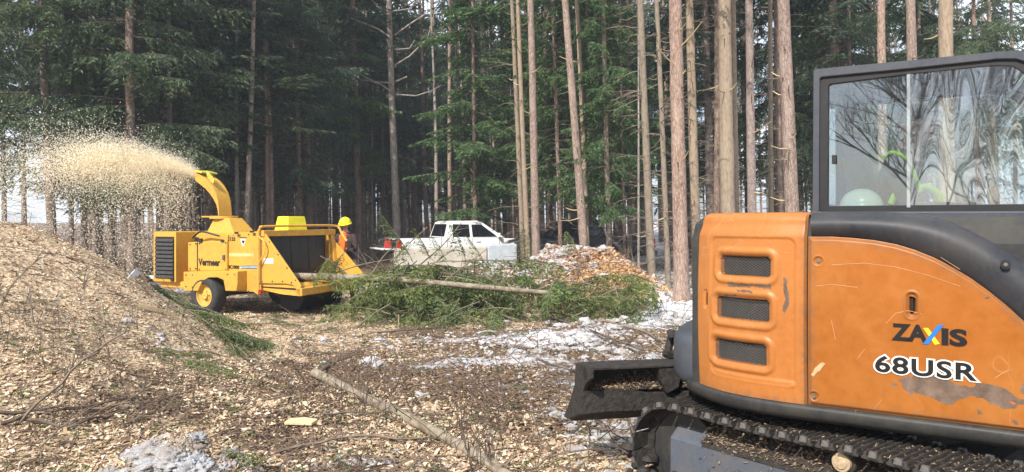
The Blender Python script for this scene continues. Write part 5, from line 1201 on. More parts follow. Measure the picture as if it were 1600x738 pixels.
# infeed interior: rubber curtain and dark walls
ti = tt0 - .10; TZ = .50
b = MB(); b.hexa([KL(ti - .06, .05, .45), KL(ti, .05, .45), KL(ti, HW - .12, .45), KL(ti - .06, HW - .12, .45), KL(ti - .06, .05, zt0 - .09), KL(ti, .05, zt0 - .09), KL(ti, HW - .12, zt0 - .09), KL(ti - .06, HW - .12, zt0 - .09)]); b.build('infeed_back_wall', M['curtain'], ch)
ns = 7
for k in range(ns):
    wa = .07 + (HW - .25) * k / ns; wb = .07 + (HW - .25) * (k + .96) / ns; bz = .78 + .03 * rnd.random()
    b = MB(); d = .015 * (k % 2)
    b.hexa([KL(ti + .05 + d, wa, bz), KL(ti + .06 + d, wa, bz), KL(ti + .06 + d, wb, bz), KL(ti + .05 + d, wb, bz), KL(ti + .01, wa, zt0 - .095), KL(ti + .02, wa, zt0 - .095), KL(ti + .02, wb, zt0 - .095), KL(ti + .01, wb, zt0 - .095)]); b.build('curtain_strip', M['curtain'], ch)
b = MB(); b.prism([KL(t, .037, z) for t, z in [(ti, .48), (tl_ - .05, .48), (tl_ - .05, .60), (tt0 + .0, zt0 - .1), (ti, zt0 - .1)]], CW * .006); b.build('cheek_liner', M['yellow_worn'], ch)
# tray
lipn = KP(469.6, 451)[1]; lipf = KP(573, 436, HW)[1]
def tray(t, w_, dz=0): u = w_ / HW; return KL(t, w_, lipn + (lipf - lipn) * u + dz)
b = MB(); b.hexa([tray(ti, .03, -.02), tray(tl_, .03, -.04), tray(tl_, HW, -.04), tray(ti, HW, -.02), tray(ti, .03, .0), tray(tl_, .03, -.005), tray(tl_, HW, -.005), tray(ti, HW, .0)]); b.build('tray_floor', M['curtain'], ch)
b = MB(); b.hexa([tray(tl_ - .01, -.0, -.13), tray(tl_ + .03, -.0, -.13), tray(tl_ + .03, HW + .03, -.11), tray(tl_ - .01, HW + .03, -.11), tray(tl_ - .12, -.0, .0), tray(tl_ + .03, -.0, .0), tray(tl_ + .03, HW + .03, .0), tray(tl_ - .12, HW + .03, .0)]); b.build('tray_lip', M['yellow_worn'], ch, bevel=.01)
b = MB(); b.prism([KL(t, .04, z) for t, z in [KP(*p, .04) for p in [(458, 446), (405, 443), (405, 452), (440, 460), (468, 463)]]], CW * 1.8); b.build('tray_underside', M['yellow_worn'], ch)
# lower chassis, axle, wheels
kbox('chassis_rail', KP(300, 450)[0], KP(420, 450)[0], .30, .42, .45, .62, M['black'], .01); kbox('chassis_rail', KP(300, 450)[0], KP(420, 450)[0], 1.35, 1.47, .45, .62, M['black'], .01)
kbox('rear_bumper', KP(402, 462)[0] - .02, KP(402, 462)[0] + .08, .02, 1.85, .42, .62, M['yellow_worn'], .01)
def wheel(w0, nm='wheel'):
    c = KL(0, w0, .345); R_ = .345
    e = bpy.data.objects.new('tyre_wheel', None)
    def lathe(prof, mat, name, par, n=36, bev=0):
        loops = []
        for a in range(n):
            th = 2 * pi * a / n; loops.append([c + CT * (cos(th) * r) + Vector((0, 0, sin(th) * r)) + CW * d for r, d in prof])
        b = MB(); b.loft(loops + [loops[0]], cap=False); return b.build(name, mat, par, smooth=True, ang=40)
    ty = lathe([(.205, .0), (.24, -.018), (.29, -.022), (.325, -.005), (R_, .03), (R_, .20), (.325, .235), (.29, .25), (.24, .24), (.205, .22)], M['tyre'], 'wheel', ch)
    rm = lathe([(.21, .012), (.195, .02), (.18, .06), (.12, .075), (.10, .055), (.065, .05), (.062, .02), (.01, .02), (.01, .10), (.2, .12)], M['rim'], 'rim', ty)
    for k in range(5):
        th = k * 2 * pi / 5; p = c + CT * cos(th) * .085 + Vector((0, 0, sin(th) * .085)) + CW * .045; b = MB(); b.cyl(p, p + CW * .03, .012, 6); b.build('wheel_nut', M['black'], rm)
    return ty
wheel(-.20); wheel(1.72)
b = MB(); b.cyl(KL(0, 0, .345), KL(0, 1.7, .345), .05, 10); b.build('axle', M['black'], ch)
# dark dump pan below the feed
b = MB(); b.tube([KL(tt0 + .15, .55, .36), KL(tt0 + .15, 1.5, .36)], .30, 20); b.build('feed_roller_guard', M['black'], ch)
ta, za = KP(407.5, 456, -.0); b = MB(); b.cyl(KL(ta, -.03, za), KL(ta, .0, za), .035, 14); b.build('tail_light', M['red_lens'], ch)
# chute
kb = [KP(333, 366, .75), KP(377, 366, .75), KP(362, 341, .75), KP(339, 341, .75)]
b = MB(); (a0, z0), (a1, z1), (a2, z2), (a3, z3) = kb
b.hexa([KL(a0, .55, z0 - .03), KL(a1 + .03, .55, z1 - .03), KL(a1 + .03, 1.15, z1 - .03), KL(a0, 1.15, z0 - .03), KL(a3, .68, z3), KL(a2, .68, z2), KL(a2, 1.02, z2), KL(a3, 1.02, z3)]); b.build('chute_base', M['yellow'], ch, bevel=.01)
b = MB(); ta, za = KP(350, 340, .85); b.cyl(KL(ta, .85, za - .03), KL(ta, .85, za + .03), .27, 28); b.hexa([KL(ta - .55, .78, za - .0), KL(ta - .2, .78, za - .0), KL(ta - .2, .9, za - .0), KL(ta - .55, .9, za - .0), KL(ta - .55, .78, za + .03), KL(ta - .2, .78, za + .03), KL(ta - .2, .9, za + .03), KL(ta - .55, .9, za + .03)]); b.build('chute_turntable', M['yellow'], ch, bevel=.006)
outc = [(362, 337), (361.5, 325), (360, 313), (357, 302), (351, 291), (343, 282), (333, 275), (325, 270)]
innc = [(341, 337), (340, 328), (338, 320), (334, 312), (328, 303), (321, 295), (313, 288.5), (305, 282)]
loops = []
for o_, i_ in zip(outc, innc):
    a, c = KP(*o_, 1.02), KP(*i_, .7); loops.append([KL(a[0], .70, a[1]), KL(a[0], 1.02, a[1]), KL(c[0], 1.02, c[1]), KL(c[0], .70, c[1])])
lin = [[(p + (sum(L, Vector()) / 4 - p) * .08) for p in L] for L in loops]
b = MB(); b.loft(loops, cap=False); b.loft([L[::-1] for L in lin], cap=False); b.loft([loops[-1], lin[-1]], cap=False); b.build('chute', M['yellow'], ch, bevel=.0, smooth=True, ang=30)
a = KP(325, 269.5, .7); c = KP(308, 275, .7)
b = MB(); d0, d1 = KP(326, 272, .85), KP(318, 268, .85)
b.hexa([KL(d0[0] + .02, .66, d0[1]), KL(d0[0] + .02, 1.06, d0[1]), KL(d1[0] - .03, 1.06, d1[1] - .02), KL(d1[0] - .03, .66, d1[1] - .02), KL(d0[0] + .02, .66, d0[1] + .03), KL(d0[0] + .02, 1.06, d0[1] + .03), KL(d1[0] - .03, 1.06, d1[1] + .02), KL(d1[0] - .03, .66, d1[1] + .02)]); b.build('deflector', plain('olive_yellow', (.50, .46, .06), .5), ch, bevel=.004)
kprism('deflector_cheek', [(322, 266.5), (326, 270), (335, 281), (333, 287), (328, 283), (323, 275)], .66, .025, plain('olive_yellow_paint', (.50, .46, .06), .5), .003)
# fluorescent box on top
fb = [KP(433.5, 359, .55), KP(471.5, 359, .55), KP(471, 339, .55), KP(436, 339, .55)]
b = MB(); z0 = zt0 + .02; z1 = KP(436, 338.5, .9)[1]
tf0 = tt0 - .42; 
b.hexa([KL(tf0 - .05, .75, z0 - .05), KL(tf0 + .30, .75, z0 - .05), KL(tf0 + .30, 1.30, z0 - .05), KL(tf0 - .05, 1.30, z0 - .05), KL(tf0, .80, z1), KL(tf0 + .26, .80, z1), KL(tf0 + .26, 1.26, z1), KL(tf0, 1.26, z1)]); b.build('warning_box', M['fluo'], ch, bevel=.012)
# grab rail
rail = [KL(*KP(403.7, 452, -.06)[:1], -.06, KP(403.7, 452, -.06)[1]), KL(KP(403.7, 368, -.06)[0], -.06, KP(403.7, 368, -.06)[1]), KL(KP(404, 361, -.06)[0], -.05, KP(404, 361, -.06)[1]), KL(KP(406, 356, -.04)[0], -.02, KP(406, 356, -.04)[1]), KL(KP(411, 354, 0)[0], .06, KP(411, 354, 0)[1]), KL(tt0 + .05, 1.2, KP(480, 352.5, 1.2)[1]), KL(tt0 + .06, HW - .02, KP(520, 353, HW)[1]), KL(tt0 + .12, HW + .05, KP(524, 357, HW)[1]), KL(tt0 + .16, HW + .06, KP(526, 363, HW)[1]), KL(tt0 + .30, HW + .05, KP(529, 377, HW)[1])]
b = MB(); b.tube(smooth_curve(rail, 4), .022, 8); b.build('grab_rail', M['yellow_worn'], ch, smooth=True)
hk = [KL(KP(x, y, -.07)[0], -.07, KP(x, y, -.07)[1]) for x, y in [(404, 370), (411, 376), (414.5, 386), (412, 398), (407, 407), (404, 413)]]
b = MB(); b.tube(smooth_curve(hk, 3), .014, 6); b.build('control_bar', M['yellow_worn'], ch, smooth=True)
for pts_, w_ in (([(357, 369), (364, 368), (372, 367.5), (388, 366.5), (397, 366), (405, 365.5), (356, 452), (366, 453), (376, 454), (388, 455), (409, 440), (425, 440), (441, 440), (455, 442), (420, 378), (434, 398), (448, 419), (461, 438)], -.012), ([(311, 381), (352, 379.5), (311, 421), (352, 421), (296, 382), (305, 381), (296, 420), (305, 420)], -.062), ([(290, 430), (300, 430), (355, 429), (366, 429), (290, 448), (300, 449)], -.232)):
    for x_, y_ in pts_:
        t_, z_ = KP(x_, y_, w_); b = MB(); b.cyl(KL(t_, w_, z_), KL(t_, w_ + .02, z_), .012, 6); b.build('bolt', M['black'] if rnd.random() < .6 else M['steel'], ch)
for x_, y_ in ((314, 377.5), (348, 376.5), (370, 364), (394, 362)):
    t_, z_ = KP(x_, y_, -.05); kbox('hinge', t_ - .04, t_ + .04, -.072, -.045, z_ - .02, z_ + .015, M['black'], .004)
t_, z_ = KP(351, 402, -.055); kbox('door_latch', t_ - .03, t_ + .01, -.09, -.05, z_ - .05, z_ + .04, M['steel'], .006)
for k in range(3):
    b = MB(); p0_, p1_ = KL(KP(300 + 4 * k, 447)[0], .05, KP(300, 447)[1]), KL(KP(352 + 7 * k, 450)[0], .10, KP(350, 458)[1]); md = (p0_ + p1_) / 2 - Vector((0, 0, .06 + .03 * k)); b.tube(smooth_curve([p0_, md, p1_], 5), .014, 6); b.build('hydraulic_hose', M['black'], ch, smooth=True)
b = MB(); b.tube(smooth_curve([KL(tB + .1, .3, 1.38), KL(tB + .35, .28, 1.50), KL(tB + .75, .35, 1.42)], 5), .018, 6); b.build('hydraulic_hose', M['black'], ch, smooth=True)
# decals
def ktext(name, txt, x0, x1, yc, hpx, mat, off=0.0, w_=-.002, lab=None):
    cx = (x0 + x1) / 2; t, z = KP(cx, yc, w_); ta, _ = KP(x0, yc, w_); tb, _ = KP(x1, yc, w_); Yd = (CHO + CW * w_ + CT * t).y
    me = text_mesh(txt, 1.0); xs_ = [v.co.x for v in me.vertices]; ys_ = [v.co.y for v in me.vertices]; wid = max(xs_) - min(xs_); hei = max(ys_) - min(ys_); sz = hpx / F * Yd / hei
    o = place_text(name, txt, sz, KL(t, w_, z), CT, (0, 0, 1), ch, mat, off, (tb - ta) / (wid * sz), 0, .003); return o
ktext('lettering', 'Vermeer', 310.5, 343.5, 410.5, 10.5, M['decal_black'], .006, -.052)['label'] = 'Vermeer lettering on the fuel tank'
ktext('lettering', '2133', 356, 367.5, 374, 5.5, M['decal_black'], .003)['label'] = 'number 2133'
ktext('lettering', 'BC1800', 356.5, 373.5, 417.8, 5, M['decal_black'], .004)['label'] = 'BC1800 model lettering'
kprism('decal_stripe', [(375, 415.5), (401.5, 415.2), (401.5, 420), (377, 420)], -.004, .003, M['decal_blue'], 0)
kprism('decal_stripe', [(375, 417.2), (401.5, 417), (401.5, 418), (375, 418.2)], -.006, .003, M['decal_white'], 0)
kprism('warning_decal', [(412, 404), (427, 404), (427, 412), (412, 412)], -.004, .003, M['decal_white'], 0)
kprism('warning_decal', [(358, 396), (396, 396), (396, 401), (358, 401)], -.004, .003, plain('faded_decal', (.66, .50, .20), .6), 0)
kprism('logo_badge', [(375.5, 373.5), (384, 373.5), (382.5, 380), (379.8, 385.5), (377, 380)], -.004, .003, M['decal_white'], 0)
kprism('logo_badge', [(377, 376), (382.8, 376), (380, 382)], -.006, .003, M['decal_black'], 0)
ktext('lettering', 'Vermeer', 374, 386, 371.3, 2.6, M['decal_black'], .0)['label'] = 'small Vermeer lettering over the badge'
kprism('panel_seam', [(308, 378), (308.5, 378), (308.5, 424), (308, 424)], -.052, .01, M['dark_in'], 0)

# ==================================================================== TRUCKS
def pickup(name, O, ang, paint_, label, white=True):
    t_ = empty(name, O, label, 'pickup truck'); O = Vector(O); hx_ = Vector((cos(ang), sin(ang), 0)); hw = Vector((-sin(ang), cos(ang), 0))
    def L3(x, y, z): return O + hx_ * x + hw * y + Vector((0, 0, z))
    Wd = 1.86
    def arch(cx, z0, r): return [(cx + r * cos(a), z0 + r * sin(a)) for a in [pi * k / 12 for k in range(13)]]
    # lower body outline, counter-clockwise from rear bottom
    prof = [(0.0, .48), (0.02, 1.12), (1.68, 1.13)] + [(1.70, 1.13), (3.95, 1.10), (4.35, 1.08), (4.95, .98), (5.08, .88), (5.12, .55), (5.05, .42)] + arch(4.25, .42, .43) + [(3.7, .38), (1.6, .38)] + arch(1.12, .42, .43) + [(.6, .45)]
    loops = []
    for y, k in ((0.10, 0), (0.02, 1), (0.0, 2), (.0, 2)):
        pass
    def sec(y, ins): 
        cx, cz = 2.5, .8; return [L3(x + (-ins if x > cx else ins) * .6, y, z + (-ins if z > cz else ins * .3)) for x, z in prof]
    b = MB(); b.loft([sec(0.0, .035), sec(.012, .012), sec(.05, 0.0), sec(Wd - .05, 0), sec(Wd - .012, .012), sec(Wd, .035)]); b.build('body', paint_, t_, smooth=True, ang=30)
    if True:
        b = MB(); b.hexa([L3(.10, .12, .62), L3(1.62, .12, .62), L3(1.62, Wd - .12, .62), L3(.10, Wd - .12, .62), L3(.10, .12, 1.136), L3(1.62, .12, 1.136), L3(1.62, Wd - .12, 1.136), L3(.10, Wd - .12, 1.136)]); b.build('bed_liner', M['black'], t_)
    base = [(1.72, 1.10), (3.95, 1.10)]; 
    g0 = [(1.70, .05, 1.11), (3.98, .05, 1.11), (3.98, Wd - .05, 1.11), (1.70, Wd - .05, 1.11)]
    g1 = [(1.86, .22, 1.66), (3.16, .22, 1.66), (3.16, Wd - .22, 1.66), (1.86, Wd - .22, 1.66)]
    g2 = [(1.98, .30, 1.715), (3.02, .30, 1.72), (3.02, Wd - .30, 1.72), (1.98, Wd - .30, 1.715)]
    b = MB(); b.loft([[L3(*p) for p in g] for g in (g0, g1, g2)]); b.build('cab', paint_, t_, bevel=.035)
    def sidey(z): return .05 + (z - 1.11) / .55 * .17
    for yy_ in (0, 1):
        for pl in ([(1.98, 1.16), (2.62, 1.15), (2.62, 1.59), (2.02, 1.60)], [(2.72, 1.15), (3.66, 1.15), (3.56, 1.24), (3.10, 1.58), (2.72, 1.59)]):
            b = MB(); off = -.012
            P = [L3(x, (sidey(z) + off) if yy_ == 0 else Wd - sidey(z) - off, z) for x, z in pl]; b.prism(P, hw * (.02 if yy_ == 0 else -.02)); b.build('side_window', M['carglass'], t_, bevel=.004)
    b = MB(); b.prism([L3(x, y, z) for x, y, z in [(1.705, .22, 1.17), (1.705, Wd - .22, 1.17), (1.835, Wd - .30, 1.60), (1.835, .30, 1.60)]], hx_ * .02); b.build('rear_window', M['carglass'], t_)
    b = MB(); b.prism([L3(x, y, z) for x, y, z in [(3.94, .18, 1.15), (3.94, Wd - .18, 1.15), (3.20, Wd - .30, 1.64), (3.20, .30, 1.64)]], hx_ * .03); b.build('windscreen', M['carglass'], t_)
    for y in (.02, Wd + .0):
        for x in (1.75, 2.67, 3.72):
            b = MB(); yy2 = -.004 if y < 1 else Wd + .001; b.hexa([L3(x, yy2, .50), L3(x + .012, yy2, .50), L3(x + .012, yy2 + .006, .50), L3(x, yy2 + .006, .50), L3(x, yy2, 1.11), L3(x + .012, yy2, 1.11), L3(x + .012, yy2 + .006, 1.11), L3(x, yy2 + .006, 1.11)]); b.build('door_gap', M['gasket'], t_)
    for x in (1.9, 2.82):
        b = MB(); b.hexa([L3(x, -.03, .98), L3(x + .16, -.03, .98), L3(x + .16, 0, .98), L3(x, 0, .98), L3(x, -.03, 1.01), L3(x + .16, -.03, 1.01), L3(x + .16, 0, 1.01), L3(x, 0, 1.01)]); b.build('door_handle', paint_, t_, bevel=.008)
    for y in (-.16, Wd + .02):
        b = MB(); b.hexa([L3(3.62, y, 1.13), L3(3.72, y, 1.13), L3(3.72, y + .14, 1.13), L3(3.62, y + .14, 1.13), L3(3.62, y, 1.29), L3(3.70, y, 1.29), L3(3.70, y + .14, 1.29), L3(3.62, y + .14, 1.29)]); b.build('wing_mirror', paint_, t_, bevel=.02)
    for y in (-.008, Wd - .12):
        b = MB(); b.hexa([L3(-.03, y, .74), L3(.16, y, .74), L3(.12, y + .128, .74), L3(-.03, y + .128, .74), L3(-.02, y, 1.06), L3(.11, y, 1.08), L3(.09, y + .128, 1.08), L3(-.02, y + .128, 1.06)]); b.build('tail_light', M['red_lens'], t_, bevel=.01)
        b = MB(); b.hexa([L3(4.90, y + .01, .74), L3(5.13, y + .08, .74), L3(5.13, y + .12, .74), L3(4.92, y + .125, .74), L3(4.86, y + .0, .92), L3(5.05, y + .06, .90), L3(5.05, y + .12, .90), L3(4.88, y + .125, .93)]); b.build('headlight', M['decal_white'], t_, bevel=.01)
    for cx in (1.12, 4.25):
        for y0, y1 in ((.03, .25), (Wd - .25, Wd - .03)):
            b = MB(); b.cyl(L3(cx, y0, .37), L3(cx, y1, .37), .37, 28); wh = b.build('wheel', M['tyre'], t_, bevel=.03)
            ys = y0 - .006 if y0 < 1 else y1 - .014; b = MB(); b.cyl(L3(cx, ys, .37), L3(cx, ys + .02, .37), .22, 20); b.build('rim', M['steel'], wh, bevel=.004)
    b = MB(); b.hexa([L3(-.12, .1, .46), L3(0, .05, .46), L3(0, Wd - .05, .46), L3(-.12, Wd - .1, .46), L3(-.14, .1, .62), L3(0, .05, .62), L3(0, Wd - .05, .62), L3(-.14, Wd - .1, .62)]); b.build('rear_bumper', M['steel'], t_, bevel=.02)
    if white:
        b = MB(); b.hexa([L3(-.52, .12, .735), L3(-.02, .12, .735), L3(-.02, Wd - .12, .735), L3(-.52, Wd - .12, .735), L3(-.52, .12, .785), L3(-.02, .12, .785), L3(-.02, Wd - .12, .785), L3(-.52, Wd - .12, .785)]); b.build('tailgate', paint_, t_, bevel=.01)
        b = MB(); b.hexa([L3(.004, .10, .60), L3(-.008, .10, .60), L3(-.008, Wd - .10, .60), L3(.004, Wd - .10, .60), L3(.004, .10, 1.07), L3(-.008, .10, 1.07), L3(-.008, Wd - .10, 1.07), L3(.004, Wd - .10, 1.07)]); b.build('bed_opening', M['black'], t_)
    return t_, L3
ty_ = 24.9; tO = (px_y(622, ty_), ty_, 0.0)
tr, T3 = pickup('pickup_truck', tO, radians(25), M['white_paint'], 'dirty white double cab pickup with its tailgate down behind the concrete blocks')
pickup('pickup_truck', (px_y(1000, 27.5), 27.5, .05), radians(186), M['black_paint'], 'black pickup parked between the trunks right of the white pickup', False)
# things on the tailgate
ro = T3(-.25, .38, .785); r0 = empty('fuel_can', ro, 'red plastic fuel can standing on the lowered tailgate', 'fuel can')
b = MB(); b.loft([[T3(-.25 + a * k, .38 + c * k, .785 + z) for a, c in ((-.11, -.10), (.11, -.10), (.11, .10), (-.11, .10))] for z, k in ((0, .95), (.02, 1), (.20, 1), (.26, .7))]); b.build('body', M['red_plastic'], r0, bevel=.02)
b = MB(); b.tube([T3(-.35, .38, 1.06), T3(-.32, .38, 1.13), T3(-.18, .38, 1.13), T3(-.15, .38, 1.06)], .015, 6); b.build('handle', M['red_plastic'], r0)
b = MB(); b.cyl(T3(-.14, .30, 1.05), T3(-.14, .30, 1.11), .03, 10); b.build('spout_cap', M['black'], r0)
bo = T3(-.2, 1.15, .785); o = empty('tool_bag', bo, 'black bag lying on the far half of the lowered tailgate', 'bag')
b = MB(); b.loft([[T3(-.2 + a * k, 1.15 + c * k, .785 + z) for a, c in ((-.2, -.2), (.0, -.26), (.2, -.2), (.2, .2), (0, .25), (-.2, .2))] for z, k in ((0, .9), (.05, 1), (.25, 1.0), (.34, .7))]); b.build('body', M['black'], o, bevel=.03)
b = MB(); b.tube([T3(-.2, 1.0, 1.1), T3(-.2, 1.05, 1.2), T3(-.2, 1.25, 1.2), T3(-.2, 1.3, 1.1)], .012, 6); b.build('strap', M['black'], o)
# concrete blocks in front of the truck
def block(x0, y0, x1, y1, z1, th, mat, label, lip=.0):
    a = Vector((x0, y0, 0)); c = Vector((x1, y1, 0)); n = Vector((-(c - a).y, (c - a).x, 0)).normalized() * th; a.z = c.z = min(Hs(x0, y0), Hs(x1, y1)) - .1
    up = Vector((0, 0, z1)); b = MB(); b.hexa([a, c, c + n, a + n, a + up, c + up + Vector((0, 0, .03)), c + n + up + Vector((0, 0, .03)), a + n + up]); o = b.build('concrete_block', mat, None, bevel=.025, origin=a); tag(o, label, 'concrete block', 'concrete blocks in front of the white pickup'); return o
block(px_y(618, 21.0), 21.0, px_y(761, 21.6), 21.6, 1.03, .6, M['concrete'], 'long tan concrete block below the white pickup bed and cab')
block(px_y(762.5, 21.6), 21.6, px_y(808, 21.9), 21.9, 1.11, .6, M['concrete2'], 'pale blue grey concrete block below the white pickup hood')

# ==================================================================== SLASH, LOGS, BRANCHES
def bough_mesh(seed, L=1.6, thick=.012):
    rng = np.random.RandomState(seed); out = []; wood = []
    limb_leaves(out, wood, (0, 0, 0), 0, L, .05, .30, rng, .050, (.095, .024), .85, thick, .6)
    return leaves_mesh('spruce_bough', out, wood, [M['needle_bough'], M['twig']], rng, 4)
BG = [bough_mesh(700 + k, L) for k, L in enumerate((1.5, 1.9, 1.2, 1.7))]
def bough(x, y, z, az, pitch, s, label, group, roll=0):
    o = bpy.data.objects.new('spruce_bough', rnd.choice(BG)); C.objects.link(o); tag(o, label, 'bough', group)
    o.matrix_basis = Matrix.Translation((x, y, z)) @ Matrix.Rotation(az, 4, 'Z') @ Matrix.Rotation(pitch, 4, 'Y') @ Matrix.Rotation(roll, 4, 'X') @ Matrix.Scale(s, 4); return o
LB = 'green spruce bough heaped in the slash pile behind the dirty snow'
for k in range(230):
    px = rnd.choice([rnd.uniform(610, 720), rnd.uniform(610, 800), rnd.uniform(640, 860), rnd.uniform(830, 1030)]); d = rnd.uniform(12.0, 15.4)
    x = px_y(px, d); hi = .22 if d < 13.0 else max(.05, (1.0 if 610 < px < 800 else .80) * (1 - abs(d - 13.9) / 2.6) * (1 - max(0, abs(px - 790) - 170) / 160))
    z = Hs(x, d) + rnd.uniform(.05, .25 + hi * .9) if rnd.random() < .62 else Hs(x, d) + hi * .9
    bough(x, d, z, rnd.uniform(0, 6.28), rnd.uniform(-.2, .75), rnd.uniform(.55, 1.05), 'spruce bough ' + ('on top of' if hi > .5 and z > .5 else 'low in') + ' the slash ' + ('beside the hopper' if px < 640 else 'below the white pickup bed' if px < 700 else 'below the white pickup cab' if px < 770 else 'in front of the snowy heap' if px < 880 else 'in front of the orange chip heap') + (', near side' if d < 13.3 else ', far side'), 'boughs in the slash pile', rnd.uniform(-.6, .6))
LB2 = 'spruce bough lying on the trampled ground by the chipper wheels'
for k in range(46):
    px = rnd.uniform(345, 600); d = rnd.uniform(12.0, 16.5); x = px_y(px, d)
    if 490 < px < 590: continue
    if abs((Vector((x, d, 0)) - CHO).dot(CT)) < .5 and abs((Vector((x, d, 0)) - CHO).dot(CW)) < .4: continue
    bough(x, d, Hs(x, d) + .03, rnd.uniform(0, 6.28), rnd.uniform(-.05, .12), rnd.uniform(.4, .75), LB2, 'boughs around the chipper', rnd.uniform(-.3, .3))
LB3 = 'dark spruce bough on the chip mound slope left of the chipper wheel'
for k in range(40):
    u = rnd.random(); px = 195 + 150 * u + rnd.gauss(0, 14); py = 435 + 70 * u + rnd.gauss(0, 14); d = 10.4 + .8 * rnd.random() - .3 * u; x = px_y(px, d)
    if px > 285: d = min(d, 9.9 - (px - 285) * .004); x = px_y(px, d)
    bough(x, d, Hs(x, d) + .04, rnd.uniform(-1.2, .6), rnd.uniform(0, .35), rnd.uniform(.35, .65), LB3, 'boughs on the mound slope', rnd.uniform(-.4, .4))
for (px, py, n, lb) in ((280, 580, 26, 'dark spruce sprig half buried in chips on the near slope of the mound'), (430, 605, 5, 'drooping green sprig on a small snow lump left of the bare log'), (400, 725, 7, 'green sprig at the lower edge beside the snowy hump'), (400, 530, 6, 'green sprig in front of the chipper wheel'), (745, 512, 4, 'green sprig on the dirty snow'), (690, 640, 3, 'green sprig right of the bare log')):
    d = F * (CH - .12) / (py - HY); 
    for k in range(n):
        x = px_y(px + rnd.gauss(0, 26), d); dd = d + rnd.gauss(0, .22); bough(x, dd, Hs(x, dd) + .03, rnd.uniform(0, 6.28), rnd.uniform(-.1, .3), rnd.uniform(.14, .32) * d / 6, lb, lb[:40])
for (px, py, d, s_) in ((728, 400, 13.4, .62), (645, 402, 13.5, .55), (700, 408, 13.3, .5), (758, 405, 13.8, .5), (610, 415, 13.4, .5), (672, 398, 13.9, .45), (905, 392, 16.2, .5), (890, 398, 16.0, .45), (815, 412, 13.8, .45)):
    p = W3(px, py + 8, d); bough(p.x, p.y, p.z, rnd.uniform(0, 6.28), -1.15, s_, 'spruce tip pointing up out of the slash pile', 'upright spruce tips in the slash pile')
# bough tangled at the hopper mouth
for (px, py, d, az, pi_, s) in ((500, 400, 13.4, .2, .5, .6), (540, 392, 13.6, 2.6, .7, .5), (485, 425, 13.2, 1.2, .8, .35), (520, 395, 13.7, 4.5, .5, .45)):
    p = W3(px, py, d); bough(p.x, p.y, p.z, az, pi_, s, 'spruce bough caught at the hopper mouth over the log', 'boughs at the hopper mouth')
def log(name, pts, rad, mat, label, cat, n=14, stubs=0, cut=True, cutm=None):
    p0 = Vector(pts[0]); b = MB(); b.tube(pts, rad, n, 0, cap=False)
    rr = rad if isinstance(rad, list) else [rad] * len(pts)
    o = b.build(name, mat, None, smooth=True, origin=p0, ang=60) if not cut else None
    if cut:
        o = empty(name, p0, label, cat); q = b.build('trunk', mat, o, smooth=True, ang=60)
        for e, (i, j) in enumerate(((0, 1), (-1, -2))):
            d = (Vector(pts[i]) - Vector(pts[j])).normalized(); c = MB(); c.cyl(Vector(pts[i]) - d * .01, Vector(pts[i]) + d * .003, rr[i] * .985, n); c.build('cut_end', cutm or M['wood_cut'], o)
    tag(o, label, cat); rg = random.Random(int(abs(p0.x) * 1000))
    for k in range(stubs):
        u = rg.random(); i = min(len(pts) - 2, int(u * (len(pts) - 1))); a = Vector(pts[i]).lerp(Vector(pts[i + 1]), u * (len(pts) - 1) - i); dd = Vector((rg.uniform(-1, 1), rg.uniform(-1, 1), rg.uniform(0, 1))).normalized(); L = rg.uniform(.03, .09)
        c = MB(); c.tube([a + dd * rr[i] * .8, a + dd * (rr[i] + L)], [.010, .006], 5); s = c.build('branch_stub', M['twig'], None); s.parent = o; s.location = (0, 0, 0); s.data.transform(Matrix.Translation(-p0))
    return o
_D = np.linspace(3.2, 30, 3000)
def gp(px, py, lift=0.0):
    x = (px - CX) / F * _D; z = CH + (HY - py) / F * _D; k = np.argmax(z < H(x, _D) + lift); d = float(_D[k]); return Vector((float(x[k]), d, Hs(x[k], d) + lift))
lg = [gp(492, 583, .045), gp(560, 617, .035), gp(640, 655, .03), gp(710, 692, .03), gp(760, 722, .03), gp(800, 748, .03)]
log('bare_log', smooth_curve(lg, 4), [.049 - .0007 * k for k in range(21)], M_LOG, 'long bare tan log lying diagonally across the foreground', 'log', 14, 22, cutm=M['mud'])
lg = [W3(455, 432, 13.7), W3(560, 434, 13.3), W3(620, 437, 13.0), W3(700, 444, 12.8), W3(790, 452, 12.6), W3(862, 458, 12.5)]
log('feed_log', smooth_curve(lg, 4), [.068 - .0016 * k for k in range(21)], M_LOG, 'long trunk feeding from the slash pile into the chipper hopper', 'log', 12, 8)
for (px, py, r, l, lb) in ((868, 469, .10, .16, 'short reddish log end at the foot of the slash pile'), (937, 480, .15, .12, 'wide low brown stump right of the slash pile')):
    p = gp(px, py + 6); log('tree_stump', [p + Vector((0, 0, -.05)), p + Vector((.02, -.02, l))], [r * 1.1, r], M['bark_dark'], lb, 'stump', 14)
bp = gp(245, 490, .03); bq = gp(275, 497, .03)
b = MB(); a0 = gp(214, 482, .05); a1 = gp(278, 496, .03); sd_ = Vector((0, .06, .03)); b.hexa([a0, a1, a1 + sd_ * .6, a0 + sd_, a0 + Vector((0, 0, .03)), a1 + Vector((0, 0, .02)), a1 + sd_ * .6 + Vector((0, 0, .02)), a0 + sd_ + Vector((0, 0, .03))]); tag(b.build('split_plank', M['wood_cut'], None, bevel=.006, origin=a0), 'split brown plank lying on the mound slope', 'plank')
p = gp(470, 663, .02); b = MB(); b.prism([p + Vector(v) for v in ((-.13, -.02, 0), (.10, -.05, 0), (.13, .03, .01), (.02, .07, .015), (-.10, .06, .01))], (0, 0, .025)); tag(b.build('wood_slab', M['wood_cut'], None, bevel=.005, origin=p), 'pinkish split slab of wood lying left of the bare log', 'wood slab')
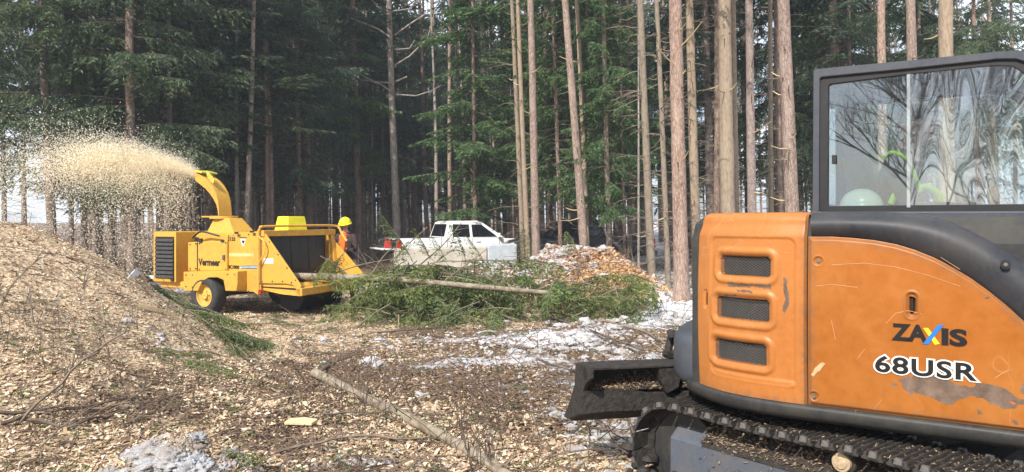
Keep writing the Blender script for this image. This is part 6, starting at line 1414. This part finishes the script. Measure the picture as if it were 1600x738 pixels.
# individually seen branches, pixel polylines laid on the ground: (points, radius, lift list, label)
BR = [([(30, 660), (75, 612), (130, 565), (178, 530), (212, 503)], .010, [.02, .15, .3, .35, .42], 'long thin branch rising diagonally over the mound foot'),
      ([(0, 480), (12, 452), (35, 430), (62, 405), (75, 398)], .009, [.25, .3, .35, .4, .4], 'thin crooked branch at the left edge of the mound'),
      ([(0, 645), (60, 643), (120, 640), (190, 622), (240, 608)], .011, [.05] * 5, 'dark branch lying level from the left edge'),
      ([(0, 665), (45, 655), (100, 668), (150, 655), (200, 637)], .013, [.04] * 5, 'thick dark branch below the level one at lower left'),
      ([(52, 505), (47, 480), (42, 462)], .009, [.03, .2, .32], 'short upright snapped twig on the mound'),
      ([(90, 615), (110, 580), (125, 545)], .006, [.02, .15, .3], 'thin upright twig left of the dark sprigs'),
      ([(140, 640), (200, 632), (260, 622), (300, 612)], .007, [.04, .05, .04, .03], 'wavy twig crossing above the snowy hump'),
      ([(190, 665), (240, 645), (310, 630), (400, 625)], .006, [.04] * 4, 'slim twig stretching right from above the snowy hump'),
      ([(430, 705), (500, 690), (560, 682), (650, 686), (700, 686)], .010, [.03, .05, .05, .04, .03], 'curved pale branch below the bare log'),
      ([(570, 650), (575, 610), (580, 560)], .006, [.02, .25, .5], 'dark upright twig left of the bare log'),
      ([(740, 738), (728, 700), (720, 660)], .006, [.02, .2, .35], 'dark upright twig near the log lower end'),
      ([(775, 735), (752, 700), (735, 668)], .007, [.02, .15, .3], 'leaning dark twig crossing the log lower end'),
      ([(505, 648), (560, 645), (610, 642)], .008, [.04] * 3, 'dark stick under the bare log'),
      ([(500, 585), (530, 565), (562, 552)], .012, [.04, .05, .05], 'short dark stick above the log butt'),
      ([(820, 735), (870, 712), (920, 700), (990, 705)], .007, [.02, .06, .06, .03], 'thin pale branch right of the log lower end'),
      ([(840, 560), (920, 585), (1000, 590)], .008, [.03] * 3, 'brown stick in front of the blade'),
      ([(940, 500), (1000, 515), (1035, 535)], .02, [.04] * 3, 'greenish pole lying in the slush left of the excavator'),
      ([(860, 495), (930, 520), (1005, 548)], .016, [.05] * 3, 'brown pole lying between the stump and the blade'),
      ([(355, 700), (310, 712), (270, 738)], .008, [.06] * 3, 'pale stick poking from the snowy hump'),
      ([(360, 506), (420, 508), (470, 512)], .010, [.03] * 3, 'level brown stick in front of the chipper wheel'),
      ([(590, 520), (680, 512), (760, 500)], .010, [.05] * 3, 'brown stick along the foot of the slash pile'),
      ([(60, 700), (110, 660), (160, 650)], .006, [.02, .06, .03], 'fine twig at lower left'),
      ([(880, 628), (930, 640), (975, 650)], .006, [.03] * 3, 'fine twig beside the blade tip')]
for pts, r, lf, lb in BR:
    r *= 1.35
    P = [gp(x, y, min(l, .05)) for (x, y), l in zip(pts, lf)]; b0 = P[0]
    Q = []
    for (x, y), l in zip(pts, lf):
        if l > .05: Y = b0.y + (.15 * (l)); Q.append(W3(x, y, Y))
        else: Q.append(gp(x, y, l))
    rg = random.Random(len(lb)); SC_ = smooth_curve(Q, 3); n = len(SC_); br = MB()
    SC_ = [p + Vector((rg.gauss(0, .008), rg.gauss(0, .008), rg.gauss(0, .008))) for p in SC_]
    br.tube(SC_, [r * (1 - .6 * i / n) for i in range(n)], 5)
    for k in range(4):
        i = rg.randrange(1, n - 1); d = (SC_[i + 1 if i + 1 < n else i] - SC_[i - 1]).normalized(); dd = (d + Vector((rg.uniform(-.7, .7), rg.uniform(-.7, .7), rg.uniform(.0, .6)))).normalized(); L = rg.uniform(.08, .28)
        br.tube([SC_[i], SC_[i] + dd * L * .5 + Vector((0, 0, .01)), SC_[i] + dd * L], [r * .5, r * .35, r * .15], 4)
    tag(br.build('fallen_branch', M['twig_dark'] if 'dark' in lb or 'brown' in lb else M['twig'], None, origin=b0), lb, 'branch')
# brown branches sticking out of the slash pile
for i, (pts, d) in enumerate([([(655, 415), (690, 385), (718, 352)], 14), ([(610, 410), (640, 380), (668, 355)], 14.2), ([(600, 470), (660, 425), (715, 385)], 13.4), ([(640, 480), (720, 420), (760, 390)], 13.2), ([(500, 435), (560, 415), (612, 405)], 13.6), ([(760, 470), (800, 420), (815, 395)], 13.6), ([(880, 470), (900, 430), (908, 408)], 14), ([(580, 430), (600, 400), (618, 385)], 13.6), ([(850, 440), (930, 412), (1010, 412)], 14.5), ([(830, 455), (900, 440), (990, 470)], 13.5), ([(930, 462), (980, 470), (1030, 472)], 14), ([(600, 445), (680, 410), (770, 412)], 14.4)]):
    Q = smooth_curve([W3(x, y, d) for x, y in pts], 4); br = MB(); n = len(Q); rg = random.Random(i); br.tube(Q, [.016 * (1 - .6 * k / n) for k in range(n)], 5)
    for k in range(6):
        q = Q[rg.randrange(1, n)]; dd = Vector((rg.uniform(-1, 1), rg.uniform(-.6, .6), rg.uniform(-.2, 1))).normalized(); br.tube([q, q + dd * rg.uniform(.15, .45)], [.006, .003], 4)
    tag(br.build('slash_branch', M['twig'], None, origin=Q[0]), 'leafless brown branch sticking out of the slash pile', 'branch', 'bare branches in the slash pile')
b = MB(); b.loft([[gp(200 + 14 * k + j * 0, 438, 0) + Vector((.03 * sin(j * 2.3 + k), .14 * j, .03 + .05 * sin(k * 2.1 + j) ** 2 + (.06 if j == 1 else 0))) for k in range(4)] for j in range(3)], cap=False, closed=False)
o = b.build('tarp', M['tarp'], None, origin=gp(215, 438)); sol = o.modifiers.new('s', 'SOLIDIFY'); sol.thickness = .01; tag(o, 'crumpled pale tarp lying left of the chipper radiator', 'tarp')

# ==================================================================== LOOSE STUFF
def chips_mesh(name, P, size, mats, rng, flat=.75, tet=True, idx=None):
    n = len(P); L = size * rng.uniform(.6, 1.5, n); W_ = L * rng.uniform(.25, .6, n); T = L * rng.uniform(.06, .16, n)
    a = rng.normal(size=(n, 3)); a[:, 2] *= (1 - flat); a /= np.linalg.norm(a, axis=1)[:, None]
    u = rng.normal(size=(n, 3)) * np.array([.5, .5, 1]) + np.array([0, 0, 2.0 * flat]); c = np.cross(a, u); c /= np.linalg.norm(c, axis=1)[:, None]; nn = np.cross(c, a)
    L, W_, T = L[:, None] / 2, W_[:, None] / 2, T[:, None]
    if tet:
        V = np.stack([P - a * L - c * W_ * .4, P - a * L * .3 + c * W_, P + a * L, P + nn * T + c * W_ * .3 - a * L * .4, P + a * L * .5 - c * W_], 1)
        Fq = np.array([[0, 4, 3], [4, 2, 3], [2, 1, 3], [1, 0, 3]])
        k = 5
    else:
        V = np.stack([P - a * L - c * W_, P + a * L - c * W_ * .7, P + a * L * .9 + c * W_ * .8, P - a * L * .8 + c * W_], 1); V = np.concatenate([V, V + (nn * T)[:, None, :]], 1)
        Fq = np.array([[4, 5, 6, 7], [0, 1, 5, 4], [1, 2, 6, 5], [2, 3, 7, 6], [3, 0, 4, 7]]); k = 8
    Fc = (np.arange(n)[:, None, None] * k + Fq[None]).reshape(-1, Fq.shape[1])
    return npmesh(name, V.reshape(-1, 3), Fc, mats)
def stuff(me, name, label, cat):
    o = bpy.data.objects.new(name, me); C.objects.link(o); tag(o, label, cat, kind='stuff'); return o
def scatter(n, rng, dmin, dmax, q0=-.74, q1=.74, pw=0.0):
    d = dmin * (dmax / dmin) ** rng.rand(n); q = rng.uniform(q0, q1, n); return q * d, d
rng = np.random.RandomState(77)
x, y = scatter(190000, rng, 3.2, 17); s_, b_, g_ = ground_masks(x, y); pn = fbm(x, y, 2.4, 51, 5); keep = rng.rand(len(x)) < np.clip((1.0 - s_ * .90 - b_ * .6) * np.clip(.75 + 1.1 * pn, .12, 1.2), .05, 1); x, y = x[keep], y[keep]
near = y < 7.0
P = np.stack([x, y, H(x, y) + .002 + .012 * rng.rand(len(x))], 1); sz = np.clip(.021 + .0012 * y, 0, .04) * np.where(rng.rand(len(y)) < .12, 1.9, 1.0)
_a = rng.normal(size=(2600, 2)) * np.array([.34, .24]) + np.array([-2.2, 4.72]); _P = np.stack([_a[:, 0], _a[:, 1], H(_a[:, 0], _a[:, 1]) + rng.uniform(.0, .055, 2600)], 1)
P = np.concatenate([P, _P]); sz = np.concatenate([sz, np.full(2600, .030)]); near = P[:, 1] < 7.0
stuff(chips_mesh('wood_chips', P[near], sz[near] * 1.0, [M['chip']], rng, .62, False), 'wood_chips', 'coarse wood chips strewn over the foreground', 'wood chips')
stuff(chips_mesh('wood_chips', P[~near], sz[~near], [M['chip']], rng, .55, True), 'wood_chips', 'wood chips covering the mound and clearing', 'wood chips')
x, y = scatter(80000, rng, 3.2, 17); s_, b_, g_ = ground_masks(x, y); pn = fbm(x, y, 2.4, 51, 5); keep = rng.rand(len(x)) < np.clip(.15 + b_ * .9 - .9 * pn, .08, 1) * (1 - .25 * s_); x, y = x[keep], y[keep]
stuff(chips_mesh('bark_litter', np.stack([x, y, H(x, y) + .004 + .015 * rng.rand(len(x))], 1), .036, [M['litter']], rng, .7, True), 'bark_litter', 'dark bark bits and rotten litter over the churned ground', 'litter')
# chunky bright pieces and snow on the mounds behind the slash
def mound_pts(n, cx, cy, rx, ry):
    a = rng.normal(size=(n, 2)) * .45; return cx + a[:, 0] * rx, cy + a[:, 1] * ry
x, y = mound_pts(8000, 2.0, 16.9, 1.35, 1.7); m_ = islands('orange_chips', [(0, (.34, .17, .07)), (.5, (.62, .36, .16)), (1, (.80, .58, .34))])
stuff(chips_mesh('wood_chips', np.stack([x, y, H(x, y) + .02 * rng.rand(len(x))], 1), .09, [m_], rng, .4, True), 'wood_chips', 'orange brown chips heaped right of the slash pile', 'wood chips')
x, y = mound_pts(5200, 1.25, 18.2, 1.7, 1.6)
stuff(chips_mesh('bark_slabs', np.stack([x, y, H(x, y) + .05 * rng.rand(len(x))], 1), .15, [islands('pink_slabs', [(0, (.16, .09, .06)), (.4, (.46, .30, .22)), (1, (.74, .60, .50))])], rng, .25, True), 'bark_slabs', 'pinkish slabs and chips on the snowy heap below the white pickup', 'bark')
def lumps(name, pts, label, seedn=3):
    rg = np.random.RandomState(seedn); base = []
    t_ = (1 + 5 ** .5) / 2; ico = np.array([(-1, t_, 0), (1, t_, 0), (-1, -t_, 0), (1, -t_, 0), (0, -1, t_), (0, 1, t_), (0, -1, -t_), (0, 1, -t_), (t_, 0, -1), (t_, 0, 1), (-t_, 0, -1), (-t_, 0, 1)]) / 1.9
    fc = [(0, 11, 5), (0, 5, 1), (0, 1, 7), (0, 7, 10), (0, 10, 11), (1, 5, 9), (5, 11, 4), (11, 10, 2), (10, 7, 6), (7, 1, 8), (3, 9, 4), (3, 4, 2), (3, 2, 6), (3, 6, 8), (3, 8, 9), (4, 9, 5), (2, 4, 11), (6, 2, 10), (8, 6, 7), (9, 8, 1)]
    # subdivide once
    V = [tuple(v) for v in ico]; cache = {}; F2 = []
    def midp(a, c):
        k = (min(a, c), max(a, c))
        if k not in cache: m = (np.array(V[a]) + np.array(V[c])) / 2; m = m / np.linalg.norm(m) * 1.0; cache[k] = len(V); V.append(tuple(m))
        return cache[k]
    for a, c, e in fc: p, q, r = midp(a, c), midp(c, e), midp(e, a); F2 += [(a, p, r), (c, q, p), (e, r, q), (p, q, r)]
    def sub(V, F_):
        V = [tuple(v) for v in V]; cache.clear(); out_ = []
        def mp_(a, c):
            k = (min(a, c), max(a, c))
            if k not in cache: m = (np.array(V[a]) + np.array(V[c])) / 2; cache[k] = len(V); V.append(tuple(m / np.linalg.norm(m)))
            return cache[k]
        for a, c, e in F_: p, q, r = mp_(a, c), mp_(c, e), mp_(e, a); out_ += [(a, p, r), (c, q, p), (e, r, q), (p, q, r)]
        return np.array(V), out_
    Va = np.array(V); Va = Va / np.linalg.norm(Va, axis=1)[:, None]; levels = [(Va, F2)]; levels.append(sub(*levels[-1])); levels.append(sub(*levels[-1])); levels.append(sub(*levels[-1]))
    VV = []; FF = []; off = 0
    for x, y, z, s in pts:
        V, Fk = levels[3 if s > .055 else 2 if s > .035 else 0]; a = 0; P_ = V * 1.0
        for o_ in range(5):
            w_ = rg.normal(size=(3, 3)) * (1.6 * 1.9 ** o_); a = a + (np.sin(P_ @ w_ + rg.rand(3) * 6.3).sum(1)) * .15 * .74 ** o_
        k = V * (1 + a[:, None] + .03 * rg.normal(size=(len(V), 1))) * s * np.array([rg.uniform(.7, 1.5), rg.uniform(.7, 1.3), rg.uniform(.4, .8)]); th = rg.rand() * 6.28; k = np.stack([k[:, 0] * cos(th) - k[:, 1] * sin(th), k[:, 0] * sin(th) + k[:, 1] * cos(th), k[:, 2]], 1); VV.append(k + np.array([x, y, z])); FF.append(np.array(Fk) + off); off += len(V)
    me = npmesh(name, np.concatenate(VV), np.concatenate(FF), [M['snowlump']], smooth=True); return stuff(me, name, label, 'snow')
pts = []
for cx, cy, sx2, sy2, n, s0 in ((-2.2, 4.66, .27, .13, 60, .065), (-2.05, 4.6, .27, .14, 90, .04), (-1.3, 4.55, .10, .06, 8, .07), (.9, 9.6, 1.6, 1.0, 46, .065), (2.0, 11.6, 1.0, .8, 50, .075), (.9, 5.7, .3, .5, 16, .06), (-2.15, 4.75, .30, .24, 420, .022), (-.9, 5.0, .45, .22, 260, .016), (.9, 5.9, .32, .6, 600, .022), (.7, 9.4, 1.8, 1.1, 1000, .020), (1.1, 18.2, .8, .6, 420, .075), (.3, 10.4, 1.8, .4, 500, .024), (-4.0, 8.4, .2, .15, 14, .03), (-7, 19, 2, 2, 40, .15), (-3, 20, 2, 1.6, 60, .12)):
    for k in range(n):
        x = cx + rnd.gauss(0, sx2); y = cy + rnd.gauss(0, sy2); s = s0 * rnd.uniform(.35, 1.5); pts.append((x, y, 0, s))
_h = H(np.array([p[0] for p in pts]), np.array([p[1] for p in pts])); pts = [(p[0], p[1], float(h) + .05 * p[3], p[3]) for p, h in zip(pts, _h)]
lumps('snow_lumps', pts, 'dirty crumbling snow lumps over the clearing and heaps')
# fine twigs strewn everywhere
paths = []
for k in range(4200):
    d = 3.3 * (6.0) ** rnd.random(); q = rnd.uniform(-.72, .45); x0 = q * d; az = rnd.uniform(0, 6.28); L = rnd.uniform(.08, .42) * (1 + d * .03); up = rnd.random() < .12
    if q < -.3 and rnd.random() < .45: continue
    n = 4; x0_, y0_ = x0, d; P = []
    for i in range(n):
        u = i / (n - 1); xx = x0_ + cos(az) * L * u + rnd.gauss(0, .012); yy2 = y0_ + sin(az) * L * u + rnd.gauss(0, .012); P.append((xx, yy2, 0))
    P = np.array(P); P[:, 2] = H(P[:, 0], P[:, 1]) + .012 + (np.linspace(0, 1, n) * L * .7 if up else np.array([0, .015, .02, .0]))
    paths.append((P, np.linspace(.0045, .002, n) * (1 + d * .04)))
V, Fq = tube_arrays(paths, 3); stuff(npmesh('twig_litter', V, Fq, [plain('strewn_twigs', (.15, .10, .07), .9, 0, 3, .6, 0)]), 'twig_litter', 'fine brown twigs strewn over chips and snow', 'twigs')
paths = []
for k in range(150):
    px, py = rnd.choice([(rnd.gauss(570, 60), rnd.uniform(570, 690)), (rnd.gauss(760, 60), rnd.uniform(640, 735)), (rnd.uniform(0, 330), rnd.uniform(500, 660)), (rnd.uniform(420, 1000), rnd.uniform(520, 700))])
    p = gp(px, py); L = rnd.uniform(.12, .5); az = rnd.uniform(0, 6.28); ln = rnd.uniform(.0, .45); u = np.linspace(0, 1, 5)
    P = np.stack([p.x + cos(az) * ln * L * u ** 1.5, p.y + sin(az) * ln * L * u ** 1.5, p.z - .02 + L * u], 1) + np.random.normal(0, .006, (5, 3)); paths.append((P, np.linspace(.0045, .0015, 5)))
    for j in range(rnd.randint(0, 4)):
        i = rnd.randint(1, 3); a2 = rnd.uniform(0, 6.28); l2 = L * rnd.uniform(.2, .5); q = np.linspace(0, 1, 3); paths.append((P[i] + np.stack([cos(a2) * l2 * .5 * q, sin(a2) * l2 * .5 * q, l2 * q * .8], 1), np.linspace(.0025, .001, 3)))
V, Fq = tube_arrays(paths, 3); stuff(npmesh('dry_weeds', V, Fq, [M['twig_dark']]), 'dry_weeds', 'thin leafless weed stalks standing in the chips', 'weeds')
# brush under the trees at the right and behind the clearing
paths = []
for k in range(3400):
    d = rnd.uniform(14.5, 30); q = rnd.uniform(-.72, .7)
    if d < 19 and q < .1: continue
    if d < 19 and q < .31 and rnd.random() < .7: continue
    if d < 23 and q < 0: continue
    x0 = q * d; az = rnd.uniform(0, 6.28); L = rnd.uniform(.3, 1.3); z0 = Hs(x0, d); el = rnd.uniform(.0, .9); u = np.linspace(0, 1, 4)
    P = np.stack([x0 + cos(az) * L * u * cos(el), d + sin(az) * L * u * cos(el), z0 + L * u * sin(el) - .1 * u * u], 1) + np.array([[0, 0, .02]]); paths.append((P, np.linspace(.009, .003, 4)))
V, Fq = tube_arrays(paths, 3); stuff(npmesh('underbrush', V, Fq, [M['twig']]), 'underbrush', 'tangle of dead brush under the trees at the wood edge', 'underbrush')
# small needle sprigs in the litter
out = []
for k in range(2600):
    d = 3.5 * 5.0 ** rnd.random(); q = rnd.uniform(-.7, .42); x0 = q * d; g = float(ground_masks(np.array([x0]), np.array([d]))[2][0])
    if rnd.random() > .25 + g: continue
    B = np.array([[x0, d, Hs(x0, d) + .012]]) + np.random.normal(0, [.05, .05, .008], (9, 3)); D = np.random.normal(size=(9, 3)); D[:, 2] = abs(D[:, 2]) * .35; D /= np.linalg.norm(D, axis=1)[:, None]
    out.append((B, D, np.full(9, .05 + .002 * d), np.full(9, .011 + .0005 * d)))
stuff(leaves_mesh('needle_sprigs', out, [], [M['needle_bough'], M['twig']], rng), 'needle_sprigs', 'green spruce sprigs scattered in the chips', 'sprigs')
def mudlumps():
    rg = np.random.RandomState(8); V0 = []; Fc = []
    b = MB()
    for k in range(60):
        g = rg.uniform(.55, 1.2); p = rg.uniform(.85, 1.12); z = rg.uniform(.02, .30) if k % 2 else .03 + .1 * rg.rand(); c = TL(g, p, z); s0 = rg.uniform(.02, .06); pts = []
        n = 6
        loops = [[c + Vector((cos(j * 2 * pi / n) * s0 * q * rg.uniform(.7, 1.3), sin(j * 2 * pi / n) * s0 * q * rg.uniform(.7, 1.3), h_ * s0)) for j in range(n)] for q, h_ in ((.5, -.6), (1, -.1), (.8, .4), (.3, .7))]
        b.loft(loops)
    o = b.build('caked_mud', M['mud'], ex, smooth=True, ang=60, kind='stuff')
mudlumps()
# chips riding on the track frame and the blade
def ride(name, fn, n, size, label):
    Pp = np.array([list(fn(rng.rand(), rng.rand())) for _ in range(n)]); Pp -= np.array(EX); me = chips_mesh(name, Pp, size, [M['chip_dull']], rng, .6, True); o = bpy.data.objects.new(name, me); C.objects.link(o); o.parent = ex; o['kind'] = 'stuff'; return o
ride('caked_chips', lambda u, v: TL(-1.28 + 1.84 * u, .86 + .135 * v, .545 - .095 * max(0, (v - .25)) / .75 + .01 * rng.rand()), 2600, .022, '')
ride('caked_chips', lambda u, v: TL(-1.4 + 2.1 * u, .64 + .40 * v, .622 + .012 * rng.rand()), 1500, .016, '')
ride('caked_chips', lambda u, v: TL(-1.28 + 1.84 * u, .995 + .004 * rng.rand(), .44 - .24 * v), 260, .02, '')
ride('caked_chips', lambda u, v: BL(.06 + .9 * u, -.10 + .19 * v, zl + .0 + .17 * exp(-((u - .42) / .25) ** 2) * v + .02 * rng.rand()), 2600, .024, '')
b = MB(); b.loft([[BL(.08 + .9 * k / 12, a, zl + .005 + .16 * exp(-((k / 12 - .42) / .25) ** 2) * j) for k in range(13)] for a, j in ((-.10, 0), (0, .45), (.085, .95), (.09, 0))], cap=False, closed=False); b.build('caked_dirt', M['mud'], ex)
# the plume of chips thrown from the chute
def plume(n, seed):
    r = np.random.RandomState(seed); E = KP(312, 276, .85); P0 = np.array(KL(E[0], .85, E[1]))
    kind = r.rand(n); k = np.where(kind < .50, r.normal(1.25, .36, n), r.uniform(.12, 2.1, n))
    vx = -3.7 * k + r.normal(0, .25, n); vz = 2.55 * np.clip(k, .4, 1.15) ** .6 + r.normal(0, .50, n) * np.where(kind < .5, 1, 1.7); vy = -.75 * k + r.normal(0, .28, n)
    t = np.where(kind < .5, r.uniform(0, .52, n) ** 1.0, r.uniform(0.05, 1.05, n))
    drag = 1 - .18 * t; P = np.stack([P0[0] + vx * t * drag, P0[1] + vy * t * drag, P0[2] + vz * t - 4.9 * t * t], 1) + r.normal(0, .03, (n, 3)) * (1 + 2 * t[:, None]) 
    P[:, 1] += r.uniform(-.14, .14, n); ok = (P[:, 2] > H(P[:, 0], P[:, 1])) & (P[:, 2] > .6)
    return P[ok], t[ok]
P, t = plume(130000, 5)
rng2 = np.random.RandomState(9)
stuff(chips_mesh('flying_chips', P, np.where(t < .3, .014, .025) * rng2.uniform(.5, 1.3, len(P)), [M['chip_pale']], rng2, .0, True), 'flying_chips', 'plume of pale chips thrown left from the chute onto the mound', 'flying chips')

# ------------------------------------------------------------------ thin haze volume added to lift the dark shade between the trunks
b = MB(); b.hexa([(-110, -34, -8), (110, -34, -8), (110, 112, -8), (-110, 112, -8), (-110, -34, 30), (110, -34, 30), (110, 112, 30), (-110, 112, 30)])
m, t, p = newmat('haze'); t.nodes.remove(p); pv = t.nodes.new('ShaderNodeVolumePrincipled'); pv.inputs['Density'].default_value = .0016; pv.inputs['Color'].default_value = (.80, .88, 1.0, 1); pv.inputs['Anisotropy'].default_value = .1
t.links.new(pv.outputs[0], t.nodes['Material Output'].inputs['Volume']); o = b.build('haze', m, None); o['kind'] = 'stuff'; o['label'] = 'thin pale haze added to lift the shade between the trees'
